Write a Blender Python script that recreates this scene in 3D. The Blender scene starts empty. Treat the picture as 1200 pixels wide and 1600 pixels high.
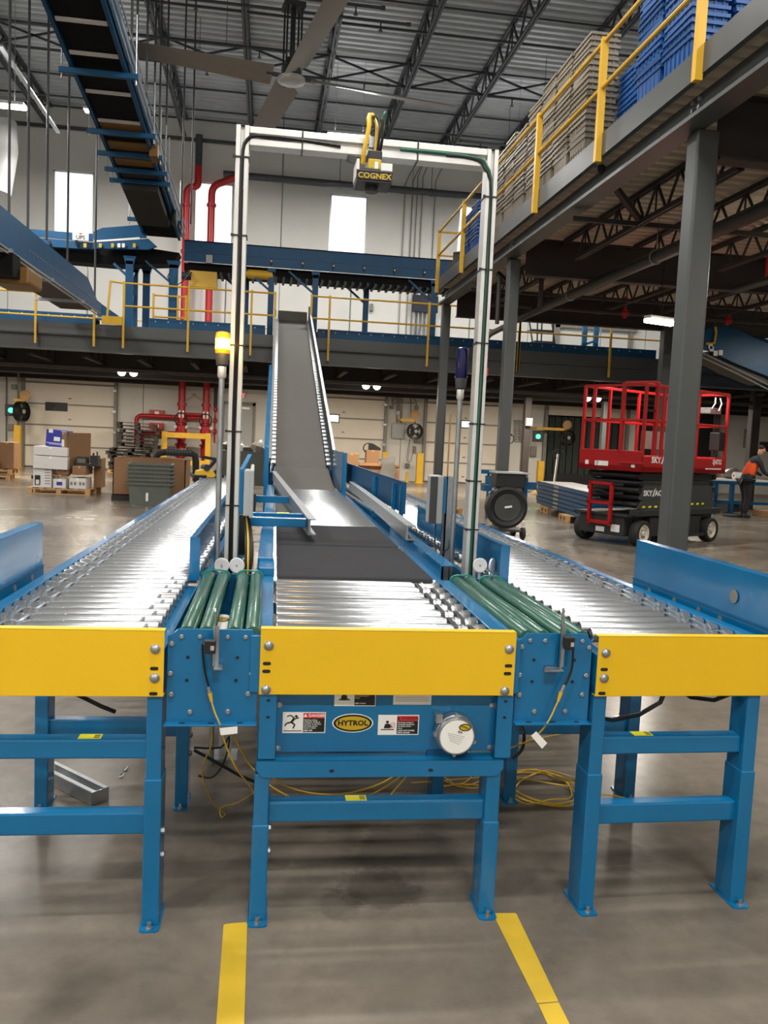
import bpy, bmesh, math, random
from math import sin, cos, pi, radians, sqrt, atan2
from mathutils import Vector, Matrix
random.seed(7)
SC = bpy.context.scene
COL = SC.collection

# ---------------------------------------------------------------- camera
EYE = Vector((0.0, 0.0, 1.6))
FPX = 1311.8                                   # focal length in pixels of the 1200 x 1600 frame
def cam_axes(yaw, pit, roll):
    fwd = Vector((sin(yaw)*cos(pit), cos(yaw)*cos(pit), sin(pit)))
    right = Vector((cos(yaw), -sin(yaw), 0))
    up = right.cross(fwd)
    r2 = cos(roll)*right + sin(roll)*up
    u2 = -sin(roll)*right + cos(roll)*up
    return r2, u2, fwd
CR, CU, CF = cam_axes(0.14335627, -0.08915203, 0.04563946)
cd = bpy.data.cameras.new('camera')
cam = bpy.data.objects.new('camera', cd)
COL.objects.link(cam)
cd.sensor_fit = 'VERTICAL'; cd.sensor_height = 32.0
cd.lens = FPX/1600*32.0
cd.clip_start = 0.05; cd.clip_end = 300
m3 = Matrix((CR, CU, -CF)).transposed()
cam.matrix_world = Matrix.Translation(EYE) @ m3.to_4x4()
SC.camera = cam

# ---------------------------------------------------------------- world, exposure
SC.view_settings.view_transform = 'Standard'
SC.view_settings.look = 'None'
SC.view_settings.gamma = 1.0
SC.view_settings.use_curve_mapping = False
SC.view_settings.exposure = 0.0
w = bpy.data.worlds.new('overcast_sky'); SC.world = w; w.use_nodes = True
w.node_tree.nodes['Background'].inputs[0].default_value = (0.93, 0.97, 1.0, 1)
w.node_tree.nodes['Background'].inputs[1].default_value = 1.8

# lamp powers (each lamp is built together with its fixture further down)
BAY_W, UP_W, LOW_W, TWIN_W = 285.0, 22.0, 170.0, 16.0
WASH_W = 260.0

# ---------------------------------------------------------------- helpers
def at(px, py, X=None, Y=None, Z=None):
    """The world point that lies behind a photo pixel at a known X, Y or Z."""
    d = CR*((px-600)/FPX) - CU*((py-800)/FPX) + CF
    if Y is not None: t = Y/d.y
    elif X is not None: t = X/d.x
    else: t = (Z-EYE.z)/d.z
    return EYE + d*t

def lin(c):
    return tuple(((v/255)/12.92 if v/255 <= .04045 else ((v/255+.055)/1.055)**2.4) for v in c)

class MB:
    def __init__(s): s.v = []; s.f = []; s.s = []
    def face(s, idx, sm=False): s.f.append(tuple(idx)); s.s.append(sm)
    def add(s, vs):
        n = len(s.v); s.v += [tuple(v) for v in vs]; return n
    def box(s, x0, y0, z0, x1, y1, z1):
        if x0 > x1: x0, x1 = x1, x0
        if y0 > y1: y0, y1 = y1, y0
        if z0 > z1: z0, z1 = z1, z0
        n = s.add([(x0,y0,z0),(x1,y0,z0),(x1,y1,z0),(x0,y1,z0),(x0,y0,z1),(x1,y0,z1),(x1,y1,z1),(x0,y1,z1)])
        for q in ((3,2,1,0),(4,5,6,7),(0,1,5,4),(1,2,6,5),(2,3,7,6),(3,0,4,7)): s.face([n+i for i in q])
        return s
    def obox(s, c, sx, sy, sz, rz=0.0, ry=0.0, rx=0.0):
        M = Matrix.Translation(Vector(c)) @ Matrix.Rotation(rz,4,'Z') @ Matrix.Rotation(ry,4,'Y') @ Matrix.Rotation(rx,4,'X')
        n = s.add([M @ Vector((a*sx/2,b*sy/2,d*sz/2)) for d in (-1,1) for a,b in ((-1,-1),(1,-1),(1,1),(-1,1))])
        for q in ((3,2,1,0),(4,5,6,7),(0,1,5,4),(1,2,6,5),(2,3,7,6),(3,0,4,7)): s.face([n+i for i in q])
        return s
    def bar(s, p, q, w, h=None, up=(0,0,1)):
        h = w if h is None else h
        p, q = Vector(p), Vector(q); d = (q-p).normalized()
        up = Vector(up)
        if abs(d.dot(up)) > .98: up = Vector((0,1,0)) if abs(d.y) < .9 else Vector((1,0,0))
        a = d.cross(up).normalized(); b = a.cross(d).normalized()
        n = s.add([c+a*(i*w/2)+b*(j*h/2) for c in (p,q) for i,j in ((-1,-1),(1,-1),(1,1),(-1,1))])
        for k in ((3,2,1,0),(4,5,6,7),(0,1,5,4),(1,2,6,5),(2,3,7,6),(3,0,4,7)): s.face([n+i for i in k])
        return s
    def lathe(s, p, axis, prof, n=12, smooth=True, cap=True):
        p = Vector(p); ax = Vector(axis).normalized()
        t = Vector((0,0,1)) if abs(ax.z) < .9 else Vector((1,0,0))
        a = ax.cross(t).normalized(); b = ax.cross(a).normalized()
        base = len(s.v)
        for (h, r) in prof:
            for k in range(n):
                th = 2*pi*k/n
                s.v.append(tuple(p + ax*h + a*(cos(th)*r) + b*(sin(th)*r)))
        m = len(prof)
        for i in range(m-1):
            for k in range(n):
                k2 = (k+1) % n
                s.face((base+i*n+k2, base+i*n+k, base+(i+1)*n+k, base+(i+1)*n+k2), smooth)
        if cap:
            s.face([base+k for k in range(n)])
            s.face([base+(m-1)*n+k for k in reversed(range(n))])
        return s
    def cyl(s, p, q, r, n=12, r2=None, cap=True):
        p, q = Vector(p), Vector(q); L = (q-p).length
        return s.lathe(p, q-p, [(0,r),(L,r if r2 is None else r2)], n, True, cap)
    def tube(s, pts, r, n=6, closed=False):
        pts = [Vector(p) for p in pts]; m = len(pts); base = len(s.v); prev = None
        for i, p in enumerate(pts):
            if closed: d = pts[(i+1) % m]-pts[i-1]
            else: d = pts[min(i+1,m-1)]-pts[max(i-1,0)]
            d = d.normalized() if d.length > 1e-9 else Vector((0,0,1))
            if prev is None:
                t = Vector((0,0,1)) if abs(d.z) < .9 else Vector((1,0,0))
                a = d.cross(t).normalized()
            else:
                a = (prev - d*prev.dot(d)); a = a.normalized() if a.length > 1e-6 else d.orthogonal().normalized()
            prev = a; b = d.cross(a)
            for k in range(n):
                th = 2*pi*k/n; s.v.append(tuple(p + a*(cos(th)*r) + b*(sin(th)*r)))
        for i in range(m if closed else m-1):
            j = (i+1) % m
            for k in range(n):
                k2 = (k+1) % n
                s.face((base+i*n+k, base+i*n+k2, base+j*n+k2, base+j*n+k), True)
        if not closed:
            s.face([base+k for k in reversed(range(n))]); s.face([base+(m-1)*n+k for k in range(n)])
        return s
    def prism(s, pts, vec):
        """A polygon (3D points, in order) pulled along vec."""
        pts = [Vector(p) for p in pts]; vec = Vector(vec); k = len(pts)
        n = s.add(pts + [p+vec for p in pts])
        s.face([n+i for i in reversed(range(k))]); s.face([n+k+i for i in range(k)])
        for i in range(k):
            j = (i+1) % k; s.face((n+i, n+j, n+k+j, n+k+i))
        return s
    def build(s, name, mat, parent=None, bevel=0.0, seg=2, recalc=True, **props):
        me = bpy.data.meshes.new(name)
        vs = s.v
        if parent is not None:
            W = wmat(parent)
            if W is not None:
                Wi = W.inverted(); vs = [tuple(Wi @ Vector(v)) for v in vs]
        me.from_pydata(vs, [], s.f)
        for p, sm in zip(me.polygons, s.s): p.use_smooth = sm
        if recalc:
            bm = bmesh.new(); bm.from_mesh(me); bmesh.ops.recalc_face_normals(bm, faces=bm.faces); bm.to_mesh(me); bm.free()
        if any(s.s): me.set_sharp_from_angle(angle=radians(38))
        me.materials.append(mat)
        o = bpy.data.objects.new(name, me); COL.objects.link(o)
        if parent is not None: o.parent = parent
        if bevel:
            md = o.modifiers.new('edge', 'BEVEL'); md.width = bevel; md.segments = seg; md.limit_method = 'ANGLE'; md.angle_limit = radians(50)
            md.harden_normals = False
        for k, v in props.items(): o[k] = v
        return o

WORLD_ROOT = set()      # things whose parts are given in world coordinates
def wmat(o):
    r = o
    while r.parent is not None: r = r.parent
    if r.name in WORLD_ROOT:
        return Matrix.Translation(r.location) @ r.rotation_euler.to_matrix().to_4x4()
    return None

def tag(o, label, cat, group=None, kind=None):
    o['label'] = label; o['category'] = cat
    if group: o['group'] = group
    if kind: o['kind'] = kind
    return o
def thing(name, label, cat, loc=(0,0,0), rz=0.0, group=None, world=False, kind=None):
    o = bpy.data.objects.new(name, None); COL.objects.link(o)
    o.empty_display_size = .1
    o.location = loc; o.rotation_euler = (0,0,rz)
    tag(o, label, cat, group, kind)
    if world: WORLD_ROOT.add(o.name)
    return o
def dup(o, parent=None):
    c = o.copy(); COL.objects.link(c)
    if parent is not None: c.parent = parent
    for ch in list(o.children): dup(ch, c)
    return c
def put(src, loc, rz=0.0, label=None, group=None):
    c = dup(src); c.location = loc; c.rotation_euler = (0,0,rz)
    if label: c['label'] = label
    if group: c['group'] = group
    return c
def clone(o, loc, parent=None, rot=None):
    """Copy of one part (shared mesh) at another place under the same parent."""
    c = o.copy(); COL.objects.link(c); c.parent = parent or o.parent; c.location = loc
    if rot: c.rotation_euler = rot
    return c

FONT = None
def text(name, body, size, mat, parent, pos, right=(1,0,0), up=(0,0,1), align='CENTER', depth=.0006, sx=1.0, bold=0.0, world=False):
    cu = bpy.data.curves.new('lettering', 'FONT'); cu.body = body; cu.size = size; cu.align_x = align; cu.align_y = 'CENTER'
    cu.resolution_u = 2; cu.extrude = depth/2; cu.offset = bold
    tmp = bpy.data.objects.new('tmp', cu); COL.objects.link(tmp)
    dg = bpy.context.evaluated_depsgraph_get()
    me = bpy.data.meshes.new_from_object(tmp.evaluated_get(dg))
    bpy.data.objects.remove(tmp)
    R = Vector(right).normalized(); U = Vector(up).normalized(); N = R.cross(U)
    M = Matrix.Translation(Vector(pos)) @ Matrix((R*sx, U, N)).transposed().to_4x4()
    W = wmat(parent)
    if W is not None: M = W.inverted() @ M
    me.transform(M)
    me.materials.clear(); me.materials.append(mat)
    me.name = name
    o = bpy.data.objects.new(name, me); COL.objects.link(o); o.parent = parent
    return o

# ---------------------------------------------------------------- materials
def pm(name, rgb, rough=.5, metal=0.0, var=.06, scale=6.0, bump=0.0, bscale=60.0, emit=None, estr=0.0, coat=0.0, spec=.5, rvar=.08):
    m = bpy.data.materials.new(name); m.use_nodes = True
    nt = m.node_tree; n = nt.nodes; l = nt.links; b = n['Principled BSDF']
    c = lin(rgb)
    tc = n.new('ShaderNodeTexCoord')
    no = n.new('ShaderNodeTexNoise'); no.inputs['Scale'].default_value = scale; no.inputs['Detail'].default_value = 5
    l.new(tc.outputs['Object'], no.inputs['Vector'])
    r = n.new('ShaderNodeValToRGB'); r.color_ramp.elements[0].position = .3; r.color_ramp.elements[1].position = .7
    r.color_ramp.elements[0].color = tuple(max(0,v*(1-var)) for v in c)+(1,)
    r.color_ramp.elements[1].color = tuple(min(1,v*(1+var)) for v in c)+(1,)
    l.new(no.outputs['Fac'], r.inputs['Fac']); l.new(r.outputs['Color'], b.inputs['Base Color'])
    mr = n.new('ShaderNodeMapRange'); mr.inputs['To Min'].default_value = max(.02,rough-rvar); mr.inputs['To Max'].default_value = min(1,rough+rvar)
    l.new(no.outputs['Fac'], mr.inputs['Value']); l.new(mr.outputs['Result'], b.inputs['Roughness'])
    b.inputs['Metallic'].default_value = metal
    b.inputs['Specular IOR Level'].default_value = spec
    if coat: b.inputs['Coat Weight'].default_value = coat; b.inputs['Coat Roughness'].default_value = .08
    if bump:
        n2 = n.new('ShaderNodeTexNoise'); n2.inputs['Scale'].default_value = bscale; n2.inputs['Detail'].default_value = 3
        l.new(tc.outputs['Object'], n2.inputs['Vector'])
        bp = n.new('ShaderNodeBump'); bp.inputs['Strength'].default_value = bump; bp.inputs['Distance'].default_value = .01
        l.new(n2.outputs['Fac'], bp.inputs['Height']); l.new(bp.outputs['Normal'], b.inputs['Normal'])
    if emit:
        b.inputs['Emission Color'].default_value = lin(emit)+(1,); b.inputs['Emission Strength'].default_value = estr
    return m
M = {}
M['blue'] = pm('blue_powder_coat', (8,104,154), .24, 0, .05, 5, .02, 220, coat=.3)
M['blue_dark'] = pm('shaded_blue_paint', (10,74,114), .42, 0, .12, 3, .04, 150, spec=.3)  # backlit shade of the upper conveyors put into a darker blue
M['yellow'] = pm('safety_yellow_powder_coat', (230,184,20), .42, 0, .03, 3, .05, 260)
M['rail'] = pm('rail_yellow_paint', (214,168,44), .42, 0, .08, 4)
M['zinc'] = pm('zinc_plated_steel', (172,175,177), .25, .82, .03, 9, rvar=.015)
M['galv'] = pm('galvanised_steel', (168,172,174), .38, .85, .12, 20)
M['alu'] = pm('extruded_aluminium', (214,214,212), .35, .55, .04, 10)
M['belt'] = pm('dark_rubber_belt', (44,45,48), .8, 0, .14, 5, .08, 300, spec=.2)
M['belt_grey'] = pm('grey_rubber_belt', (88,85,80), .7, 0, .08, 3, .06, 300, spec=.3)
M['green'] = pm('green_urethane_sleeve', (48,92,78), .24, 0, .12, 7)
M['teal'] = pm('teal_urethane_band', (30,130,120), .3)
M['black'] = pm('black_plastic', (26,26,28), .45, 0, .1)
M['blacksteel'] = pm('dark_brown_primer_steel', (48,42,40), .6, 0, .15, 3)
M['joist'] = pm('grey_primer_joist', (60,62,66), .55, 0, .12, 3)
M['grey_steel'] = pm('grey_structural_paint', (72,75,75), .4, 0, .06, 2, .03, 80)
M['concrete_wall'] = pm('white_painted_concrete', (214,212,206), .75, 0, .04, .8, .05, 30)
M['door_white'] = pm('white_dock_door_steel', (226,218,204), .55, 0, .03, 2)
M['seal'] = pm('grey_trim_steel', (128,124,118), .5, .2, .1, 3)
M['red'] = pm('red_pipe_paint', (172,26,30), .35, 0, .1, 4)
M['redlift'] = pm('red_machine_paint', (158,14,16), .38, 0, .05, 4)
M['white'] = pm('white_plastic', (226,226,226), .4, 0, .02)
M['paper'] = pm('white_label_vinyl', (232,232,228), .45, 0, .02)
M['ink'] = pm('black_ink', (20,20,20), .5)
M['redink'] = pm('red_label_vinyl', (206,44,38), .5)
M['orangeink'] = pm('orange_label_vinyl', (230,110,40), .5)
M['gold'] = pm('yellow_label_vinyl', (196,164,26), .45)
M['neon'] = pm('bright_yellow_label', (226,220,30), .5)
M['grey_box'] = pm('grey_enclosure_paint', (168,172,172), .4, 0, .03)
M['charcoal'] = pm('charcoal_plastic', (58,60,60), .5, 0, .06)
M['cable_y'] = pm('yellow_cable_jacket', (218,176,40), .45)
M['cable_k'] = pm('black_cable_jacket', (18,18,18), .4)
M['cable_g'] = pm('green_cable_jacket', (30,90,74), .45)
M['card'] = pm('brown_cardboard', (140,104,72), .8, 0, .08, 3, .05, 40)
M['card_white'] = pm('white_cardboard', (212,208,204), .7, 0, .04, 3)
M['cobalt'] = pm('blue_printed_carton', (42,48,150), .55, 0, .05)
M['wood'] = pm('pallet_softwood', (186,146,98), .75, 0, .14, 4, .1, 30)
M['wood_dark'] = pm('aged_dark_pallet_wood', (50,44,40), .85, 0, .18, 4, .1, 30)
M['tote_grey'] = pm('grey_tote_plastic', (92,96,88), .5, 0, .08, 3)
M['tote_tan'] = pm('tan_grey_tote_plastic', (128,120,106), .5, 0, .08, 3)
M['tote_blue'] = pm('blue_tote_plastic', (28,84,150), .45, 0, .1, 3)
M['rubber'] = pm('black_tyre_rubber', (36,36,36), .75, 0, .1, 8)
M['lamp_on'] = pm('lit_white_diffuser', (255,250,238), .5, emit=(255,248,232), estr=14)
M['amber'] = pm('lit_amber_lens', (255,130,10), .3, emit=(255,120,6), estr=1.6)
M['amber_core'] = pm('amber_lamp_core', (255,220,150), .3, emit=(255,196,96), estr=4.0)
M['blue_lens'] = pm('unlit_blue_lens', (8,12,70), .15, 0, .1, 4)
M['green_on'] = pm('lit_green_lens', (40,220,120), .3, emit=(60,255,150), estr=5)
M['red_on'] = pm('lit_exit_letters', (255,60,70), .3, emit=(255,50,70), estr=2.0)
M['vest'] = pm('orange_safety_fabric', (232,84,30), .8, 0, .08, 8)
M['navy'] = pm('dark_navy_cloth', (36,40,52), .85, 0, .12, 8)
M['trousers'] = pm('black_work_trousers', (28,28,32), .85, 0, .15, 8)
M['skin'] = pm('skin', (196,146,116), .55, 0, .05)
M['hair'] = pm('dark_hair', (40,30,26), .7)
M['deck'] = pm('galvanised_roof_deck', (186,190,192), .5, .15, .08, 1.2)
M['deck_under'] = pm('tan_floor_deck_underside', (196,186,168), .6, .1, .08, 1.2)
M['tape'] = pm('yellow_floor_tape', (206,172,44), .55, 0, .1, 8, .05, 60)
M['fan'] = pm('brushed_fan_aluminium', (150,144,136), .42, .5, .05, 4)
M['steel_dark'] = pm('dark_machine_steel', (44,46,46), .5, .1, .12, 5)
M['trailer'] = pm('dark_green_trailer_wall', (52,60,56), .6, 0, .1, 2)
M['belt_black'] = pm('black_belt_underside', (10,10,10), .7, 0, .1, 4, spec=.15)
M['amber_cover'] = pm('darkened_yellow_cover', (120,84,26), .5, 0, .1, 4)
M['poly'] = pm('clear_white_polymer_belt', (130,142,154), .3, .35, .05, 20)
M['cream'] = pm('cream_wheel_rim', (206,200,184), .5)
M['film'] = pm('crumpled_plastic_film', (112,110,106), .35, 0, .1, 20)
def glass_mat():
    m = bpy.data.materials.new('window_glass'); m.use_nodes = True
    n = m.node_tree.nodes; l = m.node_tree.links; n.clear()
    o = n.new('ShaderNodeOutputMaterial'); mx = n.new('ShaderNodeMixShader'); mx.inputs[0].default_value = .06
    t = n.new('ShaderNodeBsdfTransparent'); g = n.new('ShaderNodeBsdfGlossy'); g.inputs['Roughness'].default_value = .05
    l.new(t.outputs[0], mx.inputs[1]); l.new(g.outputs[0], mx.inputs[2]); l.new(mx.outputs[0], o.inputs[0])
    return m
M['glass'] = glass_mat()
def floor_mat():
    m = bpy.data.materials.new('polished_concrete'); m.use_nodes = True
    nt = m.node_tree; n = nt.nodes; l = nt.links; b = n['Principled BSDF']
    tc = n.new('ShaderNodeTexCoord')
    def noise(sc, det=6, ro=.6, dist=0.0):
        x = n.new('ShaderNodeTexNoise'); x.inputs['Scale'].default_value = sc; x.inputs['Detail'].default_value = det
        x.inputs['Roughness'].default_value = ro; x.inputs['Distortion'].default_value = dist
        l.new(tc.outputs['Object'], x.inputs['Vector']); return x
    a = noise(.55, 8, .62, .4); r = n.new('ShaderNodeValToRGB')
    e = r.color_ramp.elements
    e[0].position = .28; e[0].color = lin((87,81,73))+(1,)
    e[1].position = .72; e[1].color = lin((138,129,117))+(1,)
    l.new(a.outputs['Fac'], r.inputs['Fac'])
    f = noise(9, 6, .7); mx = n.new('ShaderNodeMixRGB'); mx.blend_type = 'MULTIPLY'; mx.inputs[0].default_value = .45
    rf = n.new('ShaderNodeValToRGB'); rf.color_ramp.elements[0].position = .3; rf.color_ramp.elements[0].color = (.62,.62,.62,1); rf.color_ramp.elements[1].position = .62; rf.color_ramp.elements[1].color = (1.05,1.05,1.05,1)
    l.new(f.outputs['Fac'], rf.inputs['Fac']); l.new(r.outputs['Color'], mx.inputs[1]); l.new(rf.outputs['Color'], mx.inputs[2])
    s4 = noise(11, 5, .65, .3)
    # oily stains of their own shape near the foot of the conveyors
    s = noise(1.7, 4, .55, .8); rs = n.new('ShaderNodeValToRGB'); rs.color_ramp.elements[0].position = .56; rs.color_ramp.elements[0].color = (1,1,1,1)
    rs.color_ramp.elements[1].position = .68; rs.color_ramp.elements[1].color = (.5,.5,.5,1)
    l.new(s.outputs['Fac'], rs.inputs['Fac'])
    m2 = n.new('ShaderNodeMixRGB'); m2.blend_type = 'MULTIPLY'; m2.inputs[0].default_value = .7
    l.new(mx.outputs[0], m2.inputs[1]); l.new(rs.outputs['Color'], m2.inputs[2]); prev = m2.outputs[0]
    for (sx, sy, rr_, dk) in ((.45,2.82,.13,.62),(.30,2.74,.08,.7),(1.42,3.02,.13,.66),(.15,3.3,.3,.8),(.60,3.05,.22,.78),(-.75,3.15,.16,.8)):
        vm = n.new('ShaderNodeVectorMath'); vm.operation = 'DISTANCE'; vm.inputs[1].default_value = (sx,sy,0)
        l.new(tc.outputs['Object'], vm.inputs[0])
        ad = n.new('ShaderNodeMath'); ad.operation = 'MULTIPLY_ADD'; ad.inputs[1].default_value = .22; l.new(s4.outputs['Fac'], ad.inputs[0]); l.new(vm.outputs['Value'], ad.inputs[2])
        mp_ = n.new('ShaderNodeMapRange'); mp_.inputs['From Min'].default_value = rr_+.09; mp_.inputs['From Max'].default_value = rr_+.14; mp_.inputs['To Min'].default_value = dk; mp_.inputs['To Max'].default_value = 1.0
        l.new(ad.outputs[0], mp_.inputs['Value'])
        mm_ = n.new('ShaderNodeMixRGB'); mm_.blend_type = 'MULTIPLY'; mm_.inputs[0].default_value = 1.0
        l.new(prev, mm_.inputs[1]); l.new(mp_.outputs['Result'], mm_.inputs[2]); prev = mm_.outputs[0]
    l.new(prev, b.inputs['Base Color'])
    mr = n.new('ShaderNodeMapRange'); mr.inputs['To Min'].default_value = .16; mr.inputs['To Max'].default_value = .34
    l.new(a.outputs['Fac'], mr.inputs['Value']); l.new(mr.outputs['Result'], b.inputs['Roughness'])
    b.inputs['Specular IOR Level'].default_value = .14
    bp = n.new('ShaderNodeBump'); bp.inputs['Strength'].default_value = .06; bp.inputs['Distance'].default_value = .01
    l.new(f.outputs['Fac'], bp.inputs['Height']); l.new(bp.outputs['Normal'], b.inputs['Normal'])
    return m
M['floor'] = floor_mat()
# ================================================================= THE SETTING
def struct(name, mb, mat, parent=None, **k):
    o = mb.build(name, mat, parent, **k)
    if parent is None: o['kind'] = 'structure'
    return o
def sroot(name, label=None, cat=None):
    o = bpy.data.objects.new(name, None); COL.objects.link(o); o['kind'] = 'structure'
    if label: o['label'] = label; o['category'] = cat
    WORLD_ROOT.add(o.name); return o

m = MB(); m.box(-26,-10,-.2, 28,31.5,0); struct('floor', m, M['floor'])

# back wall: precast panels with open joints, cut where windows and the open dock door are
WB = 31.0
OPEN = [(-7.50,-6.14,8.10,10.20),(-2.76,-1.40,8.10,10.22),(2.02,3.37,8.10,10.20),(6.75,8.10,8.10,10.20),(10.58,13.72,0,3.66)]
wall = sroot('wall_back')
seams = [-26,-18,-13.3,-8.95,-4.35,.315,4.98,9.62,14.3,19,28]
for i in range(len(seams)-1):
    x0, x1 = seams[i]+.012, seams[i+1]-.012
    ops = [o for o in OPEN if o[0] >= x0-.5 and o[1] <= x1+.5]
    xs = sorted({x0, x1, *[v for o in ops for v in o[:2]]}); zs = sorted({0, 12.5, *[v for o in ops for v in o[2:]]})
    m = MB()
    for a in range(len(xs)-1):
        for b in range(len(zs)-1):
            cx, cz = (xs[a]+xs[a+1])/2, (zs[b]+zs[b+1])/2
            if any(o[0] < cx < o[1] and o[2] < cz < o[3] for o in ops): continue
            m.box(xs[a], WB, zs[b], xs[a+1], WB+.3, zs[b+1])
    m.build('panel', M['concrete_wall'], wall)
m = MB()
for x in seams[1:-1]: m.box(x-.03, WB+.03, 0, x+.03, WB+.29, 12.5)
m.build('joint_sealant', M['seal'], wall)
m = MB(); m.box(-26.3,-10,0,-26,31.3,12.5); struct('wall_left', m, M['concrete_wall'])
m = MB(); m.box(28,-10,0,28.3,31.3,12.5); struct('wall_right', m, M['concrete_wall'])
m = MB(); m.box(-26,-10.3,0,28,-10,12.5); struct('wall_front', m, M['concrete_wall'])
for i, (x0,x1,z0,z1) in enumerate(OPEN[:4]):
    wn = sroot('window_%d' % (i+1)); t = .05
    m = MB(); m.box(x0,WB+.05,z0,x0+t,WB+.2,z1); m.box(x1-t,WB+.05,z0,x1,WB+.2,z1); m.box(x0,WB+.05,z1-t,x1,WB+.2,z1); m.box(x0,WB+.05,z0,x1,WB+.2,z0+t)
    m.build('frame', M['alu'], wn)
    m = MB(); m.box(x0+t,WB+.12,z0+t,x1-t,WB+.13,z1-t); m.build('pane', M['glass'], wn)

# roof deck: real flutes running across the building
def fluted(name, x0, x1, y0, y1, z, pitch, dep, mat, th=.03, parent=None):
    m = MB(); prof = []; y = y0
    while y < y1:
        prof += [(y, z), (y+pitch*.42, z), (y+pitch*.52, z+dep), (y+pitch*.9, z+dep)]; y += pitch
    prof.append((min(y, y1+pitch), z))
    n = m.add([(x, p[0], p[1]) for x in (x0, x1) for p in prof]); k = len(prof)
    for i in range(k-1): m.face((n+i, n+i+1, n+k+i+1, n+k+i))
    return struct(name, m, mat, parent, recalc=False)
fluted('ceiling', -26, 28, -10, 31, 12.28, .30, .085, M['deck'])
m = MB(); m.box(-26.3,-10.3,12.5,28.3,31.3,12.6); struct('roof', m, M['grey_steel'])

# open-web roof joists
def joist(name, X, y0, y1, zt, zb, step, mat, label, rod=.022, chord=.055, ymin=None):
    j = sroot(name, label, 'joist')
    m = MB(); m.box(X-chord,y0,zt-.06,X-.012,y1,zt); m.box(X+.012,y0,zt-.06,X+chord,y1,zt); m.build('top_chord', mat, j)
    m = MB(); m.box(X-chord,y0+.6,zb,X-.012,y1-.6,zb+.06); m.box(X+.012,y0+.6,zb,X+chord,y1-.6,zb+.06); m.build('bottom_chord', mat, j)
    m = MB(); y = y1-.6; k = 0
    while y-step > (ymin if ymin is not None else y0):
        m.bar((X,y,zb+.03),(X,y-step/2,zt-.03),rod*2); m.bar((X,y-step/2,zt-.03),(X,y-step,zb+.03),rod*2)
        if k % 2 == 0: m.bar((X,y-step/2,zb+.03),(X,y-step/2,zt-.03),rod*1.4)
        y -= step; k += 1
    m.build('web', mat, j, kind='stuff')
    return j
JX = [1.42+2.25*k for k in range(-6, 7)]
for x in JX:
    joist('roof_joist', x, -9.9, 30.95, 12.27, 11.48, 1.3, M['joist'], 'dark open web roof joist under the fluted metal deck', .024, .07, 8)
for y in (14.4, 17.8, 21.3, 24.6, 27.9, 30.6):
    b = sroot('joist_bridging', 'thin steel bridging running across the roof joists', 'bridging')
    m = MB(); m.bar((-12.5,y,12.16),(15,y,12.16),.045); m.bar((-12.5,y,11.52),(15,y,11.52),.05); m.build('bridging_bar', M['joist'], b)
    if y in (17.8, 24.6):
        m = MB()
        for a in JX[1:-2]:
            m.bar((a,y,11.52),(a+2.25,y,12.16),.05); m.bar((a,y,12.16),(a+2.25,y,11.52),.05)
        m.build('cross_brace', M['joist'], b, kind='stuff')

# ---------------------------------------------------------------- columns
def column(X, Y, z1, w, label, base=True, mat='grey_steel', bolts=False):
    c = thing('steel_column', label, 'column', (X+w/2, Y+w/2, 0), world=True, kind='structure')
    m = MB(); m.box(X,Y,0,X+w,Y+w,z1); m.build('shaft', M[mat], c, bevel=.025, seg=3)
    if base:
        m = MB(); m.box(X-.1,Y-.1,0,X+w+.1,Y+w+.1,.025); m.build('base_plate', M[mat], c)
        for dx,dy in ((-.06,-.06),(w+.06,-.06),(-.06,w+.06),(w+.06,w+.06)):
            m = MB(); m.cyl((X+dx,Y+dy,.02),(X+dx,Y+dy,.07),.014,6); m.build('anchor_bolt', M['galv'], c)
    return c
CX = 3.93
column(4.08, 8.0, 4.74, .235, 'big grey square column at the right, in front of the red lift')
column(4.03, 14.25, 4.74, .2, 'grey square column just right of the white camera arch')
column(4.0, 19.6, 4.74, .2, 'grey square column under the far end of the high platform')
column(9.45, 19.45, 4.74, .25, 'grey square column behind the red lift, left of the work tables')
column(13.6, 22.2, 4.74, .25, 'dark square column above the bent worker', mat='blacksteel')
column(11.0, 26.6, 3.1, .25, 'grey square column seen through the rails of the red lift')
column(8.33, 26.6, 3.1, .22, 'thin dark column by the louvred wall plate', mat='blacksteel')
column(-12.5, 21.1, 3.1, .25, 'grey column far left under the low platform')

# ---------------------------------------------------------------- high platform at the right
hp = sroot('mezzanine_high', 'high grey steel platform at the right carrying stacked totes', 'platform')
m = MB(); m.box(3.84,-6,5.04,3.90,19.7,5.31); m.build('kick_plate', M['grey_steel'], hp)
m = MB(); m.box(4.05,-6,4.79,4.07,19.7,5.04); m.build('edge_web', M['grey_steel'], hp)
m = MB(); m.box(3.90,-6,4.745,4.16,19.7,4.785); m.build('edge_flange', M['grey_steel'], hp)
m = MB(); m.box(3.90,-6,5.2,22,19.5,5.24); m.build('deck_slab', M['grey_steel'], hp)
fluted('deck_soffit', 3.92, 22, -6, 19.4, 5.10, .22, .06, M['deck_under'], parent=hp)
for yb in (1.7, 8.12, 14.35, 19.65):
    m = MB(); m.box(4.34,yb-.01,4.5,22,yb+.01,5.1); m.box(4.34,yb-.1,4.48,22,yb+.1,4.505); m.box(4.34,yb-.1,5.08,22,yb+.1,5.1); m.build('cross_beam', M['blacksteel'], hp)
for yc in (7.9, 14.1, 19.3):           # splice bolts on the edge beam
    for i in range(2):
        for k in range(3):
            m = MB(); m.cyl((4.045,yc+.02+.13*i,4.83+.075*k),(4.015,yc+.02+.13*i,4.83+.075*k),.022,6); m.build('bolt', M['galv'], hp)
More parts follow.
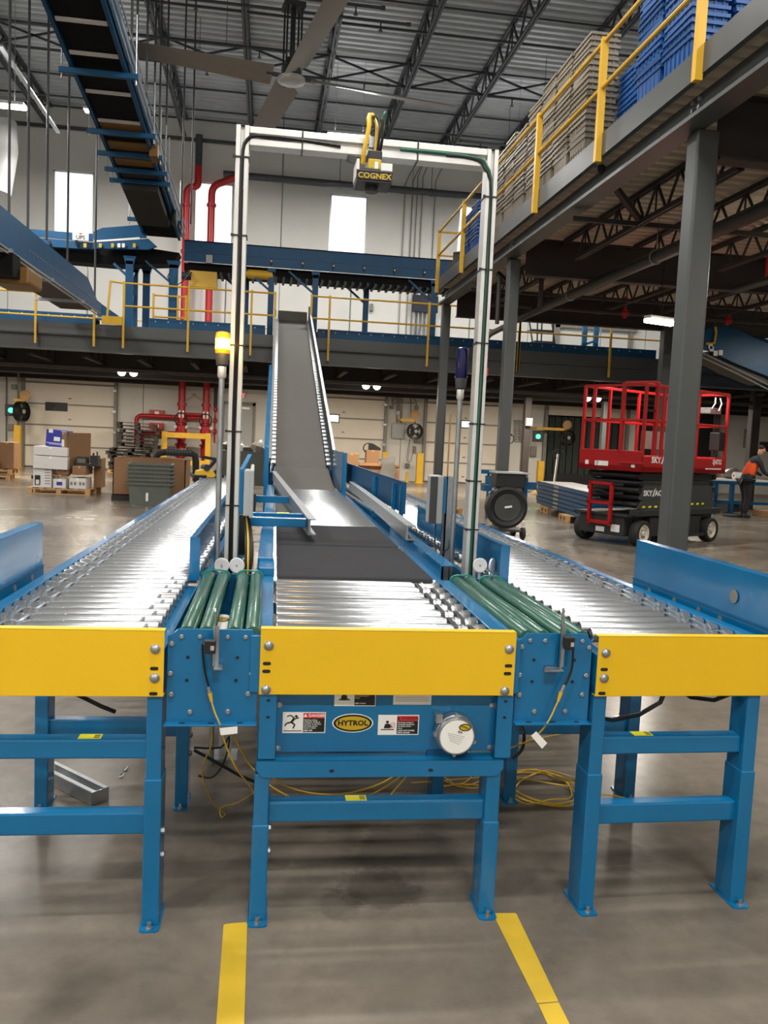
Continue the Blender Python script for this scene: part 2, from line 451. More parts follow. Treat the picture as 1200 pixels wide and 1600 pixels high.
for y0, y1 in ((1.8,7.9),(8.1,14.1),(14.3,19.35)):
    for i in range(9):
        X = 4.95+1.25*i
        joist('floor_joist', X, y0, y1, 5.08, 4.62, .62, M['blacksteel'], 'dark open web joist under the high platform floor', .014, .045)
for y0, xa, xb in ((11.2,4.0,10),(16.9,4.0,10)):
    m = MB(); m.bar((xa,y0,4.65),(xb,y0,4.65),.06); m.bar((xa,y0-.9,5.05),(xa+1,y0,4.66),.07); m.build('bridging_bar', M['blacksteel'], hp)

# ---------------------------------------------------------------- low platform along the back wall
lp = sroot('mezzanine_low', 'long low steel platform crossing the hall behind the incline', 'platform')
YF = 21.0
m = MB(); m.box(-22,YF-.02,3.68,22,YF+.02,3.95); m.build('kick_plate', M['grey_steel'], lp)
m = MB(); m.box(-22,YF+.12,3.34,22,YF+.14,3.70); m.build('edge_web', M['grey_steel'], lp)
m = MB(); m.box(-22,YF-.0,3.30,22,YF+.26,3.335); m.build('edge_flange', M['grey_steel'], lp)
m = MB(); m.box(-22,YF-.0,3.655,22,YF+.26,3.68); m.build('edge_top_flange', M['grey_steel'], lp)
m = MB(); m.box(-22,YF+.02,3.86,22,30.98,3.92); m.build('deck_slab', M['grey_steel'], lp)
for yb in (24.3, 27.5, 30.6):
    m = MB(); m.box(-22,yb-.01,3.10,22,yb+.01,3.8); m.box(-22,yb-.12,3.06,22,yb+.12,3.1); m.build('cross_beam', M['blacksteel'], lp)
for i in range(27):
    X = -17.5+1.3*i
    joist('platform_joist', X, YF+.2, 30.9, 3.84, 3.22, .75, M['blacksteel'], 'dark open web joist under the low back platform', .015, .05)
m = MB(); m.cyl((-20,22.3,3.02),(20,22.3,3.02),.05,8); m.build('pipe_run', M['blacksteel'], lp)

# ---------------------------------------------------------------- guard rails (one thing per run, each post and rail a part)
def guard_rail(pts, z_foot, z_top, label, mids=(.5,), post=.05, rail=.022, group=None, posts=True, ends=True):
    """pts: post positions (x, y) in order."""
    g = thing('guard_rail', label, 'railing', (pts[0][0], pts[0][1], z_foot), group=group, world=True)
    for (x,y) in pts:
        m = MB(); m.box(x-post/2,y-post/2,z_foot,x+post/2,y+post/2,z_top+.02); m.build('post', M['rail'], g)
    H = z_top
    for zz in (H, *[H-.53*(i+1) for i in range(len(mids))]):
        m = MB(); m.cyl((pts[0][0],pts[0][1],zz-.02),(pts[-1][0],pts[-1][1],zz-.02),rail,8); m.build('rail', M['rail'], g)
    return g
hy = [5.2, 7.58, 9.93, 12.31, 14.78, 17.03, 19.5]
guard_rail([(3.81,y) for y in hy], 4.98, 6.38, 'yellow guard rail along the edge of the high tote platform', post=.075, rail=.026)
guard_rail([(3.81,19.5),(5.4,19.5),(7.0,19.5)], 5.2, 6.38, 'yellow guard rail closing the far end of the high platform')
guard_rail([(-9.2,YF-.06),(-7.5,YF-.06),(-5.42,YF-.06),(-4.1,YF-.06)], 3.42, 4.62, 'yellow guard rail of the low platform, left of the sloping conveyor')
guard_rail([(-3.43,YF-.06),(-1.93,YF-.06),(-.44,YF-.06),(.12,YF-.06)], 3.42, 4.96, 'yellow guard rail of the low platform, left of the incline belt')
guard_rail([(1.0,YF-.06),(1.45,YF-.06),(3.93,YF-.06),(6.28,YF-.06)], 3.40, 4.96, 'yellow guard rail of the low platform, right of the incline belt')
guard_rail([(6.29,YF-.06),(8.72,YF-.06),(11.2,YF-.06)], 3.40, 4.96, 'yellow guard rail of the low platform, behind the red lift')
guard_rail([(x,28.2) for x in (-9,-6.5,-4,-1.5,1,3.5,6,8.5,11)], 3.9, 4.97, 'thin yellow rail at the back of the low platform', post=.05, rail=.02)
guard_rail([(-2.9,22.1),(-2.3,22.1),(-2.1,22.1)], 3.9, 4.9, 'short yellow rail beside the blue conveyor legs on the low platform')
t = thing('kick_board', 'yellow board at the foot of the left sloping conveyor', 'board', (-3.7,YF-.03,3.95), world=True)
a, b = at(159,493,Y=YF-.08), at(192,508,Y=YF-.08)
m = MB(); m.box(a.x,YF-.09,b.z,b.x-.02,YF-.04,a.z); m.build('plate', M['rail'], t)
m = MB(); m.bar((-3.82,YF-.06,b.z),(-3.74,YF-.06,4.98),.045); m.cyl((-3.74,YF-.06,4.96),(-3.43,YF-.06,4.94),.022,8); m.build('frame_tube', M['rail'], t)

# ---------------------------------------------------------------- dock doors
def dock_door(n, x0, x1, lite, seam_label):
    d = sroot('door_%d' % n, seam_label, 'dock door'); h = .732; Y = WB-.07
    for i in range(5):
        z0 = i*h+.02
        m = MB(); m.box(x0+.02,Y,z0+.012,x1-.02,Y+.05,z0+h-.012)
        m.box(x0+.02,Y-.012,z0+h-.075,x1-.02,Y,z0+h-.02); m.build('door_panel', M['door_white'], d, bevel=.006, seg=1)
        m = MB(); m.box(x0+.02,Y-.018,z0+h-.03,x1-.02,Y+.03,z0+h+.022); m.build('panel_joint', M['seal'], d)
        for fx in (.5,):
            m = MB(); m.box((x0+x1)/2-.05,Y-.02,z0+.2,(x0+x1)/2+.05,Y,z0+.24); m.build('hinge_cover', M['seal'], d)
    for xx in (x0-.05, x1-.05):
        m = MB(); m.box(xx,Y-.1,0,xx+.11,Y+.06,3.9); m.build('door_track', M['seal'], d, bevel=.008, seg=1)
    for k in range(4):
        m = MB(); m.box(x1-.1,Y-.13,.55+.73*k,x1+.03,Y-.09,.63+.73*k); m.build('roller_bracket', M['galv'], d)
    if lite:
        lx0, lx1, lz0, lz1, mt = lite
        m = MB(); m.box(lx0-.04,Y-.02,lz0-.04,lx1+.04,Y-.002,lz1+.04); f = m.build('lite_frame', M['black'], d, bevel=.012)
        m = MB(); m.box(lx0,Y-.026,lz0,lx1,Y-.021,lz1); m.build('lite_pane', mt, f)
    return d
M['daylit'] = pm('daylit_door_glass', (240,246,250), .3, emit=(240,248,255), estr=1.6)
dock_door(1, -8.39, -5.28, (-7.62,-6.95,2.02,2.24,M['black']), 'white panelled dock door at the left with a dark vision slot')
dock_door(2, 1.25, 4.36, (1.95,2.62,2.07,2.31,M['daylit']), 'white panelled dock door just right of the incline')
dock_door(3, 5.85, 8.95, (7.25,7.98,2.1,2.32,M['daylit']), 'white panelled dock door behind the grey columns with a bright vision slot')
# open dock door with a trailer parked behind it
d4 = sroot('door_4', 'open dock door with a dark trailer behind it', 'dock door')
m = MB(); m.box(10.45,WB-.14,0,10.58,WB-.02,3.8); m.build('door_track', M['seal'], d4)
m = MB(); m.box(13.72,WB-.14,0,13.85,WB-.02,3.8); m.build('door_track', M['seal'], d4)
m = MB(); m.box(10.58,WB-.06,2.72,13.72,WB+.0,3.66); m.build('door_panel', M['door_white'], d4)
tr = thing('exterior_trailer', 'dark trailer interior standing open behind the dock', 'trailer', (12.1,33,0), world=True, kind='structure')
m = MB()
for s_ in ((10.3,31.35,-.1,10.4,38,3.9),(13.9,31.35,-.1,14.0,38,3.9),(10.3,31.35,3.8,14,38,3.9),(10.3,38,-.1,14,38.1,3.9),(10.3,31.35,-.15,14,38,-.05)): m.box(*s_)
m.build('trailer_box', M['trailer'], tr)
for k in range(12):
    m = MB(); m.box(10.62+.26*k,31.6,.05,10.85+.26*k,31.63,2.7); m.build('door_slat', M['trailer'], tr)
# staff door with closer and exit sign
d5 = sroot('door_5', 'grey steel staff door under the red exit sign', 'door')
m = MB(); m.box(-1.60,WB-.05,0,-1.50,WB,2.6); m.box(-.50,WB-.05,0,-.40,WB,2.6); m.box(-1.60,WB-.05,2.5,-.40,WB,2.62); m.build('door_frame', M['seal'], d5)
m = MB(); m.box(-1.5,WB-.04,0,-.5,WB-.005,2.5); m.build('door_leaf', M['grey_box'], d5)
m = MB(); m.box(-.95,WB-.1,2.36,-.6,WB-.04,2.44); m.build('door_closer', M['alu'], d5)
m = MB(); m.box(-1.45,WB-.1,1.0,-.6,WB-.04,1.06); m.build('push_bar', M['alu'], d5)
ex = thing('exit_sign', 'small glowing red exit sign above the grey staff door', 'sign', (-1.0,WB-.08,2.8), world=True)
p = at(374,618,Y=WB-.1)
m = MB(); m.box(p.x-.2,WB-.09,p.z-.11,p.x+.2,WB-.02,p.z+.11); m.build('sign_box', M['white'], ex)
text('sign_lettering', 'EXIT', .19, M['red_on'], ex, (p.x,WB-.094,p.z), bold=.004)

# ---------------------------------------------------------------- lamps
def area(parent, loc, sx, sy, power, col, rot=(0,0,0)):
    ld = bpy.data.lights.new('lamp_light', 'AREA'); ld.shape = 'RECTANGLE'; ld.size = sx; ld.size_y = sy; ld.energy = power; ld.color = col
    o = bpy.data.objects.new('lamp_light', ld); COL.objects.link(o); o.parent = parent
    o.location = Vector(loc); o.rotation_euler = rot
    return o
def high_bay(x, y, z, label, rz=0.0, power=None, length=1.25, group=None):
    t = thing("high_bay_light", label, "light", (x,y,z), rz, group)
    m = MB(); m.box(-length/2,-.16,0,length/2,.16,.06); m.box(-.25,-.06,.06,.25,.06,.1); m.build('housing', M['white'], t)
    m = MB(); m.box(-length/2+.02,-.14,-.02,length/2-.02,.14,0); m.build('diffuser', M['lamp_on'], t)
    m = MB()
    for sx in (-.4,.4): m.cyl((sx,0,.06),(sx,0,12.295-z),.006,5)
    m.build('suspension_cable', M['galv'], t)
    area(t, (0,0,-.03), length-.06, .26, power or BAY_W, (1,.965,.92))
    area(t, (0,0,.13), length-.06, .2, UP_W, (1,.975,.94), (pi,0,0))  # upward lamp added to brighten the roof deck
    return t
high_bay(2.09, 25, 10.18, 'lit linear high bay light above the white camera arch', rz=radians(-2), power=470)
high_bay(-4.62, 25, 10.18, 'lit linear high bay light hidden behind the conveyor seen from below', power=470)
high_bay(7.5, 25, 10.18, 'lit linear high bay light hidden behind the grey tote stacks', power=470)
high_bay(-6.05, 20, 8.4, 'lit linear high bay light at the upper left of the hall', power=330)
hb = 0
for x in (-15.0, -7.8, .35, 1.9, 7.8, 14.5):
    for y in (-5.5, 1.0, 6.5, 11.6):
        high_bay(x, y, 9.3, 'linear high bay light hung over the near half of the hall', power=BAY_W*(2.1 if y < 0 else .9)*(.58 if 0 < x < 2 else 1), group='high bay lights over the near half of the hall')
for x in (-13.5, 15):
    high_bay(x, 22, 10.3, power=480, label='linear high bay light hung over the far half of the hall', group='high bay lights over the far half of the hall')
def twin_light(px, py, Y, label, power=None, gap=.34):
    c = at(px, py, Y=Y)
    t = thing('twin_head_light', label, 'light', c)
    m = MB(); m.box(-.06,-.04,.06,.06,.04,.2); m.box(-gap/2,-.02,.08,gap/2,.02,.11); m.cyl((0,0,.2),(0,0,.55),.015,6); m.build('bracket', M['grey_box'], t)
    for s in (-1,1):
        m = MB(); m.lathe((s*gap/2,-.06,0),(0,-1,-.5),[(-.08,.07),(0,.11),(.02,.12)],14); m.build('lamp_head', M['white'], t)
        m = MB(); m.lathe((s*gap/2,-.06,0),(0,-1,-.5),[(.021,.11),(.05,.1),(.075,.05)],14); m.build('lens', M['lamp_on'], t)
    pl = bpy.data.lights.new('lamp_light', 'POINT'); pl.energy = power or TWIN_W; pl.color = (1,.88,.72); pl.shadow_soft_size = .12
    o = bpy.data.objects.new('lamp_light', pl); COL.objects.link(o); o.parent = t; o.location = (0,-.3,-.2)
    return t
twin_light(200, 582, 26, 'lit twin head lamp over the left dock door')
twin_light(580, 603, 26, 'lit twin head lamp right of the incline belt')
twin_light(925, 622, 26, 'lit twin head lamp beside the red lift rails')
tl = at(1033, 502, Y=14)
t = thing('suspended_strip_light', 'bright strip light hanging under the high platform by the big column', 'light', tl, radians(20))
m = MB(); m.box(-.33,-.08,.02,.33,.08,.07); m.build('housing', M['white'], t)
m = MB(); m.box(-.32,-.1,-.05,-.01,.1,.02); m.build('diffuser', M['lamp_on'], t, bevel=.02)
m = MB(); m.box(.01,-.1,-.05,.32,.1,.02); m.build('diffuser', M['lamp_on'], t, bevel=.02)
m = MB(); m.tube([(0,0,.07),(.02,0,.3),(-.04,0,.6),(.0,0,1.3)],.008,5); m.build('power_cord', M['cable_k'], t)
area(t, (0,0,-.06), .6, .2, LOW_W, (1,.93,.82))
for i, (x, y) in enumerate(((8.5,10.5),(13,16.5),(7.5,4.5))):
    t = thing('strip_light', 'strip light under the high platform floor', 'light', (x,y,4.4), group='strip lights under the high platform')
    m = MB(); m.box(-.6,-.06,0,.6,.06,.06); m.build('housing', M['white'], t)
    m = MB(); m.box(-.58,-.05,-.03,.58,.05,0); m.build('diffuser', M['lamp_on'], t)
    area(t, (0,0,-.04), 1.1, .1, LOW_W*.8, (1,.93,.82))
    area(t, (0,0,.09), 1.1, .1, LOW_W*.25, (1,.93,.82), (pi,0,0))  # upward lamp added to lift the deck soffit
for i, x in enumerate((-10.15,-7.55,-4.95,-2.35,.25,2.85,5.45,8.05,10.65,13.25)):
    t = thing('strip_light', 'strip light between the joists under the low platform', 'light', (x,25.2,3.17), group='strip lights under the low platform')
    m = MB(); m.box(-.6,-.06,0,.6,.06,.05); m.build('housing', M['white'], t)
    m = MB(); m.box(-.58,-.05,-.02,.58,.05,0); m.build('diffuser', M['lamp_on'], t)
    area(t, (0,0,-.03), 1.1, .1, LOW_W, (1,.88,.72))

for i, x in enumerate((-12.0,-8.2,-4.8,-1.2,2.2,5.6,9.5,13.0)):  # unseen lamps added to brighten the back wall
    t = thing('wall_fill_light', 'added strip light behind the conveyor on the low platform, lighting the back wall', 'light', (x,23.62,5.98), group='added strip lights behind the platform conveyors')
    m = MB(); m.box(-.6,-.06,0,.6,.02,.1); m.box(-.05,-.15,.03,.05,-.06,.07); m.build('housing', M['white'], t)
    m = MB(); m.box(-.58,.02,.01,.58,.03,.09); m.build('diffuser', M['lamp_on'], t)
    m = MB(); m.cyl((0,-.03,-2.05),(0,-.03,0),.02,8); m.build('stand_pole', M['galv'], t)
    area(t, (0,.04,.05), 1.1, .09, WASH_W, (1,.97,.93), (radians(-80),0,0))
# ================================================================= FOREGROUND CONVEYORS
def hexbolt(parent, p, d, r=.011, washer=True, name='bolt'):
    m = MB(); d = Vector(d)
    if washer: m.lathe(p, d, [(0,r*1.45),(.002,r*1.45),(.0021,r)], 12)
    m.lathe(Vector(p)+d*.002, d, [(0,r),(r*.65,r),(r*.8,r*.8)], 6, smooth=False)
    return m.build(name, M['galv'], parent)
def dome(parent, p, d, r=.014):
    m = MB(); m.lathe(p, d, [(0,r*1.15),(.002,r*1.15),(.003,r*.95),(.006,r*.85),(.009,r*.5)], 14)
    b = m.build('carriage_bolt', M['galv'], parent)
    return b
def slot(parent, x, y, z, w=.026, h=.011, mat='black'):
    m = MB(); pts = []
    for k in range(8): a = pi/2+pi*k/7; pts.append((x-w/2+h/2+cos(a)*h/2, y, z+sin(a)*h/2))
    for k in range(8): a = -pi/2+pi*k/7; pts.append((x+w/2-h/2+cos(a)*h/2, y, z+sin(a)*h/2))
    m.prism(pts, (0,.0015,0)); return m.build('slot', M[mat], parent, recalc=True)
def end_plate(parent, x0, x1, z0, z1, y, bolts, slots):
    m = MB(); m.box(x0,y,z0,x1,y+.004,z1)
    m.box(x0,y,z1-.004,x1,y+.04,z1); m.box(x0,y+.004,z0,x1,y+.03,z0+.004)
    e = m.build('end_plate', M['yellow'], parent, bevel=.0015)
    for (bx,bz) in bolts: dome(e, (bx,y-.0005,bz), (0,-1,0))
    for (sx,sz) in slots: slot(e, sx, y-.001, sz)
    return e
def leg(parent, x, y, ztop, zseam=.49, w=.048, d=.10, foot_dir=-1):
    m = MB(); m.box(x-w/2,y,zseam-.05,x+w/2,y+d,ztop); L = m.build('leg', M['blue'], parent, bevel=.004)
    m = MB(); m.box(x-w/2-.003,y-.004,.006,x+w/2+.003,y+d+.003,zseam); m.build('lower_leg', M['blue'], L, bevel=.004)
    m = MB(); pts = []
    for yy, hw in ((y-.035,.02),(y-.028,.03),(y+.0,.032),(y+d,.032),(y+d+.028,.03),(y+d+.035,.02)): pts.append((x+hw,yy,0))
    for yy, hw in reversed(((y-.035,.02),(y-.028,.03),(y+.0,.032),(y+d,.032),(y+d+.028,.03),(y+d+.035,.02))): pts.append((x-hw,yy,0))
    m.prism(pts, (0,0,.007)); m.build('foot_plate', M['blue'], L)
    m = MB(); m.lathe((x,y-.02,.007),(0,0,1),[(0,.012),(.004,.012),(.0041,.007),(.02,.007)],8); m.build('anchor_bolt', M['galv'], L)
    for zz in (.3,.22):
        m = MB(); m.lathe((x+w/2+.002,y+.045,zz),(1,0,0),[(0,.011),(.008,.011),(.012,.006)],6,smooth=False); m.build('leg_bolt', M['galv'], L)
    return L
def cross(parent, x0, x1, y, z0, z1, d=.055, sticker=None, sdark=True):
    m = MB(); m.box(x0,y,z0,x1,y+d,z1); c = m.build('crossbar', M['blue'], parent, bevel=.006, seg=3)
    if sticker is not None:
        m = MB(); m.box(sticker-.035,y+.008,z1,sticker+.035,y+d-.006,z1+.0008); k = m.build('sticker', M['neon'], c)
        m = MB()
        for i in range(4): m.box(sticker+.012,y+.014+i*.008,z1+.0008,sticker+.03,y+.018+i*.008,z1+.0012)
        m.build('printed_lines', M['ink'], k, kind='stuff')
    return c
def roller_meshes(u0, u1, r, groove_side):
    """One roller along X from u0 to u1 with two belt grooves near the driven end."""
    L = u1-u0
    if groove_side > 0: g = [L-.125, L-.085, L-.075, L-.035]
    elif groove_side < 0: g = [.035, .075, .085, .125]
    else: g = []
    prof = [(0,r*.55),(.001,r*.93),(.004,r)]
    for i in range(0, len(g), 2): prof += [(g[i]-.001,r),(g[i],r*.86),(g[i+1],r*.86),(g[i+1]+.001,r)]
    prof += [(L-.004,r),(L-.001,r*.93),(L,r*.55)]
    m = MB(); m.lathe((u0,0,0),(1,0,0),prof,14); return m
def belt_mesh(pitch, r, w=.024):
    m = MB(); n = 7; ring = []
    for k in range(n): a = pi/2+pi*k/(n-1); ring.append((cos(a)*r, sin(a)*r))
    for k in range(n): a = -pi/2+pi*k/(n-1); ring.append((pitch+cos(a)*r, sin(a)*r))
    N = len(ring); b = m.add([(x,y,z) for x in (-w/2,w/2) for y,z in ring]+[(x,pitch/2+(y-pitch/2)*.93,z*.9) for x in (-w/2,w/2) for y,z in ring])
    for k in range(N):
        j = (k+1) % N
        m.face((b+k,b+j,b+N+j,b+N+k), True); m.face((b+k,b+2*N+k,b+2*N+j,b+j)); m.face((b+N+k,b+N+j,b+3*N+j,b+3*N+k))
    return m
def row(proto, n, v0, pitch, x=0, z=0):
    proto.location = (x, v0, z)
    for i in range(1, n): clone(proto, (x, v0+pitch*i, z))

ZR, RR, P = .936, .026, .1
def outer_conveyor(s, label):
    xc = -.60 if s < 0 else 1.43
    t = thing('roller_conveyor', label, 'conveyor', (xc,2.63,0), radians(-.8) if s < 0 else radians(1.0))
    L = 9.35 if s < 0 else 8.3
    # side rails: outer full length, inner low in front and set wider behind the guard
    def rail(name, u0, u1, v0, v1, z0, z1):
        m = MB(); m.box(u0,v0,z0,u1,v1,z1); return m.build(name, M['blue'], t, bevel=.003)
    rail('outer_side_rail', s*.272, s*.318, .006, L, .79, .962)
    rail('inner_side_rail', -s*.262, -s*.307, .006, 1.13, .76, .905)
    rail('inner_side_rail', -s*.305, -s*.335, 1.13, L, .78, .90)
    # rollers with their own belt grooves
    def rollers(u0, u1, n, v0, gs):
        a, b = min(u0,u1), max(u0,u1)
        o = roller_meshes(a, b, RR, gs).build('roller', M['zinc'], t); row(o, n, v0, P, 0, ZR)
    rollers(-s*.272, s*.27, 11, .06, s)
    rollers(-s*.302, s*.27, 82 if s < 0 else 71, 1.16, s)
    bm = belt_mesh(P, RR*.88, .011)
    o = bm.build('drive_belt', M['poly'], t)
    row(o, 46 if s < 0 else 41, .06, 2*P, s*.215, ZR)
    o2 = clone(o, (0,0,0)); row(o2, 45 if s < 0 else 40, .06+P, 2*P, s*.165, ZR)
    if s < 0:
        o3 = clone(o, (0,0,0)); row(o3, 5, .06, 2*P, .235, ZR)
        o4 = clone(o, (0,0,0)); row(o4, 5, .06+P, 2*P, .21, ZR)
    else:
        m = MB(); m.lathe((0,0,0),(-1,0,0),[(0,.0125),(.004,.012)],12); e = m.build('roller_end_cap', M['black'], t)
        row(e, 11, .06, P, -.2715, ZR)
    o5 = clone(o, (0,0,0)); row(o5, 28, 1.16, 2*P, -s*.293, ZR)
    o6 = clone(o, (0,0,0)); row(o6, 28, 1.16+P, 2*P, -s*.277, ZR)
    # inner guard plate with folded end
    def guard(u, v0, v1, z0, z1, fold, name='inner_guard', mat='blue'):
        m = MB(); m.box(u-.002,v0,z0,u+.002,v1,z1); m.box(u,v0,z0-.0,u+fold,v0+.004,z1); m.box(u,v0,z1-.004,u+fold*.55,v1,z1)
        return m.build(name, M[mat], t, bevel=.001, seg=1)
    guard(-s*.272, 1.12, 4.6 if s < 0 else 3.3, .93, 1.122, -s*.042)
    if s > 0:
        guard(-.318, 3.55, 8.25, 1.03, 1.27, -.03, 'far_inner_guard', 'blue_dark')
        for v in (3.6,3.95,5.0,8.1):
            m = MB(); m.box(-.352,v,.86,-.322,v+.03,1.24); p_ = m.build('guard_post', M['blue'], t)
            m = MB(); m.box(-.40,v-.01,.99,-.33,v+.05,1.005); m.build('post_bracket', M['blue'], p_)
        m = MB(); m.box(-.332,3.5,.60,-.327,8.3,.79); m.build('side_skirt', M['blue_dark'], t)
    else:
        m = MB(); m.box(.325,1.15,.62,.33,9.3,.79); m.build('side_skirt', M['blue_dark'], t)
    # outer guard at the front end: flat upper plate over a holed channel
    u = s*.352
    m = MB(); m.box(u-.002,-.05,.985,u+.002,1.12,1.168); m.box(u,-.05,1.164,u+s*.045,1.12,1.168); m.box(u-.002,1.116,.77,u+s*.03,1.12,1.168)
    og = m.build('outer_guard', M['blue'], t, bevel=.001, seg=1)
    m = MB(); m.box(u-s*.006,-.0,.77,u-s*.002,1.12,.985); m.build('channel', M['blue'], og)
    m = MB(); m.bar((u-s*.007,-.0,.985),(u-s*.007,1.12,.985),.006); m.build('fold_line', M['blue_dark'], og)
    for k,v in enumerate((.95,.72,.52,.36)):
        m = MB(); m.lathe((u-s*.0065,v,.955-.0*k),(-s,0,0),[(0,.014),(.0012,.014)],14); m.build('hole', M['seal'], og)
    m = MB(); m.lathe((u-s*.0065,.28,1.06),(-s,0,0),[(0,.026),(.0012,.026)],18); m.build('round_cutout', M['seal'], og)
    # yellow end plate
    if s > 0: end_plate(t, -.308, .56, .765, .972, -.004, [(-.281,.914),(-.281,.828)], [(-.283,.858),(-.285,.776)])
    else: end_plate(t, -.56, .31, .762, .972, -.004, [(.283,.914),(.283,.822)], [(.281,.852),(.28,.772)])
    # supports
    for i, v in enumerate((.01, .88, 3.4, 5.9, 8.1)):
        far = i > 0
        ins = .283 if v < 1 else .30
        leg(t, -s*ins, v, .80, .49); leg(t, s*.285, v, .80, .49)
        a, b = sorted((-s*(ins-.02), s*.262))
        cross(t, a, b, v+.02, .549, .612, sticker=(.08 if s < 0 else -.10) if i == 0 else None)
        cross(t, a, b, v+.02, .30, .372)
        if i == 1:
            m = MB(); m.bar((-s*.22,v+.03,.55),(-s*.245,v-.25,.80),.03,.008); m.build('brace', M['blue_dark'], t)
    for v in (1.5,3.9,6.4):
        m = MB(); m.box(-.27,v,.74,.27,v+.06,.82); m.build('bed_spreader', M['blue'], t)
    return t
left_conv = outer_conveyor(-1, 'blue roller conveyor at the left with a yellow end plate cut by the photo edge')
right_conv = outer_conveyor(1, 'blue roller conveyor at the right with a yellow end plate and tall outer guard')
m = MB(); m.box(.30,.16,.64,.39,.165,.765); m.build('hanging_plate', M['steel_dark'], right_conv)
m = MB(); m.tube([(-.30,.12,.70),(-.26,.12,.655),(-.18,.12,.64),(-.08,.12,.66),(-.0,.13,.70),(.03,.13,.78)],.008,6); m.build('black_hose', M['cable_k'], right_conv)
m = MB(); m.tube([(.04,.13,.77),(.12,.14,.715),(.22,.15,.70),(.30,.15,.73),(.34,.15,.78)],.008,6); m.build('black_hose', M['cable_k'], right_conv)
m = MB(); m.tube([(-.02,.10,.76),(.10,.12,.69),(.14,.14,.665)],.007,6); m.build('black_hose', M['cable_k'], left_conv)

# ---------------------------------------------------------------- centre conveyor
cc = thing('center_conveyor', 'blue centre conveyor with a yellow end plate, bright rollers and two dark belts', 'conveyor', (.416,2.63,0), radians(-.6))
end_plate(cc, -.411, .422, .767, .980, -.004, [(-.385,.926),(-.389,.783),(.399,.924),(.392,.783)], [(-.389,.868),(-.390,.843),(.400,.868),(.398,.842)])
for s in (-1, 1):
    m = MB(); m.box(s*.372,.006,.77,s*.442,1.12,.955); m.build('side_rail', M['blue'], cc, bevel=.003)
    m = MB(); m.box(s*.378,1.13,.72,s*.43,7.1,.93); m.build('side_rail', M['blue'], cc, bevel=.003)
    u0, u1 = (-.408,-.352) if s < 0 else (.372,.428)
    m = MB(); m.box(u0,.006,.55,u1,.03,.775); m.box((u1-.004 if s<0 else u0),.006,.55,(u1 if s<0 else u0+.004),.05,.775); p_ = m.build('corner_post', M['blue'], cc, bevel=.002)
    for zz in (.745,.69): slot(p_, (u0+u1)/2, .0045, zz, .012, .008)
m = MB(); m.box(-.352,.045,.56,.373,.05,.79); mp = m.build('motor_panel', M['blue'], cc)
for bx in (-.345,.366):
    for bz in (.718,.573): hexbolt(mp, (bx,.045,bz), (0,-1,0), .0065)
m = MB(); m.prism([(-.412,0,.546),(.405,0,.546),(.405,0,.515),(.383,0,.490),(-.390,0,.490),(-.412,0,.515)], (0,.006,0))
m.box(-.412,0,.542,.405,.07,.546); br = m.build('bottom_rail', M['blue'], cc, bevel=.002)
slot(br, -.169, -.001, .513, .016, .01); slot(br, .158, -.001, .513, .016, .01)
m = MB(); m.box(.15,.04,.546,.29,.06,.566); m.build('rail_notch', M['blue_dark'], br)
# labels on the motor panel
def panel_label(x0, x1, z0, z1, mat, name, par, y=.0445):
    m = MB(); m.box(x0,y-.0008,z0,x1,y,z1); return m.build(name, M[mat], par)
YL = .0437
lab = panel_label(-.332,-.192,.624,.694,'paper','danger_label',mp)
m = MB(); m.box(-.265,YL-.0004,.627,-.195,YL,.691); m.build('black_field', M['ink'], lab)
m = MB(); m.box(-.265,YL-.0008,.674,-.195,YL-.0004,.691); m.build('red_header', M['redink'], lab)
text('lettering', '\u25b2 DANGER', .013, M['paper'], lab, (-.230,YL-.001,.6825), bold=.0003)
text('lettering', 'Climbing, sitting,\nwalking or riding on\nconveyor at any time\nwill cause severe\ninjury or death', .0066, M['paper'], lab, (-.263,YL-.001,.6545), align='LEFT', bold=.0001)
text('lettering', 'KEEP OFF', .0068, M['paper'], lab, (-.263,YL-.001,.6325), align='LEFT', bold=.0002)
m = MB()       # falling figure pictogram
yy = YL-.0004
m.lathe((-.288,yy,.680),(0,-1,0),[(0,.0048),(.0005,.0048)],10)
for a_, b_, w_ in (((-.294,.674),(-.304,.659),.008),((-.294,.675),(-.308,.684),.004),((-.308,.684),(-.318,.679),.0035),((-.292,.671),(-.279,.676),.0035),((-.304,.660),(-.292,.652),.005),((-.292,.652),(-.298,.639),.0045),((-.305,.660),(-.318,.657),.005),((-.318,.657),(-.325,.648),.0045)):
    m.bar((a_[0],yy,a_[1]),(b_[0],yy,b_[1]),w_,.0006,up=(0,1,0))
m.box(-.328,yy-.0004,.630,-.27,yy,.6325); m.build('pictogram', M['ink'], lab)
def oval(par, cx, cz, rx, rz, y, mat, name, th=.0006, n=36, normal=None):
    m = MB(); m.prism([(cx+cos(2*pi*k/n)*rx, y, cz+sin(2*pi*k/n)*rz) for k in range(n)], (0,-th,0)); return m.build(name, M[mat], par)
ov = oval(mp, -.102,.657,.068,.032,.045,'paper','maker_badge')
oval(ov, -.102,.657,.064,.029,.0443,'ink','black_ring'); oval(ov, -.102,.657,.056,.023,.0436,'gold','yellow_field')
text('lettering', 'HYTROL', .024, M['ink'], ov, (-.102,.0426,.657), bold=.0009, sx=1.08)
lab = panel_label(-.018,.119,.617,.685,'paper','warning_label',mp)
m = MB(); m.box(.045,YL-.0004,.620,.116,YL,.682); m.build('black_field', M['ink'], lab)
m = MB(); m.box(.045,YL-.0008,.665,.116,YL-.0004,.682); m.build('orange_header', M['redink'], lab)
text('lettering', '\u25b2 WARNING', .0118, M['ink'], lab, (.0805,YL-.001,.6735), bold=.0003)
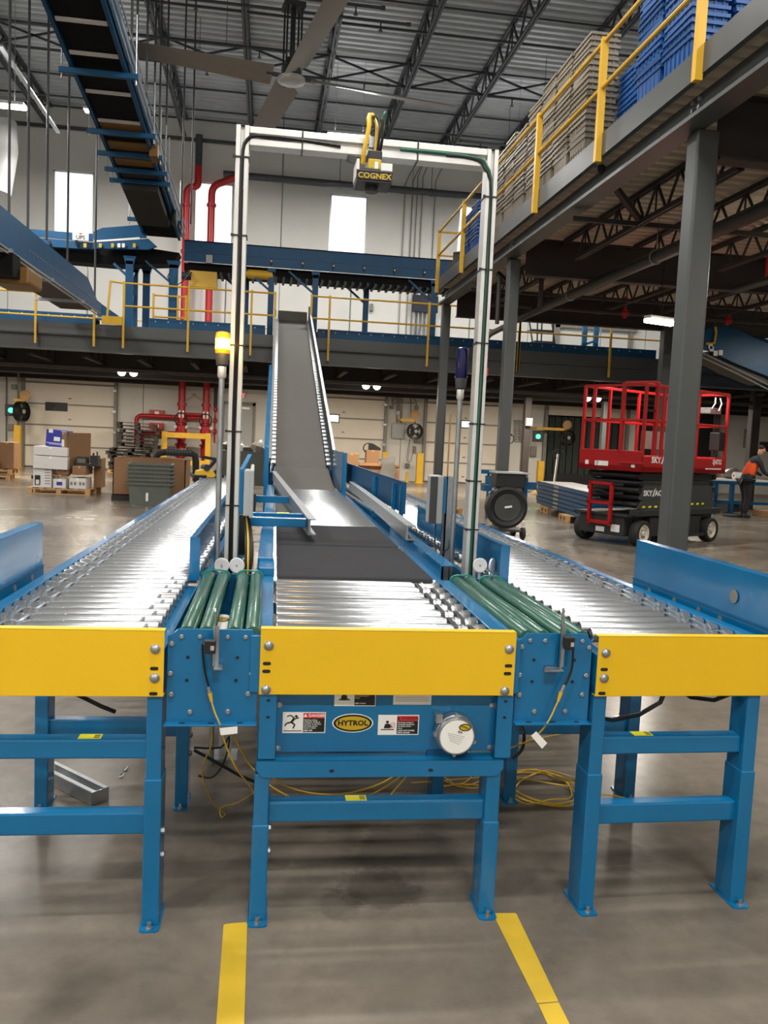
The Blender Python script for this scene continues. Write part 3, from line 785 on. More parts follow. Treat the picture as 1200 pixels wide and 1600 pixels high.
text('lettering', 'Servicing moving or\nenergized equipment\ncan cause severe\ninjury', .0066, M['paper'], lab, (.048,YL-.001,.650), align='LEFT', bold=.0001)
text('lettering', 'LOCK OUT POWER\nbefore servicing', .0064, M['paper'], lab, (.048,YL-.001,.6285), align='LEFT', bold=.0002)
m = MB(); m.lathe((.013,yy,.661),(0,-1,0),[(0,.005),(.0005,.005)],10); m.prism([(.001,yy,.640),(.025,yy,.640),(.021,yy,.655),(.006,yy,.655)],(0,-.0005,0)); m.box(-.008,yy-.0005,.634,.036,yy,.637); m.bar((.02,yy,.652),(.03,yy,.644),.003,.0006,up=(0,1,0)); m.build('pictogram', M['ink'], lab)
m = MB(); m.tube([(.031+cos(a*pi/6)*.007,yy,.650+sin(a*pi/6)*.009) for a in range(12)],.0008,4,closed=True); m.bar((.026,yy,.644),(.036,yy,.656),.0012,.0006,up=(0,1,0)); m.build('red_symbol', M['redink'], lab)
lab = panel_label(-.166,-.03,.715,.77,'paper','hand_hazard_label',mp)
m = MB(); m.box(-.10,YL-.0004,.717,-.032,YL,.768); m.build('black_field', M['ink'], lab)
m = MB(); m.lathe((-.134,yy,.744),(0,-1,0),[(0,.011),(.0005,.011)],7); m.bar((-.15,yy,.738),(-.117,yy,.738),.004,.0006,up=(0,1,0)); m.box(-.155,yy-.0005,.734,-.112,yy,.7355); m.build('pictogram', M['ink'], lab)
text('lettering', 'can cause severe\ninjury', .0066, M['paper'], lab, (-.098,YL-.001,.746), align='LEFT')
text('lettering', 'KEEP AWAY', .0066, M['paper'], lab, (-.098,YL-.001,.724), align='LEFT', bold=.0002)
lab = panel_label(.029,.157,.720,.77,'paper','data_plate',mp)
m = MB()
for k in range(3): m.box(.036,YL-.0004,.744-.006*k,.15,YL,.7455-.006*k)
m.build('printed_lines', M['seal'], lab, kind='stuff')
# round motor with a printed cover
mo = MB(); C0 = (.236,.04,.632); mo.lathe(C0,(0,-1,0),[(0,.066),(.035,.066),(.037,.064),(.05,.064),(.056,.060)],32); mt = mo.build('drive_motor', M['galv'], cc)
m = MB(); m.box(.168,.0,.672,.19,.04,.70); m.build('lug', M['galv'], mt)
for a_ in (-20,90,180,268):
    m = MB(); c_ = (C0[0]+cos(radians(a_))*.068, .02, C0[2]+sin(radians(a_))*.068); m.cyl(c_,(c_[0],-.004,c_[2]),.006,8); m.build('screw', M['galv'], mt)
m = MB(); m.lathe((C0[0],-.0165,C0[2]),(0,-1,0),[(0,.056),(.0008,.056)],32); cv = m.build('cover_label', M['paper'], mt)
oval(cv, .262,.664,.021,.0125,-.0172,'ink','badge_ring'); oval(cv, .262,.664,.017,.009,-.0178,'gold','badge_field')
text('lettering', 'HYTROL', .0075, M['ink'], cv, (.262,-.0188,.664), right=(.93,0,-.36), up=(.36,0,.93), bold=.0002)
text('lettering', 'E24', .010, M['ink'], cv, (.246,-.018,.648), right=(.97,0,-.22), up=(.22,0,.97), bold=.0002)
m = MB()
for k in range(5): m.bar((.205+.002*k,-.0176,.645-.0062*k),(.262-.004*k,-.0176,.632-.0062*k),.0011,.0004,up=(0,1,0))
m.build('printed_lines', M['seal'], cv, kind='stuff')
# supports
for v in (.008, .88, 3.2, 5.6):
    leg(cc, -.392, v, .50 if v < .5 else .75, .33); leg(cc, .376, v, .50 if v < .5 else .75, .33)
    cross(cc, -.37, .356, v+.02, .328, .396, sticker=-.08 if v < .5 else None)
# rollers and belt beds
o = roller_meshes(-.362, .362, .032, 1).build('roller', M['zinc'], cc); row(o, 9, .068, .118, 0, .93)
o = belt_mesh(.118, .029, .016).build('drive_belt', M['black'], cc); row(o, 4, .068, .236, .307, .93)
o2 = clone(o, (0,0,0)); row(o2, 4, .186, .236, .257, .93)
for v0, v1 in ((1.12,2.205),(2.215,3.30)):
    m = MB(); prof = []
    for k in range(7): a_ = pi/2+pi*k/6; prof.append((0,v0+.03+cos(a_)*.03,.928+sin(a_)*.03))
    for k in range(7): a_ = -pi/2+pi*k/6; prof.append((0,v1-.03+cos(a_)*.03,.928+sin(a_)*.03))
    m.prism([(-.357,p_[1],p_[2]) for p_ in prof], (.714,0,0)); bb = m.build('belt', M['belt'], cc)
    m = MB(); m.cyl((-.37,v0+.03,.928),(.37,v0+.03,.928),.024,12); m.cyl((-.37,v1-.03,.928),(.37,v1-.03,.928),.024,12); m.build('pulley', M['zinc'], bb)
o = roller_meshes(-.36, .36, .024, 0).build('roller', M['zinc'], cc); row(o, 75, 3.335, .05, 0, .935)
# left edge: strip of roller ends beside the belts
m = MB()
for k in range(22): m.cyl((-.374,1.15+.1*k,.93),(-.358,1.15+.1*k,.93),.022,8)
m.build('roller_end', M['zinc'], cc, kind='stuff')
# flanged rails along both sides behind the front rollers
m = MB(); m.box(-.44,1.14,.93,-.37,1.4,.99); m.box(-.45,1.35,.93,-.375,6.9,1.005); m.build('raised_rail', M['blue'], cc, bevel=.004)
m = MB(); m.box(.425,1.3,.90,.429,3.1,.995); m.box(.425,1.3,.991,.50,3.1,.995); m.build('flanged_guard', M['blue'], cc, bevel=.001, seg=1)
# steel guide rails and their arms
m = MB(); m.bar((.40,2.2,1.045),(.46,6.7,1.045),.012,.085); m.bar((.425,2.2,1.085),(.485,6.7,1.085),.05,.006); m.bar((.425,2.2,1.005),(.485,6.7,1.005),.05,.006); m.build('guide_channel', M['galv'], cc)
m = MB(); m.bar((-.165,2.35,1.045),(-.40,7.4,1.09),.012,.09); m.bar((-.15,2.35,1.09),(-.385,7.4,1.135),.05,.006); m.bar((-.15,2.35,1.0),(-.385,7.4,1.045),.05,.006); g_ = m.build('deflector_channel', M['galv'], cc)
for v, u1, n_ in ((2.45,-.18,0),(2.75,-.19,1),(4.15,-.26,0)):
    m = MB(); m.box(-.56,v,1.03,u1,v+.055,1.085); a_ = m.build('guide_arm', M['blue'], cc, bevel=.004)
    if n_ == 1:
        m = MB(); m.box(-.36,v+.004,1.085,-.28,v+.05,1.086); m.build('sticker', M['neon'], a_)
for v in (2.4,4.1):
    m = MB(); m.box(-.60,v,.86,-.52,v+.09,1.1); m.build('arm_block', M['steel_dark'], cc)

# ---------------------------------------------------------------- incline belt
ic = thing('incline_conveyor', 'long grey inclined belt conveyor climbing from the centre line to the low platform', 'conveyor', (.416,2.63,0), radians(-.45))
V0, VK, VT, ZK, ZT = 7.12, 8.67, 18.6, 1.147, 4.36
m = MB(); b = []
pth = [(V0,.955)]+[(V0+(VK-V0)*t_, .955+(ZK-.955)*(t_**1.6)) for t_ in (.2,.4,.6,.8)]+[(VK,ZK)]
n = m.add([(u,v,z) for u in (-.36,.36) for v,z in pth]+[(u,v,z-.03) for u in (-.36,.36) for v,z in pth]); k = len(pth)
for i in range(k-1):
    m.face((n+i,n+k+i,n+k+i+1,n+i+1), True); m.face((n+2*k+i,n+2*k+i+1,n+3*k+i+1,n+3*k+i), True)
m.face((n,n+2*k,n+3*k,n+k)); m.build('transition_belt', M['belt_grey'], ic)
m = MB(); m.prism([(-.335,VK+.01,ZK),(-.335,VT,ZT),(-.335,VT+.03,ZT-.05),(-.335,VK+.05,ZK-.06)], (.67,0,0)); m.build('belt', M['belt_grey'], ic)
m = MB(); m.prism([(-.36,VT,ZT),(-.36,VT+.25,ZT+.26),(-.36,VT+.28,ZT+.22),(-.36,VT+.03,ZT-.05)], (.72,0,0)); m.build('head_plate', M['belt_grey'], ic)
dz = (ZT-ZK)/(VT-VK)
def zi(v): return ZK+(v-VK)*dz
for s in (-1, 1):
    u0, u1 = s*.375, s*.44
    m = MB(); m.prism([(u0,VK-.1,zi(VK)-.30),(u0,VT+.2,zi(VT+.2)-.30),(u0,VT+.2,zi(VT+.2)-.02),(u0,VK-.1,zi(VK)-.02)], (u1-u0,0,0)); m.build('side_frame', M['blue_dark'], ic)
    h = .10 if s < 0 else .24
    m = MB(); m.prism([(s*.40,VK-.3,zi(VK)-.08),(s*.40,VT+.55,zi(VT+.55)-.04),(s*.40,VT+.55,zi(VT+.55)+h),(s*.40,VK-.2,zi(VK)+h-.03)], (s*.006,0,0)); m.prism([(s*.40,VK-.2,zi(VK)+h-.03),(s*.40,VT+.55,zi(VT+.55)+h),(s*.40,VT+.55,zi(VT+.55)+h+.01),(s*.40,VK-.2,zi(VK)+h-.02)], (s*.05,0,0))
    sg_ = m.build('side_guard', M['galv'] if s < 0 else M['steel_dark'], ic)  # right guard: shadowed blue put in as dark steel colour
    m = MB(); m.bar((s*.417,VK-.2,zi(VK)+h+.0),(s*.417,VT+.55,zi(VT+.55)+h+.02),.035,.02); m.build('top_flange', M['galv'], sg_)
    m = MB(); m.prism([(s*.337,VK,zi(VK)-.03),(s*.337,VT,zi(VT)-.03),(s*.337,VT,zi(VT)+.004),(s*.337,VK,zi(VK)+.004)], (s*.062,0,0)); m.build('gap_shade_strip', M['belt_black'], ic)  # black strip puts shade into the gaps between the roller ends
    m = MB(); v = VK+.1
    while v < VT: m.cyl((s*.342,v,zi(v)+.01),(s*.397,v,zi(v)+.01),.040,8); v += .17
    m.build('roller_end', M['alu'] if s < 0 else M['galv'], ic, kind='stuff')
# blue plates at the foot of the incline
m = MB(); m.box(.405,6.9,.93,.412,8.9,1.40); m.box(.405,6.9,.93,.455,6.91,1.40); m.build('foot_guard', M['blue'], ic, bevel=.001, seg=1)
m = MB(); m.box(-.48,7.2,.5,-.43,8.6,1.42); m.build('foot_guard', M['blue'], ic)
m = MB(); m.box(-.50,8.0,.95,-.44,11.2,1.1); m.bar((-.47,8.6,1.2),(-.47,13.6,zi(13.6)-.05),.06,.34); m.build('drive_cover', M['blue'], ic)
for v in (9.8,13.0,16.2):
    for s in (-1,1):
        m = MB(); m.box(s*.40-.04,v,0,s*.40+.04,v+.1,zi(v)-.28); m.build('leg', M['blue_dark'], ic)
    m = MB(); m.box(-.36,v+.02,(zi(v)-.28)*.55,.36,v+.07,(zi(v)-.28)*.55+.08); m.build('crossbar', M['blue_dark'], ic)
m = MB(); m.box(-.46,8.7,.95,-.42,9.4,1.25); m.build('cover_plate', M['galv'], ic)

# ---------------------------------------------------------------- green roller transfer units
BOLT = [(210,463),(593,463),(207,605),(587,605),(213,705),(572,703),(302,790),(480,788)]
SMALL = [(255,430),(340,430),(470,430),(553,430)]
HOLE = [(285,530),(517,530),(282,640),(513,640)]
def transfer(x0, x1, xs, label, tiltx):
    W_ = x1-x0
    t = thing('transfer_unit', label, 'transfer', (x0,2.65,0))
    fx = lambda p: (p-190)/425*W_
    fz = lambda q: .972-(q-395)/445*.30
    m = MB(); m.prism([(0,0,.668),(W_,0,.668),(W_,0,.945),(W_-.012,0,.955),(W_-.02,0,.972),(.03,0,.972),(.014,0,.955),(0,0,.95)], (0,.006,0))
    m.box(-.004,-.035,.668,W_+.002,.0,.673); pl = m.build('front_plate', M['blue'], t, bevel=.001, seg=1)
    for p,q in BOLT: hexbolt(pl, (fx(p),-.0005,fz(q)), (0,-1,0), .0085, False)
    for p,q in SMALL: hexbolt(pl, (fx(p),-.0005,fz(q)), (0,-1,0), .0075, False)
    for p,q in HOLE:
        m = MB(); m.lathe((fx(p),-.0003,fz(q)),(0,-1,0),[(0,.006),(.0006,.006)],10); m.build('hole', M['black'], pl)
    for k in range(3): slot(pl, W_*(.18+.32*k), -.02, .6735, .02, .006)
    m = MB(); m.box(.02,1.08,.70,W_-.02,1.09,.965); m.build('rear_plate', M['blue_dark'], t)
    m = MB(); m.box(.02,.006,.70,.026,1.08,.90); m.box(W_-.026,.006,.70,W_-.02,1.08,.90); m.box(.026,.01,.70,W_-.026,1.08,.706); m.build('frame_tray', M['blue_dark'], t)
    for x in xs:
        m = MB(); m.lathe((x-x0,.012,.955),(0,1,0),[(0,.012),(.001,.024),(.006,.0265),(1.045,.0265),(1.05,.024),(1.051,.012)],16); r_ = m.build('green_roller', M['green'], t)
        m = MB(); m.cyl((x-x0,1.05,.955),(x-x0,1.075,.955),.02,12); m.build('pulley_end', M['black'], r_)
    for a_, b_ in ((0,1),(2,3)):
        m = MB(); xa, xb = xs[a_]-x0, xs[b_]-x0
        pts = [(xa+cos(pi/2+pi*k/6)*.029,1.068,.955+sin(pi/2+pi*k/6)*.029) for k in range(7)]+[(xb+cos(-pi/2+pi*k/6)*.029,1.068,.955+sin(-pi/2+pi*k/6)*.029) for k in range(7)]
        m.tube(pts, .004, 5, closed=True); m.build('round_belt', M['teal'], t)
    return t
tl_ = transfer(-.283, -.001, (-.225,-.165,-.078,-.02), 'left transfer unit: green rollers behind a bolted blue plate between two yellow plates', 0)
tr_ = transfer(.853, 1.112, (.885,.942,1.022,1.078), 'right transfer unit: green rollers behind a bolted blue plate beside the grey motor', 0)
m = MB(); m.lathe((.140,.583,.80),(0,-.5,1),[(0,.068),(.06,.068),(.066,.064)],24); mt = m.build('drive_motor', M['black'], tl_)
m = MB(); m.lathe((.140,.55,.8605),(0,-.5,1),[(0,.06),(.001,.06)],24); lb = m.build('motor_label', M['paper'], mt)
nrm = Vector((0,-.447,.894)); upv = Vector((0,.894,.447))
c_ = Vector((.140,.55,.8605))+nrm*.0015+upv*.028
m = MB(); m.prism([c_+Vector((1,0,0))*cos(2*pi*k/24)*.026+upv*sin(2*pi*k/24)*.014 for k in range(24)], nrm*.0006); m.build('badge', M['ink'], lb)
m = MB(); m.prism([c_+nrm*.0007+Vector((1,0,0))*cos(2*pi*k/24)*.021+upv*sin(2*pi*k/24)*.010 for k in range(24)], nrm*.0006); m.build('badge_field', M['gold'], lb)
text('lettering', 'HYTROL', .009, M['ink'], lb, c_+nrm*.0016, up=upv, bold=.0002)

# photo-eye sensors on stainless brackets, with their cables
def cable(name, label, pts, r, mat, cat='cable', n=6, sub=3, group=None):
    """A smooth cable through world points (Catmull-Rom)."""
    P_ = [Vector(p) for p in pts]; out = []
    for i in range(len(P_)-1):
        p0, p1, p2, p3 = P_[max(i-1,0)], P_[i], P_[i+1], P_[min(i+2,len(P_)-1)]
        for k in range(sub):
            t_ = k/sub
            out.append(.5*((2*p1)+(p2-p0)*t_+(2*p0-5*p1+4*p2-p3)*t_*t_+(3*p1-p0-3*p2+p3)*t_**3))
    out.append(P_[-1])
    m = MB(); m.tube(out, r, n)
    if isinstance(label, str):
        o = m.build(name, M[mat]); tag(o, label, cat, group); return o
    return m.build(name, M[mat], label)
def Q(px, py, Y=2.62): return at(px, py, Y=Y)
def sensor(xb, zb0, zb1, foot_x, label, side, cab, conn, jack, tagpts, off):
    t = thing('photo_eye', label, 'sensor', (xb,2.62,zb0), world=True)
    Y = 2.635
    m = MB(); m.box(xb-.004,Y-.004,zb0,xb+.013,Y+.0,zb1); m.box(xb-.004,Y-.02,zb0,xb-.001,Y,zb1); m.box(min(xb,foot_x),Y-.045,zb0-.003,max(xb,foot_x),Y+.014,zb0); m.box(min(xb,foot_x),Y+.008,zb0-.02,max(xb,foot_x),Y+.012,zb0); m.build('bracket', M['galv'], t)
    m = MB(); m.tube([(xb,Y-.012,zb1-.005),(xb,Y-.012,zb1+.05),(xb,Y-.006,zb1+.057),(xb,Y,zb1+.05),(xb,Y,zb1-.005)],.003,6); m.build('bracket_loop', M['zinc'], t)
    sz = zb1-.055
    m = MB(); m.box(xb+off-.017,Y-.055,sz-.02,xb+off+.017,Y-.032,sz+.022); s_ = m.build('sensor_body', M['black'], t, bevel=.003)
    m = MB(); m.box(xb+off+.002,Y-.0558,sz-.008,xb+off+.013,Y-.0548,sz+.006); m.build('sensor_window', M['grey_box'], s_)
    top = Vector((xb+off,Y-.045,sz-.02))
    cable('sensor_lead', t, [top]+[Q(*p) for p in cab], .0042, 'cable_k')
    a_, b_ = Q(*conn[0]), Q(*conn[1])
    m = MB(); m.cyl(a_,b_,.0072,10); m.build('connector_nut', M['zinc'], t)
    c_ = Q(*jack[0])
    m = MB(); m.cyl(b_,c_,.0075,10,.0045); m.build('connector_body', M['cable_y'], t)
    cable('patch_lead', t, [c_]+[at(p[0],p[1],Y=p[2]) for p in jack[1:]], .0028, 'cable_y')
    g_ = [at(p[0],p[1],Y=2.60) for p in tagpts]
    m = MB(); m.prism(g_, (0,.0015,0)); m.build('cable_tag', M['paper'], t)
    return t
sensor(-.137,.862,.985,-.112,'photo eye on a steel bracket in front of the left green rollers',-1,
       [(317,1005),(318,1035),(322,1057),(326,1072)], [(325.5,1073),(328,1082)], [(331,1097),(336,1114,2.62),(343,1130,2.62),(349,1152,2.64),(359,1180,2.68),(372,1205,2.75),(390,1228,2.9),(402,1250,3.0)], [(343,1138),(371,1135),(371,1146),(345,1149)], -.012)
sensor(.995,.862,1.008,.948,'photo eye on a steel bracket in front of the right green rollers',1,
       [(895,1000),(894,1040),(888,1060),(883,1070)], [(882,1070),(877,1081)], [(872,1096),(868,1104,2.62),(858,1125,2.62),(843,1145,2.64),(825,1158,2.7),(800,1168,2.85),(790,1172,2.95)], [(830,1150),(838,1143),(855,1161),(847,1170)], .012)
# ================================================================= WHITE CAMERA ARCH
GY = 4.05
ga = thing('camera_arch', 'tall white extruded aluminium arch standing over the centre conveyor', 'arch', (.43,GY,0), world=True)
def extrusion(mb, x0, x1, z0, z1, vert=True):
    """Two face strips with an open slot between them."""
    if vert:
        w_ = x1-x0
        mb.box(x0,GY-.025,z0,x0+w_*.36,GY+.055,z1); mb.box(x1-w_*.36,GY-.025,z0,x1,GY+.055,z1); mb.box(x0+w_*.3,GY-.004,z0,x1-w_*.3,GY+.05,z1)
    else:
        h_ = z1-z0
        mb.box(x0,GY-.025,z0,x1,GY+.055,z0+h_*.36); mb.box(x0,GY-.025,z1-h_*.36,x1,GY+.055,z1); mb.box(x0,GY-.004,z0+h_*.3,x1,GY+.05,z1-h_*.3)
lx = (-.178,-.118); rx = (1.0,1.055)
m = MB(); extrusion(m, lx[0], lx[1], .0, 2.99); pL = m.build('post', M['alu'], ga, bevel=.002, seg=1)
m = MB(); extrusion(m, rx[0], rx[1], .0, 2.985); pR = m.build('post', M['alu'], ga, bevel=.002, seg=1)
m = MB(); extrusion(m, lx[1]+.001, rx[0]-.001, 2.90, 2.982, False); bm_ = m.build('beam', M['alu'], ga, bevel=.002, seg=1)
for (x0,x1) in (lx, rx):
    m = MB(); m.box(x0-.03,GY-.06,0,x1+.03,GY+.09,.012); m.build('base_plate', M['galv'], ga)
    m = MB(); m.box(x0,GY-.025,2.985,x1,GY+.055,2.991); m.build('end_cap', M['black'], ga)
for x0, x1, zz in ((lx[0],lx[1],2.84),(lx[0],lx[1],2.49),(lx[0],lx[1],1.99),(lx[0],lx[1],1.59),(lx[0],lx[1],1.24),(rx[0],rx[1],2.76),(rx[0],rx[1],2.42),(rx[0],rx[1],2.07),(rx[0],rx[1],1.68),(rx[0],rx[1],1.40),(rx[0],rx[1],1.16)):
    m = MB(); m.box(x0-.004,GY-.03,zz,x1+.004,GY+.058,zz+.007); m.box(x0-.012,GY-.034,zz-.002,x0,GY-.022,zz+.009); m.build('cable_tie', M['black'], ga)
for xx in (.12,.66):
    m = MB(); m.box(xx,GY-.03,2.895,xx+.007,GY+.058,2.987); m.build('cable_tie', M['black'], ga)
xm = (lx[0]+lx[1])/2
cable('post_cable', ga, [(xm,GY-.02,.3),(xm+.004,GY-.022,1.0),(xm-.004,GY-.022,1.7),(xm+.003,GY-.022,2.3),(xm,GY-.022,2.8),(xm+.02,GY-.026,2.92),(xm+.10,GY-.026,2.944),(.15,GY-.026,2.940),(.30,GY-.03,2.93)], .009, 'cable_k')
cable('post_cable', ga, [(xm+.008,GY-.02,.3),(xm-.006,GY-.024,1.2),(xm+.006,GY-.024,2.0),(xm+.004,GY-.024,2.7)], .007, 'cable_k')
xm = (rx[0]+rx[1])/2
cable('post_cable', ga, [(xm,GY-.02,.4),(xm-.003,GY-.022,1.2),(xm+.003,GY-.022,2.0),(xm,GY-.022,2.75),(xm-.03,GY-.028,2.90),(xm-.09,GY-.026,2.935),(.75,GY-.026,2.943),(.58,GY-.03,2.94)], .0085, 'cable_g')
cable('post_cable', ga, [(xm+.006,GY-.02,.4),(xm+.005,GY-.026,1.6),(xm+.002,GY-.026,2.7),(xm-.04,GY-.03,2.89),(xm-.1,GY-.028,2.93),(.8,GY-.03,2.935)], .006, 'cable_k')

# camera head under the beam
ch = thing('scanner_camera', 'black and yellow scanner camera hung under the white arch beam', 'camera', (.48,GY,2.8), world=True)
m = MB(); m.box(.395,GY-.17,2.795,.56,GY-.165,2.848); fp = m.build('name_plate', M['black'], ch, bevel=.004)
m = MB(); m.box(.402,GY-.171,2.803,.553,GY-.1705,2.840); m.box(.402,GY-.171,2.803,.553,GY-.1705,2.840); m.build('plate_border', M['gold'], fp)
m = MB(); m.box(.405,GY-.1715,2.806,.550,GY-.1708,2.837); m.build('plate_field', M['ink'], fp)
text('plate_lettering', 'COGNEX', .034, M['gold'], fp, (.4775,GY-.173,2.8215), bold=.0008, sx=1.05)
m = MB(); m.box(.40,GY-.16,2.80,.56,GY+.0,2.86); m.build('light_body', M['steel_dark'], ch, bevel=.004)
m = MB(); m.box(.505,GY-.165,2.85,.558,GY-.02,2.885); m.build('white_side_panel', M['white'], ch, bevel=.003)
m = MB(); m.box(.395,GY-.165,2.82,.408,GY-.02,2.895); m.build('white_side_panel', M['white'], ch, bevel=.002)
m = MB(); m.box(.448,GY-.15,2.86,.508,GY-.02,2.905); yb_ = m.build('yellow_body', M['gold'], ch, bevel=.004)
m = MB(); m.box(.478,GY-.1508,2.862,.494,GY-.15,2.892); m.build('yellow_body_label', M['paper'], yb_)
m = MB(); m.box(.448,GY-.14,2.905,.512,GY-.03,2.945); m.build('upper_body', M['black'], ch, bevel=.004)
m = MB(); m.cyl((.475,GY-.09,2.80),(.475,GY-.09,2.772),.03,16); m.build('lens_barrel', M['black'], ch)
m = MB(); m.box(.455,GY-.03,2.93,.52,GY+.05,3.0); m.box(.46,GY-.04,2.99,.51,GY-.03,3.04); m.build('mount_block', M['galv'], ch)
m = MB(); m.bar((.37,GY-.05,2.925),(.41,GY-.1,2.905),.03,.03); m.build('swivel_knuckle', M['charcoal'], ch)
for pts, r_, mt in (([(.425,GY-.12,2.885),(.430,GY-.14,2.95),(.448,GY-.12,3.0),(.452,GY-.05,3.06),(.47,GY+.0,3.095),(.49,GY-.03,3.06),(.492,GY-.09,2.99),(.487,GY-.1,2.945)], .011, 'cable_y'),
                 ([(.492,GY-.11,2.945),(.497,GY-.13,2.99),(.485,GY-.1,3.05),(.478,GY-.02,3.07),(.51,GY+.02,3.0)], .007, 'cable_k'),
                 ([(.505,GY-.1,2.945),(.515,GY-.12,2.99),(.512,GY-.08,3.05),(.50,GY-.02,3.04),(.47,GY+.02,3.02)], .007, 'cable_k'),
                 ([(.50,GY-.02,3.03),(.515,GY-.04,3.07),(.535,GY-.02,3.105),(.53,GY+.0,3.05),(.52,GY,2.99)], .006, 'cable_g')):
    cable('camera_cable', ch, [(x_,y_,z_+(.055 if z_ > 2.96 else 0)) for x_,y_,z_ in pts], r_, mt)

ch.location = Vector(ch.location)+Vector((-.03,0,-.055))
# reflector discs low on the arch posts
def disc(x, z, rz, label):
    t = thing('reflector_disc', label, 'reflector', (x,GY-.125,z), rz)
    m = MB(); m.lathe((0,0,0),(0,-1,0),[(0,.035),(.004,.036),(.008,.034),(.0081,.028),(.0065,.012),(.0065,.004)],24); m.build('disc', M['white'], t)
    m = MB(); m.lathe((0,-.006,0),(0,-1,0),[(0,.004),(.004,.004)],8); m.build('screw', M['galv'], t)
    m = MB(); m.box(-.006,.0,-.12,.006,.004,.02); m.build('bracket', M['alu'], t)
disc(-.183,.972,radians(6),'round white reflector disc at the left post foot, the left one of its pair')
disc(-.113,.974,radians(-6),'round white reflector disc at the left post foot, the right one of its pair')
disc(1.047,1.002,0,'round white reflector disc facing forward at the right post foot')
disc(1.105,1.002,radians(52),'round white reflector disc turned sideways at the right post foot')

# beacons on poles
def beacon(x, y, z0, z1, lens, label, lit):
    t = thing('beacon', label, 'beacon', (x,y,0))
    m = MB(); m.cyl((0,0,0),(0,0,z0-.06),.0135,10); m.build('pole', M['galv'], t)
    m = MB(); m.lathe((0,0,z0-.11),(0,0,1),[(0,.016),(.01,.02),(.06,.02),(.065,.016)],12); m.build('pole_coupling', M['alu'], t)
    m = MB(); m.lathe((0,0,z0-.06),(0,0,1),[(0,.017),(.01,.027),(.06,.031),(.065,.030)],20); m.build('base', M['charcoal'], t)
    h_ = z1-z0
    m = MB(); m.lathe((0,0,z0),(0,0,1),[(0,.030),(.01,.033),(h_*.8,.033),(h_*.95,.030),(h_,.018)],24); le = m.build('lens', M[lens], t)
    if lit:
        m = MB(); m.lathe((0,0,z0+.02),(0,0,1),[(0,.0338),(.05,.0338)],24); m.build('lit_band', M['amber_core'], le)
        pl = bpy.data.lights.new('lamp_light', 'POINT'); pl.energy = 2.5; pl.color = (1,.55,.12); pl.shadow_soft_size = .05
        o = bpy.data.objects.new('lamp_light', pl); COL.objects.link(o); o.parent = t; o.location = (0,-.09,z0+.06)
    return t
beacon(-.209, 3.97, 1.945, 2.045, 'amber', 'glowing amber beacon on a thin pole beside the left arch post', True)
beacon(1.015, 4.4, 1.925, 2.09, 'blue_lens', 'unlit dark blue beacon on a thin pole beside the right arch post', False)

# grey control boxes with blue backs
t = thing('control_box', 'slim grey box with a blue back on the left arch post', 'enclosure', (-.10,4.6,1.27), world=True)
m = MB(); m.prism([(-.075,4.55,1.13),(-.055,4.55,1.13),(-.055,4.66,1.16),(-.075,4.66,1.16)],(0,0,.26)); m.box(-.108,4.56,1.14,-.062,4.72,1.39); m.build('grey_cover', M['grey_box'], t, bevel=.006)
m = MB(); m.box(-.145,4.58,1.15,-.109,4.72,1.395); m.build('blue_back', M['blue'], t, bevel=.003)
m = MB(); m.bar((-.12,4.62,1.39),(-.08,4.66,1.47),.03,.008); m.build('top_bracket', M['blue'], t)
m = MB(); m.box(-.16,4.65,0,-.13,4.69,1.2); m.build('stand_post', M['galv'], t)
for k in range(4): cable('control_cable', t, [(-.10+.008*k,4.62,1.14),(-.09+.01*k,4.6,1.05),(-.085+.012*k,4.5,.96),(-.08+.008*k,4.42,.82),(-.10+.01*k,4.4,.55)], .006, 'cable_k' if k != 1 else 'cable_y')
t = thing('control_box', 'slim grey box with a dark door on a steel strut by the right arch post', 'enclosure', (.97,4.6,0), world=True)
m = MB(); m.box(.915,4.55,1.13,.985,4.68,1.40); m.build('grey_cover', M['grey_box'], t, bevel=.008)
m = MB(); m.box(.908,4.545,1.135,.95,4.5499,1.395); m.build('dark_door', M['charcoal'], t, bevel=.004)
m = MB(); m.box(.986,4.56,1.19,1.004,4.66,1.385); m.build('blue_back', M['blue'], t)
m = MB(); m.box(1.006,4.58,0,1.014,4.66,1.395); m.box(1.006,4.58,0,1.048,4.588,1.395); m.box(1.006,4.652,0,1.048,4.66,1.395); m.build('strut_post', M['galv'], t)
cable('control_cable', t, [(.96,4.6,1.13),(.955,4.58,1.05),(.96,4.56,.98),(.955,4.5,.90),(.98,4.4,.7)], .004, 'cable_k')
cable('control_cable', t, [(1.045,4.6,1.06),(1.03,4.55,1.0),(.985,4.5,.97),(.97,4.45,.85)], .004, 'cable_k')

# ---------------------------------------------------------------- cables on the floor and under the beds
def loops(cx, cy, n_, rx_, ry_, seed):
    r_ = random.Random(seed); pts = []
    for k in range(n_*9):
        a_ = 2*pi*k/9; f_ = .65+.45*r_.random()
        pts.append((cx+cos(a_)*rx_*f_+.05*sin(a_*.23), cy+sin(a_)*ry_*f_, .008+.011*r_.random()))
    return pts
cable('floor_cable', 'untidy coil of yellow cable on the floor behind the right legs', [(.95,3.9,.01)]+loops(1.33,3.62,5,.19,.20,3)+[(1.55,3.55,.01),(1.68,3.50,.01),(1.80,3.3,.01)], .0030, 'cable_y', sub=4)
cable('floor_cable', 'smaller tangle of yellow cable on the floor behind the centre legs', [(.72,3.7,.01)]+loops(.95,3.75,4,.13,.12,9)+[(1.1,3.62,.01),(1.13,3.5,.01)], .0030, 'cable_y', sub=4)
cable('floor_cable', 'yellow cable lying across the floor towards the right wall of the hall', [(1.15,3.75,.008),(1.35,4.15,.008),(1.6,4.3,.008),(2.0,4.5,.008),(2.4,5.0,.008)], .0030, 'cable_y')
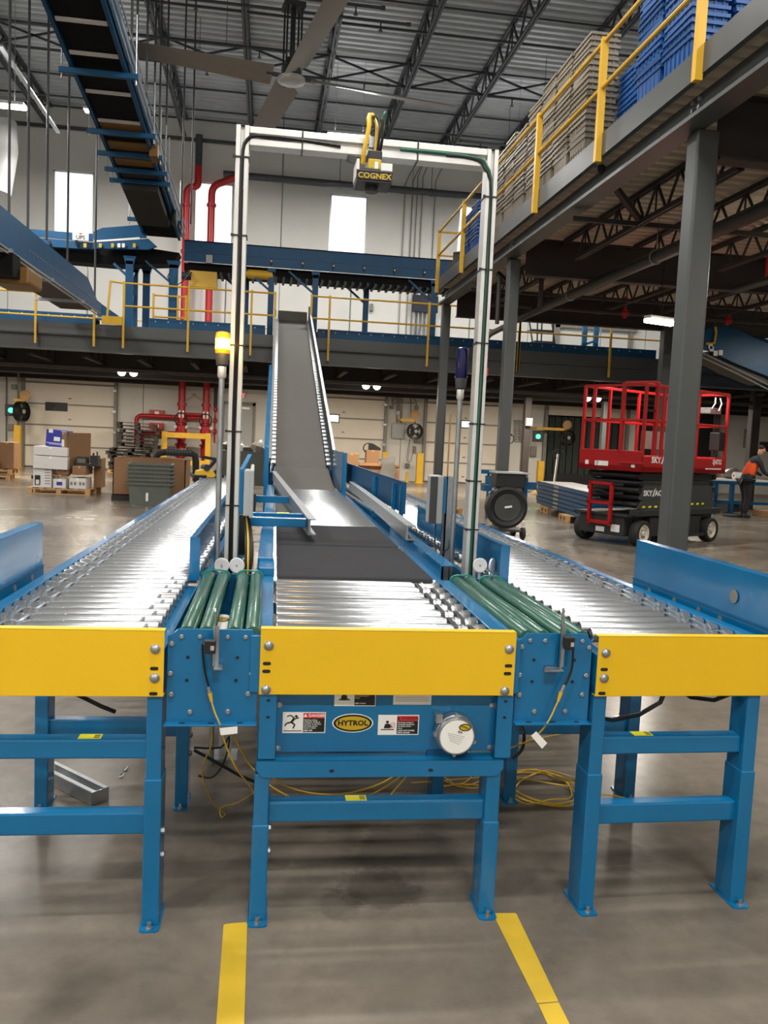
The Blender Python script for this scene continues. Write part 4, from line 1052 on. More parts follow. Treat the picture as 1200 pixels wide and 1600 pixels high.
cable('hung_cable', 'yellow cable drooping below the centre bottom rail, the longest one', [at(418,1210,Y=2.80),at(450,1230,Y=2.85),at(500,1241,Y=2.9),at(550,1238,Y=2.95),at(600,1222,Y=3.0),at(640,1195,Y=3.05)], .0030, 'cable_y')
cable('hung_cable', 'yellow cable running steeply down behind the centre crossbar, left of its sticker', [at(400,1210,Y=2.9),at(430,1233,Y=2.9),at(468,1253,Y=2.92),at(500,1275,Y=2.95)], .0030, 'cable_y')
cable('hung_cable', 'yellow cable slanting to the floor just right of the centre crossbar sticker', [at(640,1200,Y=3.1),at(610,1225,Y=3.1),at(565,1250,Y=3.1),at(540,1270,Y=3.15)], .0030, 'cable_y')
cable('hung_cable', 'yellow cable slanting to the floor furthest right behind the centre crossbar', [at(650,1195,Y=3.2),at(625,1225,Y=3.2),at(604,1250,Y=3.2),at(590,1270,Y=3.2)], .0030, 'cable_y')
cable('hung_cable', 'yellow cable hanging to the floor below the left transfer unit', [at(331,1130,Y=2.9),at(330,1165,Y=2.95),at(317,1195,Y=3.05),at(318,1220,Y=3.15),at(330,1250,Y=3.3),at(345,1266,Y=3.4),at(352,1272,Y=3.43),at(346,1277,Y=3.4),at(345,1262,Y=3.42),at(370,1255,Y=3.5),at(398,1238,Y=3.6)], .0030, 'cable_y')
cable('hung_cable', 'short yellow cable beside the left centre leg', [at(364,1148,Y=2.9),at(378,1175,Y=2.95),at(390,1195,Y=3.0),at(400,1205,Y=3.0)], .0030, 'cable_y')
cable('hung_cable', 'black cable crossing behind the left transfer unit', [at(303,1172,Y=3.1),at(340,1192,Y=3.1),at(375,1212,Y=3.1),at(400,1222,Y=3.1)], .006, 'cable_k')
cable('hung_cable', 'thin black cable looping behind the left transfer unit', [at(303,1168,Y=3.2),at(345,1168,Y=3.2),at(358,1150,Y=3.2),at(355,1175,Y=3.2),at(345,1200,Y=3.2),at(330,1215,Y=3.2),at(310,1212,Y=3.2)], .004, 'cable_k')
cable('hung_cable', 'black cable curving beside the right centre corner post', [at(800,1185,Y=2.8),at(815,1172,Y=2.8),at(819,1150,Y=2.8),at(812,1130,Y=2.85),at(803,1120,Y=2.9)], .006, 'cable_k')
m = MB(); a_ = at(320,1140,Y=3.3); m.obox((a_.x+.09,3.3,.62),.20,.10,.006,rz=.5); tag(m.build('loose_bracket', M['galv']), 'flat perforated steel bracket under the left transfer unit', 'bracket')
# loose steel channel on the floor
p0, p1 = Vector((-.93,3.85,0)), Vector((-.645,3.56,0))
d_ = (p1-p0).normalized(); s_ = Vector((d_.y,-d_.x,0))
t = thing('loose_channel', 'loose galvanised channel piece lying on the floor under the left conveyor', 'channel', p0, world=True)
m = MB()
m.bar(p0+Vector((0,0,.004)),p1+Vector((0,0,.004)),.085,.004); m.bar(p0+s_*.04+Vector((0,0,.03)),p1+s_*.04+Vector((0,0,.03)),.004,.056); m.bar(p0-s_*.04+Vector((0,0,.03)),p1-s_*.04+Vector((0,0,.03)),.004,.056)
m.bar(p0+s_*.03+Vector((0,0,.058)),p1+s_*.03+Vector((0,0,.058)),.02,.003); m.bar(p0-s_*.03+Vector((0,0,.058)),p1-s_*.03+Vector((0,0,.058)),.02,.003); m.build('channel_body', M['galv'], t)
m = MB(); m.bar(p1-s_*.042+Vector((0,0,.03)),p1+s_*.042+Vector((0,0,.03)),.004,.058); m.build('end_plate', M['zinc'], t)
for k, (px, py) in enumerate(((190,1210),(195,1205),(187,1216))):
    c_ = at(px,py,Z=0); m = MB(); m.lathe((c_.x,c_.y,0),(.3*k,.5,.35),[(0,.007),(.006,.007),(.0061,.0035),(.03,.0035)],6); tag(m.build('loose_bolt', M['galv']), 'small loose bolt lying on the floor under the left conveyor', 'bolt', 'loose bolts under the left conveyor')
# floor tape
def tape(pts, label):
    m = MB(); m.prism([(x,y,.0006) for x,y in pts], (0,0,.0012)); o = m.build('floor_tape', M['tape']); return tag(o, label, 'tape')
tape([(-.084,2.628),(-.08,2.633),(-.06,2.637),(-.012,2.64),(-.008,2.63),(-.003,1.5),(-.076,1.5)], 'yellow floor tape strip at the front, left of the centre')
tape([(.818,2.632),(.826,2.64),(.896,2.636),(.899,2.628),(.889,2.186),(.825,2.183)], 'yellow floor tape strip at the front right, the longer piece')
tape([(.826,2.178),(.888,2.182),(.886,1.5),(.824,1.5)], 'yellow floor tape strip at the front right, the piece cut off by the photo edge')
# ================================================================= OVERHEAD
# large ceiling fan
fan = thing('ceiling_fan', 'huge four bladed ceiling fan hanging under the roof', 'fan', (.27,17.3,8.5), radians(11))
m = MB(); m.lathe((0,0,-.08),(0,0,1),[(0,.10),(.01,.24),(.03,.27),(.10,.27),(.12,.22),(.16,.16)],24); m.build('hub', M['alu'], fan)
m = MB(); m.lathe((0,0,.08),(0,0,1),[(0,.2),(.12,.2),(.14,.15),(.30,.13),(.32,.08)],18); m.build('motor', M['steel_dark'], fan)
m = MB()
for k in range(4): m.cyl((cos(pi/4+pi/2*k)*.2,sin(pi/4+pi/2*k)*.2,.2),(cos(pi/4+pi/2*k)*.2,sin(pi/4+pi/2*k)*.2,1.35),.02,6)
m.cyl((0,0,.3),(0,0,1.4),.05,10); m.build('hanger_frame', M['steel_dark'], fan)
m = MB(); m.cyl((0,0,1.35),(0,0,3.0),.06,10); m.build('downrod', M['steel_dark'], fan)
m = MB(); m.box(-.2,-.2,1.3,.2,.2,1.4); m.build('mount_block', M['steel_dark'], fan)
def blade_mesh():
    m = MB(); N = 10; ch_ = .25
    rings = []
    for i in range(N+1):
        r = .38+3.05*i/N; tw = radians(24)*(1-.55*i/N); c_ = ch_*(1-.12*i/N); ring = []
        for (t_, h_) in ((-.5,0),(-.3,.045),(0,.06),(.3,.03),(.5,0),(.3,-.006),(0,-.004),(-.3,-.008)):
            yy, zz = t_*2*c_, h_*.8; ring.append((r, yy*cos(tw)-zz*sin(tw), yy*sin(tw)+zz*cos(tw)))
        rings.append(ring)
    b = m.add([p for r in rings for p in r])
    for i in range(N):
        for k in range(8):
            j = (k+1) % 8; m.face((b+i*8+k,b+i*8+j,b+(i+1)*8+j,b+(i+1)*8+k), True)
    m.face([b+k for k in range(8)]); m.face([b+N*8+k for k in reversed(range(8))])
    return m
o = blade_mesh().build('blade', M['fan'], fan); o.location.z = .02
m = MB(); m.box(.2,-.06,.0,.5,.06,.04); br_ = m.build('blade_bracket', M['steel_dark'], o)
for k in range(1,4):
    c_ = clone(o, (0,0,.02), fan, (0,0,pi/2*k)); clone(br_, (0,0,0), c_)

# sprinkler branch lines under the roof
def sprinkler(xa, ya, xb, z, label, heads=2, group=None, r=.035):
    t = thing('sprinkler_pipe', label, 'pipe', ((xa+xb)/2,ya,z), world=True, group=group)
    m = MB(); m.cyl((xa,ya,z),(xb,ya,z),r,8); m.build('pipe', M['joist'], t)
    m = MB(); m.cyl((xb,ya,z),(xb+(.1 if xb > xa else -.1),ya,z),r*1.35,8); m.build('end_cap', M['joist'], t)
    for k in range(heads):
        x = xb + (xa-xb)*(.06+.42*k); m = MB(); m.cyl((x,ya,z),(x,ya,z-.2),.018,6); m.cyl((x,ya,z-.2),(x,ya,z-.22),.05,8); m.build('sprinkler_head', M['joist'], t)
    m = MB()
    for f_ in (.15,.5,.85): m.cyl((xa+(xb-xa)*f_,ya,z),(xa+(xb-xa)*f_,ya,12.295),.008,5)
    m.build('hanger_rod', M['joist'], t, kind='stuff')
for (px,py,xs,lab_) in ((635,38,-7,'sprinkler branch pipe crossing the roof, the nearest one ending above the arch'),(603,133,-7,'sprinkler branch pipe ending just above the right fan blade'),(767,150,16,'sprinkler branch pipe entering from the right, the nearer one'),(722,220,16,'sprinkler branch pipe entering from the right, the one nearest the back wall'),(595,12,-7,'sprinkler branch pipe along the top edge of the photo'),(440,80,-9,'short sprinkler branch pipe left of the fan downrod')):
    e_ = at(px,py,Z=11.1); sprinkler(xs, e_.y, e_.x, 11.1, lab_)
# mains along the back wall
t = thing('main_pipe', 'black sprinkler main running along the upper back wall', 'pipe', (3,30.6,10.42), world=True)
m = MB(); m.cyl((-1.75,30.6,10.42),(9.5,30.6,10.42),.12,14); m.build('pipe', M['joist'], t)
for x in (2.3,5.6,8.0):
    m = MB(); m.cyl((x,30.6,10.5),(x,30.6,12.2),.012,6); m.lathe((x-.03,30.6,10.42),(1,0,0),[(0,.14),(.06,.14)],12); m.build('pipe_hanger', M['joist'], t)
t = thing('thin_pipe', 'thin dark pipe along the top of the back wall', 'pipe', (0,30.75,11.55), world=True)
m = MB(); m.cyl((-14,30.75,11.5),(14,30.75,11.5),.04,8); m.build('pipe', M['joist'], t)
ORD0 = ['first','second','third','fourth','fifth','sixth']
for i, (px, top) in enumerate(((633,275),(645,270),(652,262),(660,262),(680,270))):
    a_ = at(px,top,Y=30.95); b_ = at(px-5,400,Y=30.95)
    t = thing('wall_conduit', 'thin vertical conduit, %s of five, right of the third window on the back wall' % ORD0[i], 'conduit', a_, world=True, group='conduits right of the third window')
    m = MB(); m.tube([(b_.x,30.93,4.2),(b_.x,30.93,a_.z-.3),(b_.x+.12,30.93,a_.z),(b_.x+.3,30.9,a_.z+.35)],.018,6); m.build('tube', M['seal'], t)
t = thing('hanging_cable', 'thin dark cord hanging straight down in front of the back wall', 'cable', at(440,230,Y=28), world=True)
a_, b_ = at(442,228,Y=28), at(437,425,Y=28)
m = MB(); m.cyl((b_.x,28,b_.z),(a_.x,28,12.295),.012,6); m.build('cord', M['cable_k'], t)
m = MB(); m.cyl((b_.x,28,b_.z-.25),(b_.x,28,b_.z+.05),.06,8); m.build('cord_weight', M['black'], t)

# ---------------------------------------------------------------- red risers
def red_pipe(pts, r, name, par, mat='red', n=12): m = MB(); m.tube(pts, r, n); return m.build(name, M[mat], par)
def bend(a, b, c, r=.25, k=5):
    a, b, c = Vector(a), Vector(b), Vector(c); p = b+(a-b).normalized()*r; q = b+(c-b).normalized()*r
    return [a]+[(1-t_)**2*p+2*t_*(1-t_)*b+t_*t_*q for t_ in [i/k for i in range(k+1)]]+[c]
RY = 30.45
def riser(px, label, elbow_to):
    x = at(px,640,Y=RY).x; zt = at(px,290,Y=RY).z
    t = thing('fire_riser', label, 'pipe', (x,RY,0), world=True)
    red_pipe([(x,RY,.1),(x,RY,zt-.6)], .125, 'riser_pipe', t)
    red_pipe(bend((x,RY,zt-.6),(x,RY,zt),elbow_to,.28), .125, 'elbow', t)
    for z in (1.2,2.42,3.3,zt-2.2,zt-.65):
        m = MB(); m.lathe((x,RY,z-.05),(0,0,1),[(0,.135),(.0,.165),(.1,.165),(.1,.135)],14); m.build('coupling', M['red'], t)
    m = MB(); m.lathe((x,RY,1.35),(0,0,1),[(0,.13),(.05,.2),(.4,.2),(.45,.13)],14); m.build('check_valve', M['red'], t)
    m = MB(); m.lathe((x,RY,.55),(0,0,1),[(0,.13),(.03,.21),(.07,.21),(.1,.16),(.4,.16),(.43,.21),(.47,.21),(.5,.13)],14); m.build('gate_valve', M['red'], t)
    m = MB(); m.cyl((x,RY-.2,.5),(x,RY-.2,1.9),.03,8); m.build('valve_stem', M['red'], t)
    m = MB(); m.tube([(x+cos(a*pi/6)*.22,RY-.2,1.9+sin(a*pi/6)*.22) for a in range(12)],.02,6,closed=True); m.build('hand_wheel', M['black'], t)
    for dx in (-.06,.06):
        m = MB(); m.box(x+dx-.03,RY-.14,1.95,x+dx+.03,RY-.126,2.2); m.build('pipe_tag', M['paper'], t)
    for dx in (-.2,.2):
        m = MB(); m.lathe((x+dx,RY-.1,1.62),(0,-1,0),[(0,.05),(.04,.06)],12); m.build('gauge', M['galv'], t)
    return t, x, zt
r1, x1, z1 = riser(284, 'thick red fire riser, the left one of the pair by the yellow frame', (at(308,262,Y=RY).x,RY,at(284,290,Y=RY).z))
xx_ = at(309,270,Y=RY).x
red_pipe(bend((xx_-.02,RY,z1),(xx_+.02,RY,z1),(xx_+.02,RY,z1+.7),.15), .125, 'upper_elbow', r1)
red_pipe([(xx_+.02,RY,z1+.7),(xx_+.02,RY,11.6)], .12, 'black_drop', r1, 'joist')
r2, x2, z2 = riser(322, 'thick red fire riser, the right one of the pair, crossing the second window', (-1.1,RY+.1,10.42))
red_pipe([(-1.3,RY+.08,10.42),(-.9,30.6,10.42)], .125, 'black_nipple', r2, 'joist')
t = thing('fire_pipework', 'red cross pipes with bends left of the two fire risers', 'pipe', (-4,30.6,2), world=True)
zz1, zz2 = at(240,650,Y=30.6).z, at(240,676,Y=30.6).z
xl, xl2 = at(213,660,Y=30.6).x, at(222,690,Y=30.6).x
red_pipe(bend((xl,30.65,.9),(xl,30.65,zz1),(x2,30.65,zz1),.2), .075, 'upper_cross_pipe', t)
red_pipe(bend((xl2,30.6,.9),(xl2,30.6,zz2),(x1,30.6,zz2),.2), .075, 'lower_cross_pipe', t)
red_pipe([(x1,30.5,zz1+.12),(x2,30.5,zz1+.12)], .05, 'link_pipe', t)
red_pipe([(x1+.2,30.3,1.6),(x1+.6,30.3,1.58),(x2-.2,30.3,1.6)], .02, 'small_line', t, 'seal')
red_pipe([(x1+.1,30.3,2.5),(x1+.5,30.3,2.8),(x2-.5,30.3,2.8),(x2,30.3,2.5)], .015, 'small_line', t, 'seal')
for zc, zt_ in ((at(245,645,Y=30.8).z,.0),(at(243,665,Y=30.8).z,0)):
    x = at(245,650,Y=30.8).x; m = MB(); m.box(x-.24,30.75,zc-.12,x+.24,30.95,zc+.1); s_ = m.build('alarm_box', M['red'], t)
    m = MB(); m.box(x-.07,30.742,zc-.05,x+.08,30.75,zc+.05); m.build('box_label', M['paper'], s_)
t = thing('standpipe', 'thin dark pipe with red valves beside the right fire riser', 'pipe', at(335,650,Y=30.6), world=True)
x = at(336,650,Y=30.6).x
red_pipe(bend((x,30.6,2.4),(x,30.6,at(336,598,Y=30.6).z),(x+.5,30.6,at(336,598,Y=30.6).z),.15), .06, 'dark_pipe', t, 'blacksteel')
red_pipe([(x,30.6,1.1),(x,30.6,2.4)], .035, 'red_pipe', t)
for z in (1.5,1.9,2.3):
    m = MB(); m.lathe((x-.06,30.6,z),(1,0,0),[(0,.05),(.03,.1),(.1,.1),(.14,.05)],10); m.build('valve', M['red'], t)
# yellow guard frame round the risers
t = thing('barrier', 'heavy yellow square tube frame guarding the foot of the red risers', 'barrier', (-3,29.6,0), world=True)
gx0, gx1 = at(257,700,Y=29.6).x, at(325,700,Y=29.6).x; gt = at(290,680,Y=29.6).z
m = MB(); m.box(gx0-.09,29.5,0,gx0+.09,29.68,gt+.1); m.build('post', M['rail'], t); m = MB(); m.box(gx1-.09,29.5,0,gx1+.09,29.68,gt+.1); m.build('post', M['rail'], t)
m = MB(); m.box(gx0+.09,29.5,gt-.1,gx1-.09,29.68,gt+.08); m.build('top_rail', M['rail'], t)
m = MB(); m.box(gx0+.09,29.5,.32,gx1-.09,29.68,.5); m.build('lower_rail', M['rail'], t)

# ---------------------------------------------------------------- blue conveyor standing on the low platform
hc = thing('platform_conveyor', 'long blue conveyor on legs crossing above the low platform', 'conveyor', (1,22.5,3.92), world=True)
X0, X1 = -2.2, 6.6; Y0, Y1 = 22.3, 23.4
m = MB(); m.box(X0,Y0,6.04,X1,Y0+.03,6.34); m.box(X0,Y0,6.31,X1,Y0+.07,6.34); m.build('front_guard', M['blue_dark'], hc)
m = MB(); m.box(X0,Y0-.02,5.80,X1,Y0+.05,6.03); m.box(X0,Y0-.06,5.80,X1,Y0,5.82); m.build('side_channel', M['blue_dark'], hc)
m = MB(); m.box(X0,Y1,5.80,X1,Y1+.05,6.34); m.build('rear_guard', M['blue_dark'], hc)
m = MB(); m.box(X0,Y0+.05,5.98,X1,Y1,6.02); m.build('belt', M['belt'], hc)
m = MB(); m.box(X0,Y0+.1,5.60,X1,Y1-.05,5.78); m.build('underpan', M['belt_black'], hc)
m = MB()
for k in range(44): m.box(X0+.1+.2*k,Y0+.06,5.54,X0+.16+.2*k,Y1-.1,5.60)
m.build('return_roller', M['steel_dark'], hc, kind='stuff')
m = MB(); m.box(X0,Y0-.05,5.785,X1,Y0+.02,5.80); m.build('lower_lip', M['alu'], hc)
for k in range(11):
    x = X0+.6+.8*k
    m = MB(); m.box(x-.03,Y0-.07,5.9,x+.03,Y0-.02,6.02); m.cyl((x,Y0-.05,5.86),(x,Y0-.05,5.9),.02,6); e_ = m.build('photo_eye', M['black'], hc)
    m = MB(); m.box(x-.02,Y0-.075,5.94,x+.02,Y0-.071,5.97); m.build('eye_window', M['paper'], e_)
for px in (270, 384, 423, 492, 572, 678):
    x = at(px,470,Y=Y0).x
    rear = px in (384, 572)
    yy = Y1-.1 if rear else Y0
    x = at(px,470,Y=yy).x
    w_ = .11 if px == 270 else .075
    m = MB(); m.box(x-w_,yy,3.92,x+w_,yy+.09,5.7); m.prism([(x-w_*1.6,yy,5.8),(x+w_*1.6,yy,5.8),(x+w_,yy,5.62),(x-w_,yy,5.62)],(0,.09,0)); lg_ = m.build('leg', M['blue_dark'], hc)
    m = MB(); m.box(x-.16,yy-.05,3.92,x+.16,yy+.14,3.94); m.build('foot_plate', M['blue_dark'], lg_)
    m = MB(); m.bar((x,yy+.05,5.2),(x-.7,yy+.05,5.75),.05); m.build('brace', M['blue_dark'], lg_)
m = MB(); p_ = at(300,412,Y=Y0-.1); m.box(p_.x-.05,Y0-.02,p_.z-.55,p_.x+.62,Y0+.3,p_.z-.15); dm_ = m.build('drive_guard', M['rail'], hc)
m = MB(); m.cyl((p_.x-.25,Y0,p_.z-.3),(p_.x-.02,Y0,p_.z-.3),.1,12); m.build('motor', M['steel_dark'], hc)
m = MB(); p_ = at(395,422,Y=Y0-.1); m.lathe((p_.x-.3,Y0+.1,5.62),(1,0,0),[(0,.02),(.2,.12),(.8,.12),(.85,.05)],12); m.build('return_cover', M['rail'], hc)
m = MB(); p_ = at(327,405,Y=Y0-.1); m.box(p_.x-.08,Y0-.14,p_.z-.1,p_.x+.08,Y0-.05,p_.z+.1); m.build('switch_box', M['grey_box'], hc)
m = MB(); m.tube([at(300,425,Y=Y0-.12),at(285,440,Y=Y0-.12),at(270,450,Y=Y0-.1),at(262,432,Y=Y0-.1),at(268,420,Y=Y0-.1)],.015,6); m.build('loose_wire', M['cable_k'], hc)
# left leg of the blue conveyor with the raised curve and the sign plate
lc = thing('curve_conveyor', 'blue conveyor with a raised curved guard at the left above the low platform', 'conveyor', (-5,22.5,3.92), world=True)
def panel_px(pts, Y, th, name, mat, par): m = MB(); m.prism([at(px,py,Y=Y) for px,py in pts], (0,th,0)); return m.build(name, M[mat], par)
panel_px([(-160,345),(40,357),(118,364),(145,365),(145,377),(118,375),(40,368),(-160,357)],22.2,.04,'upper_guard','blue_dark',lc)
panel_px([(-160,357.5),(40,370),(145,379),(145,390),(40,383),(-160,372)],22.15,.08,'side_channel','blue_dark',lc)
panel_px([(146,362),(160,356),(222,351),(228,354),(228,371),(150,377),(146,374)],22.0,.04,'curved_guard','blue_dark',lc)
panel_px([(150,375.5),(218,370.5),(218,374),(150,378)],21.98,.02,'white_strip','paper',lc)
panel_px([(146,378),(232,373),(245,385),(232,390),(146,388)],21.99,.08,'lower_channel','blue_dark',lc)
panel_px([(60,386),(235,388),(280,395),(270,412),(180,414),(110,408),(60,400)],22.4,.6,'underpan','belt_black',lc)
for k, (px, col_) in enumerate(((157,'gold'),(176,'gold'),(186,'paper'),(193,'paper'),(210,'gold'),(133,'gold'))):
    a_ = at(px,383,Y=21.95); m = MB(); m.box(a_.x-.035,21.93,a_.z-.06,a_.x+.035,21.95,a_.z+.04); m.build('warning_sticker', M[col_], lc)
for px in (60,77,120,201,):
    a_ = at(px,380,Y=22.1); m = MB(); m.box(a_.x-.03,22.05,a_.z-.06,a_.x+.03,22.1,a_.z+.06); m.build('photo_eye', M['black'], lc)
for px, rear in ((201,0),(209,1),(228,1)):
    yy = 22.1 if not rear else 23.3; x = at(px,470,Y=yy).x
    m = MB(); m.box(x-.09,yy,3.92,x+.09,yy+.1,5.68); m.prism([(x-.15,yy,5.8),(x+.15,yy,5.8),(x+.09,yy,5.6),(x-.09,yy,5.6)],(0,.1,0)); m.build('leg', M['blue_dark'], lc)
xa_, xb_ = at(201,470,Y=22.15).x, at(209,470,Y=23.3).x
for z in (4.5,5.1):
    m = MB(); m.bar((xa_,22.15,z),(xb_,23.3,z+.5),.05); m.build('cross_tie', M['blue_dark'], lc)
m = MB(); m.bar(at(178,412,Y=22.2),at(200,432,Y=22.15),.06); m.build('brace', M['blue_dark'], lc)
sg = thing('name_sign', 'small white lettered sign plate on the blue curved conveyor', 'sign', at(126,369,Y=22), world=True)
c_ = at(126,369,Y=21.98); m = MB(); m.box(c_.x-.19,21.97,c_.z-.1,c_.x+.19,21.985,c_.z+.1); m.build('plate', M['paper'], sg)
text('sign_lettering', 'UPS', .13, M['ink'], sg, (c_.x,21.965,c_.z-.035), bold=.003)
m = MB(); m.box(c_.x-.03,21.966,c_.z+.04,c_.x+.03,21.97,c_.z+.075); m.build('sign_mark', M['redink'], sg)

# ---------------------------------------------------------------- conveyor hung from the roof, seen from below
ha = thing('hung_conveyor', 'blue inclined conveyor hung on rods at the upper left, black belt seen from below', 'conveyor', (-2.8,17,7), world=True)
Ya, Za, Yb, Zb = 9.5, 8.0, 22.3, 6.33
def hz(y): return Zb+(Za-Zb)*(Yb-y)/(Yb-Ya)
def hx(y): return -2.74-.15*(Yb-y)/(Yb-13)
def slab(x0, x1, dz0, dz1, y0, y1, name, mat, par=ha):
    m = MB(); m.prism([(hx(y0)+x0,y0,hz(y0)+dz0),(hx(y1)+x0,y1,hz(y1)+dz0),(hx(y1)+x0,y1,hz(y1)+dz1),(hx(y0)+x0,y0,hz(y0)+dz1)], (x1-x0,0,0)); return m.build(name, M[mat], par)
slab(-.38,.38,.03,.06,Ya,Yb,'return_belt','belt_black')
slab(-.38,.38,.20,.22,Ya,Yb,'carrying_belt','belt_black')
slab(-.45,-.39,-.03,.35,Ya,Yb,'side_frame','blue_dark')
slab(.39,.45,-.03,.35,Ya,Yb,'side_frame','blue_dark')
slab(.47,.50,.05,.40,Ya,Yb,'outer_guard','blue')
for k,(dx,dz_) in enumerate(((.53,.02),(.555,.1),(.54,.2),(.57,.3))):
    m = MB(); m.cyl((hx(Ya)+dx,Ya,hz(Ya)+dz_),(hx(Yb)+dx,Yb,hz(Yb)+dz_),.014,6); m.build('cable_conduit', M['galv'], ha)
for py_, col_ in ((34,'card_white'),(86,'card_white'),(146,'card_white'),(191,'card_white'),(200,'amber_cover'),(229,'amber_cover'),(254,'amber_cover'),(277,'wood_dark'),(300,'wood_dark')):
    d_ = at(115+.363*py_,py_,Y=10); k_ = (d_.z-1.6)/10
    lo, hi = 9.5, 22.3
    for _ in range(40):
        md_ = (lo+hi)/2
        if (hz(md_)-1.6)/md_ > k_: lo = md_
        else: hi = md_
    y = lo; w_ = .07 if col_ == 'card_white' else .30
    slab(-.37,.37,-.005,.025,y-w_/2,y+w_/2,'cross_slat' if col_ == 'card_white' else 'return_cover',col_)
for py_ in (115,209,243,268,285,345):
    k_ = (at(115+.363*py_,py_,Y=10).z-1.6)/10; lo, hi = 9.5, 22.3
    for _ in range(40):
        md_ = (lo+hi)/2
        if (hz(md_)-.07-1.6)/md_ > k_: lo = md_
        else: hi = md_
    y = lo
    m = MB(); m.box(hx(y)-.62,y-.04,hz(y)-.11,hx(y)+.62,y+.04,hz(y)-.03); tb_ = m.build('support_bar', M['blue_dark'], ha)
    for s in (-.58,.58):
        m = MB(); m.cyl((hx(y)+s,y,hz(y)-.2),(hx(y)+s,y,hz(y)+.9),.012,6); m.build('threaded_rod', M['galv'], tb_)
m = MB(); y = 17.6; m.box(hx(y)+.40,y-.25,hz(y)-.12,hx(y)+.56,y+.2,hz(y)+.12); m.build('bearing_guard', M['amber_cover'], ha)
slab(-.36,.36,-.22,-.04,18.9,20.9,'drive_pan','wood_dark')
m = MB(); m.lathe((hx(20.6)+.45,20.6,hz(20.6)-.1),(1,0,0),[(0,.16),(.05,.2),(.1,.2),(.12,.1)],16); m.build('drive_pulley', M['steel_dark'], ha)
# second hung conveyor coming down from the left
hb_ = thing('sloping_conveyor', 'dark blue conveyor sloping down from the left edge onto the low platform', 'conveyor', (-4.2,18,4.6), world=True)
A0, A1 = Vector((-4.19,13.0,4.40)), Vector((-3.92,20.5,4.24))
def Lp(f_, off=0, lat=0):
    p = A0.lerp(A1, f_); p.z += off; p.x += lat; return p
def skirt(f0, f1, o0, o1, lat, th, name, mat): m = MB(); m.prism([Lp(f0,o0,lat),Lp(f1,o0,lat),Lp(f1,o1,lat),Lp(f0,o1,lat)], (th,0,0)); return m.build(name, M[mat], hb_)
skirt(-.3,1.0,-.10,.135,0,.06,'side_frame','blue_dark'); skirt(-.3,.84,.145,.47,.02,.02,'side_guard','blue_dark')
m = MB(); m.prism([Lp(.84,.145,.02),Lp(.96,.145,.02),Lp(.84,.47,.02)],(.02,0,0)); m.build('guard_end', M['blue_dark'], hb_)
skirt(-.3,.98,-.06,.135,-.80,.06,'side_frame','blue_dark'); skirt(-.3,.95,.05,.10,-.74,.74,'belt','belt'); skirt(-.3,.93,-.12,-.02,-.7,.66,'underpan','blacksteel')
m = MB(); m.cyl(Lp(-.3,-.14,.08),Lp(.97,-.14,.08),.02,6); m.build('conduit', M['galv'], hb_)
m = MB(); m.cyl(Lp(-.3,-.20,.08),Lp(.97,-.20,.08),.015,6); m.build('conduit', M['galv'], hb_)
m = MB()
for k in range(34):
    p_ = Lp(.30+.019*k,.11,.064); m.lathe(p_,(1,0,0),[(0,.022),(.006,.018)],6)
m.build('roller_stud', M['galv'], hb_, kind='stuff')
a_ = at(35,440,Y=15); m = MB(); m.box(a_.x-.35,a_.y-.5,a_.z-.12,a_.x+.25,a_.y+.3,a_.z+.16); m.build('drive_guard', M['amber_cover'], hb_, bevel=.05)  # yellow guard in shadow, its shade put into the amber colour
m = MB(); m.box(a_.x-.5,a_.y-.9,a_.z-.05,a_.x+.1,a_.y-.5,a_.z+.3); m.build('drive_frame', M['belt_black'], hb_)
for f_ in (.15,.45,.75):
    m = MB(); p_ = Lp(f_,-.12,0); m.box(p_.x-.85,p_.y-.03,p_.z-.06,p_.x+.14,p_.y+.03,p_.z); m.build('support_bar', M['galv'], hb_)
tl2 = thing('chute_end', 'short blue outfeed chute at the foot of the sloping conveyor', 'chute', (-3.4,21.3,4), world=True)
for dx, n_ in ((0,'side_wall'),(.32,'side_wall')):
    m = MB(); a_, b_ = at(152,470,Y=21.3), at(185,490,Y=21.3)
    m.prism([(a_.x+dx*0,21.3+dx*2,a_.z),(b_.x,21.3+dx*2,b_.z-.05),(b_.x,21.3+dx*2,b_.z-.2),(a_.x,21.3+dx*2,a_.z-.35)],(0,.03,0)); m.build(n_, M['blue_dark'], tl2)
m = MB(); m.prism([(a_.x,21.3,a_.z-.35),(b_.x,21.3,b_.z-.2),(b_.x,21.3,b_.z-.24),(a_.x,21.3,a_.z-.4)],(0,.65,0)); m.build('slide', M['galv'], tl2)
# low blue skirts standing on the low platform
for (x0,x1,y,lab_) in ((-9,-4.2,21.4,'low blue conveyor skirt on the low platform at the far left'),(-2.9,-.1,21.4,'low blue conveyor skirt on the low platform left of the incline top'),(1.2,6.2,21.4,'low blue conveyor skirt on the low platform right of the incline top'),(6.3,10.2,21.4,'low blue conveyor skirt on the low platform behind the red lift')):
    t = thing('conveyor_bed', lab_, 'conveyor', ((x0+x1)/2,y,3.92), world=True)
    m = MB(); m.box(x0,y,3.95,x1,y+.05,4.22); m.box(x0,y+.7,3.95,x1,y+.75,4.22); m.build('side_skirt', M['blue_dark'], t)
    m = MB(); m.box(x0,y+.05,4.1,x1,y+.7,4.16); m.build('belt', M['belt'], t)
    m = MB()
    for k in range(int((x1-x0)/.3)): m.lathe((x0+.15+.3*k,y,4.15),(0,-1,0),[(0,.015),(.006,.012)],6)
    m.build('stud', M['paper'], t, kind='stuff')
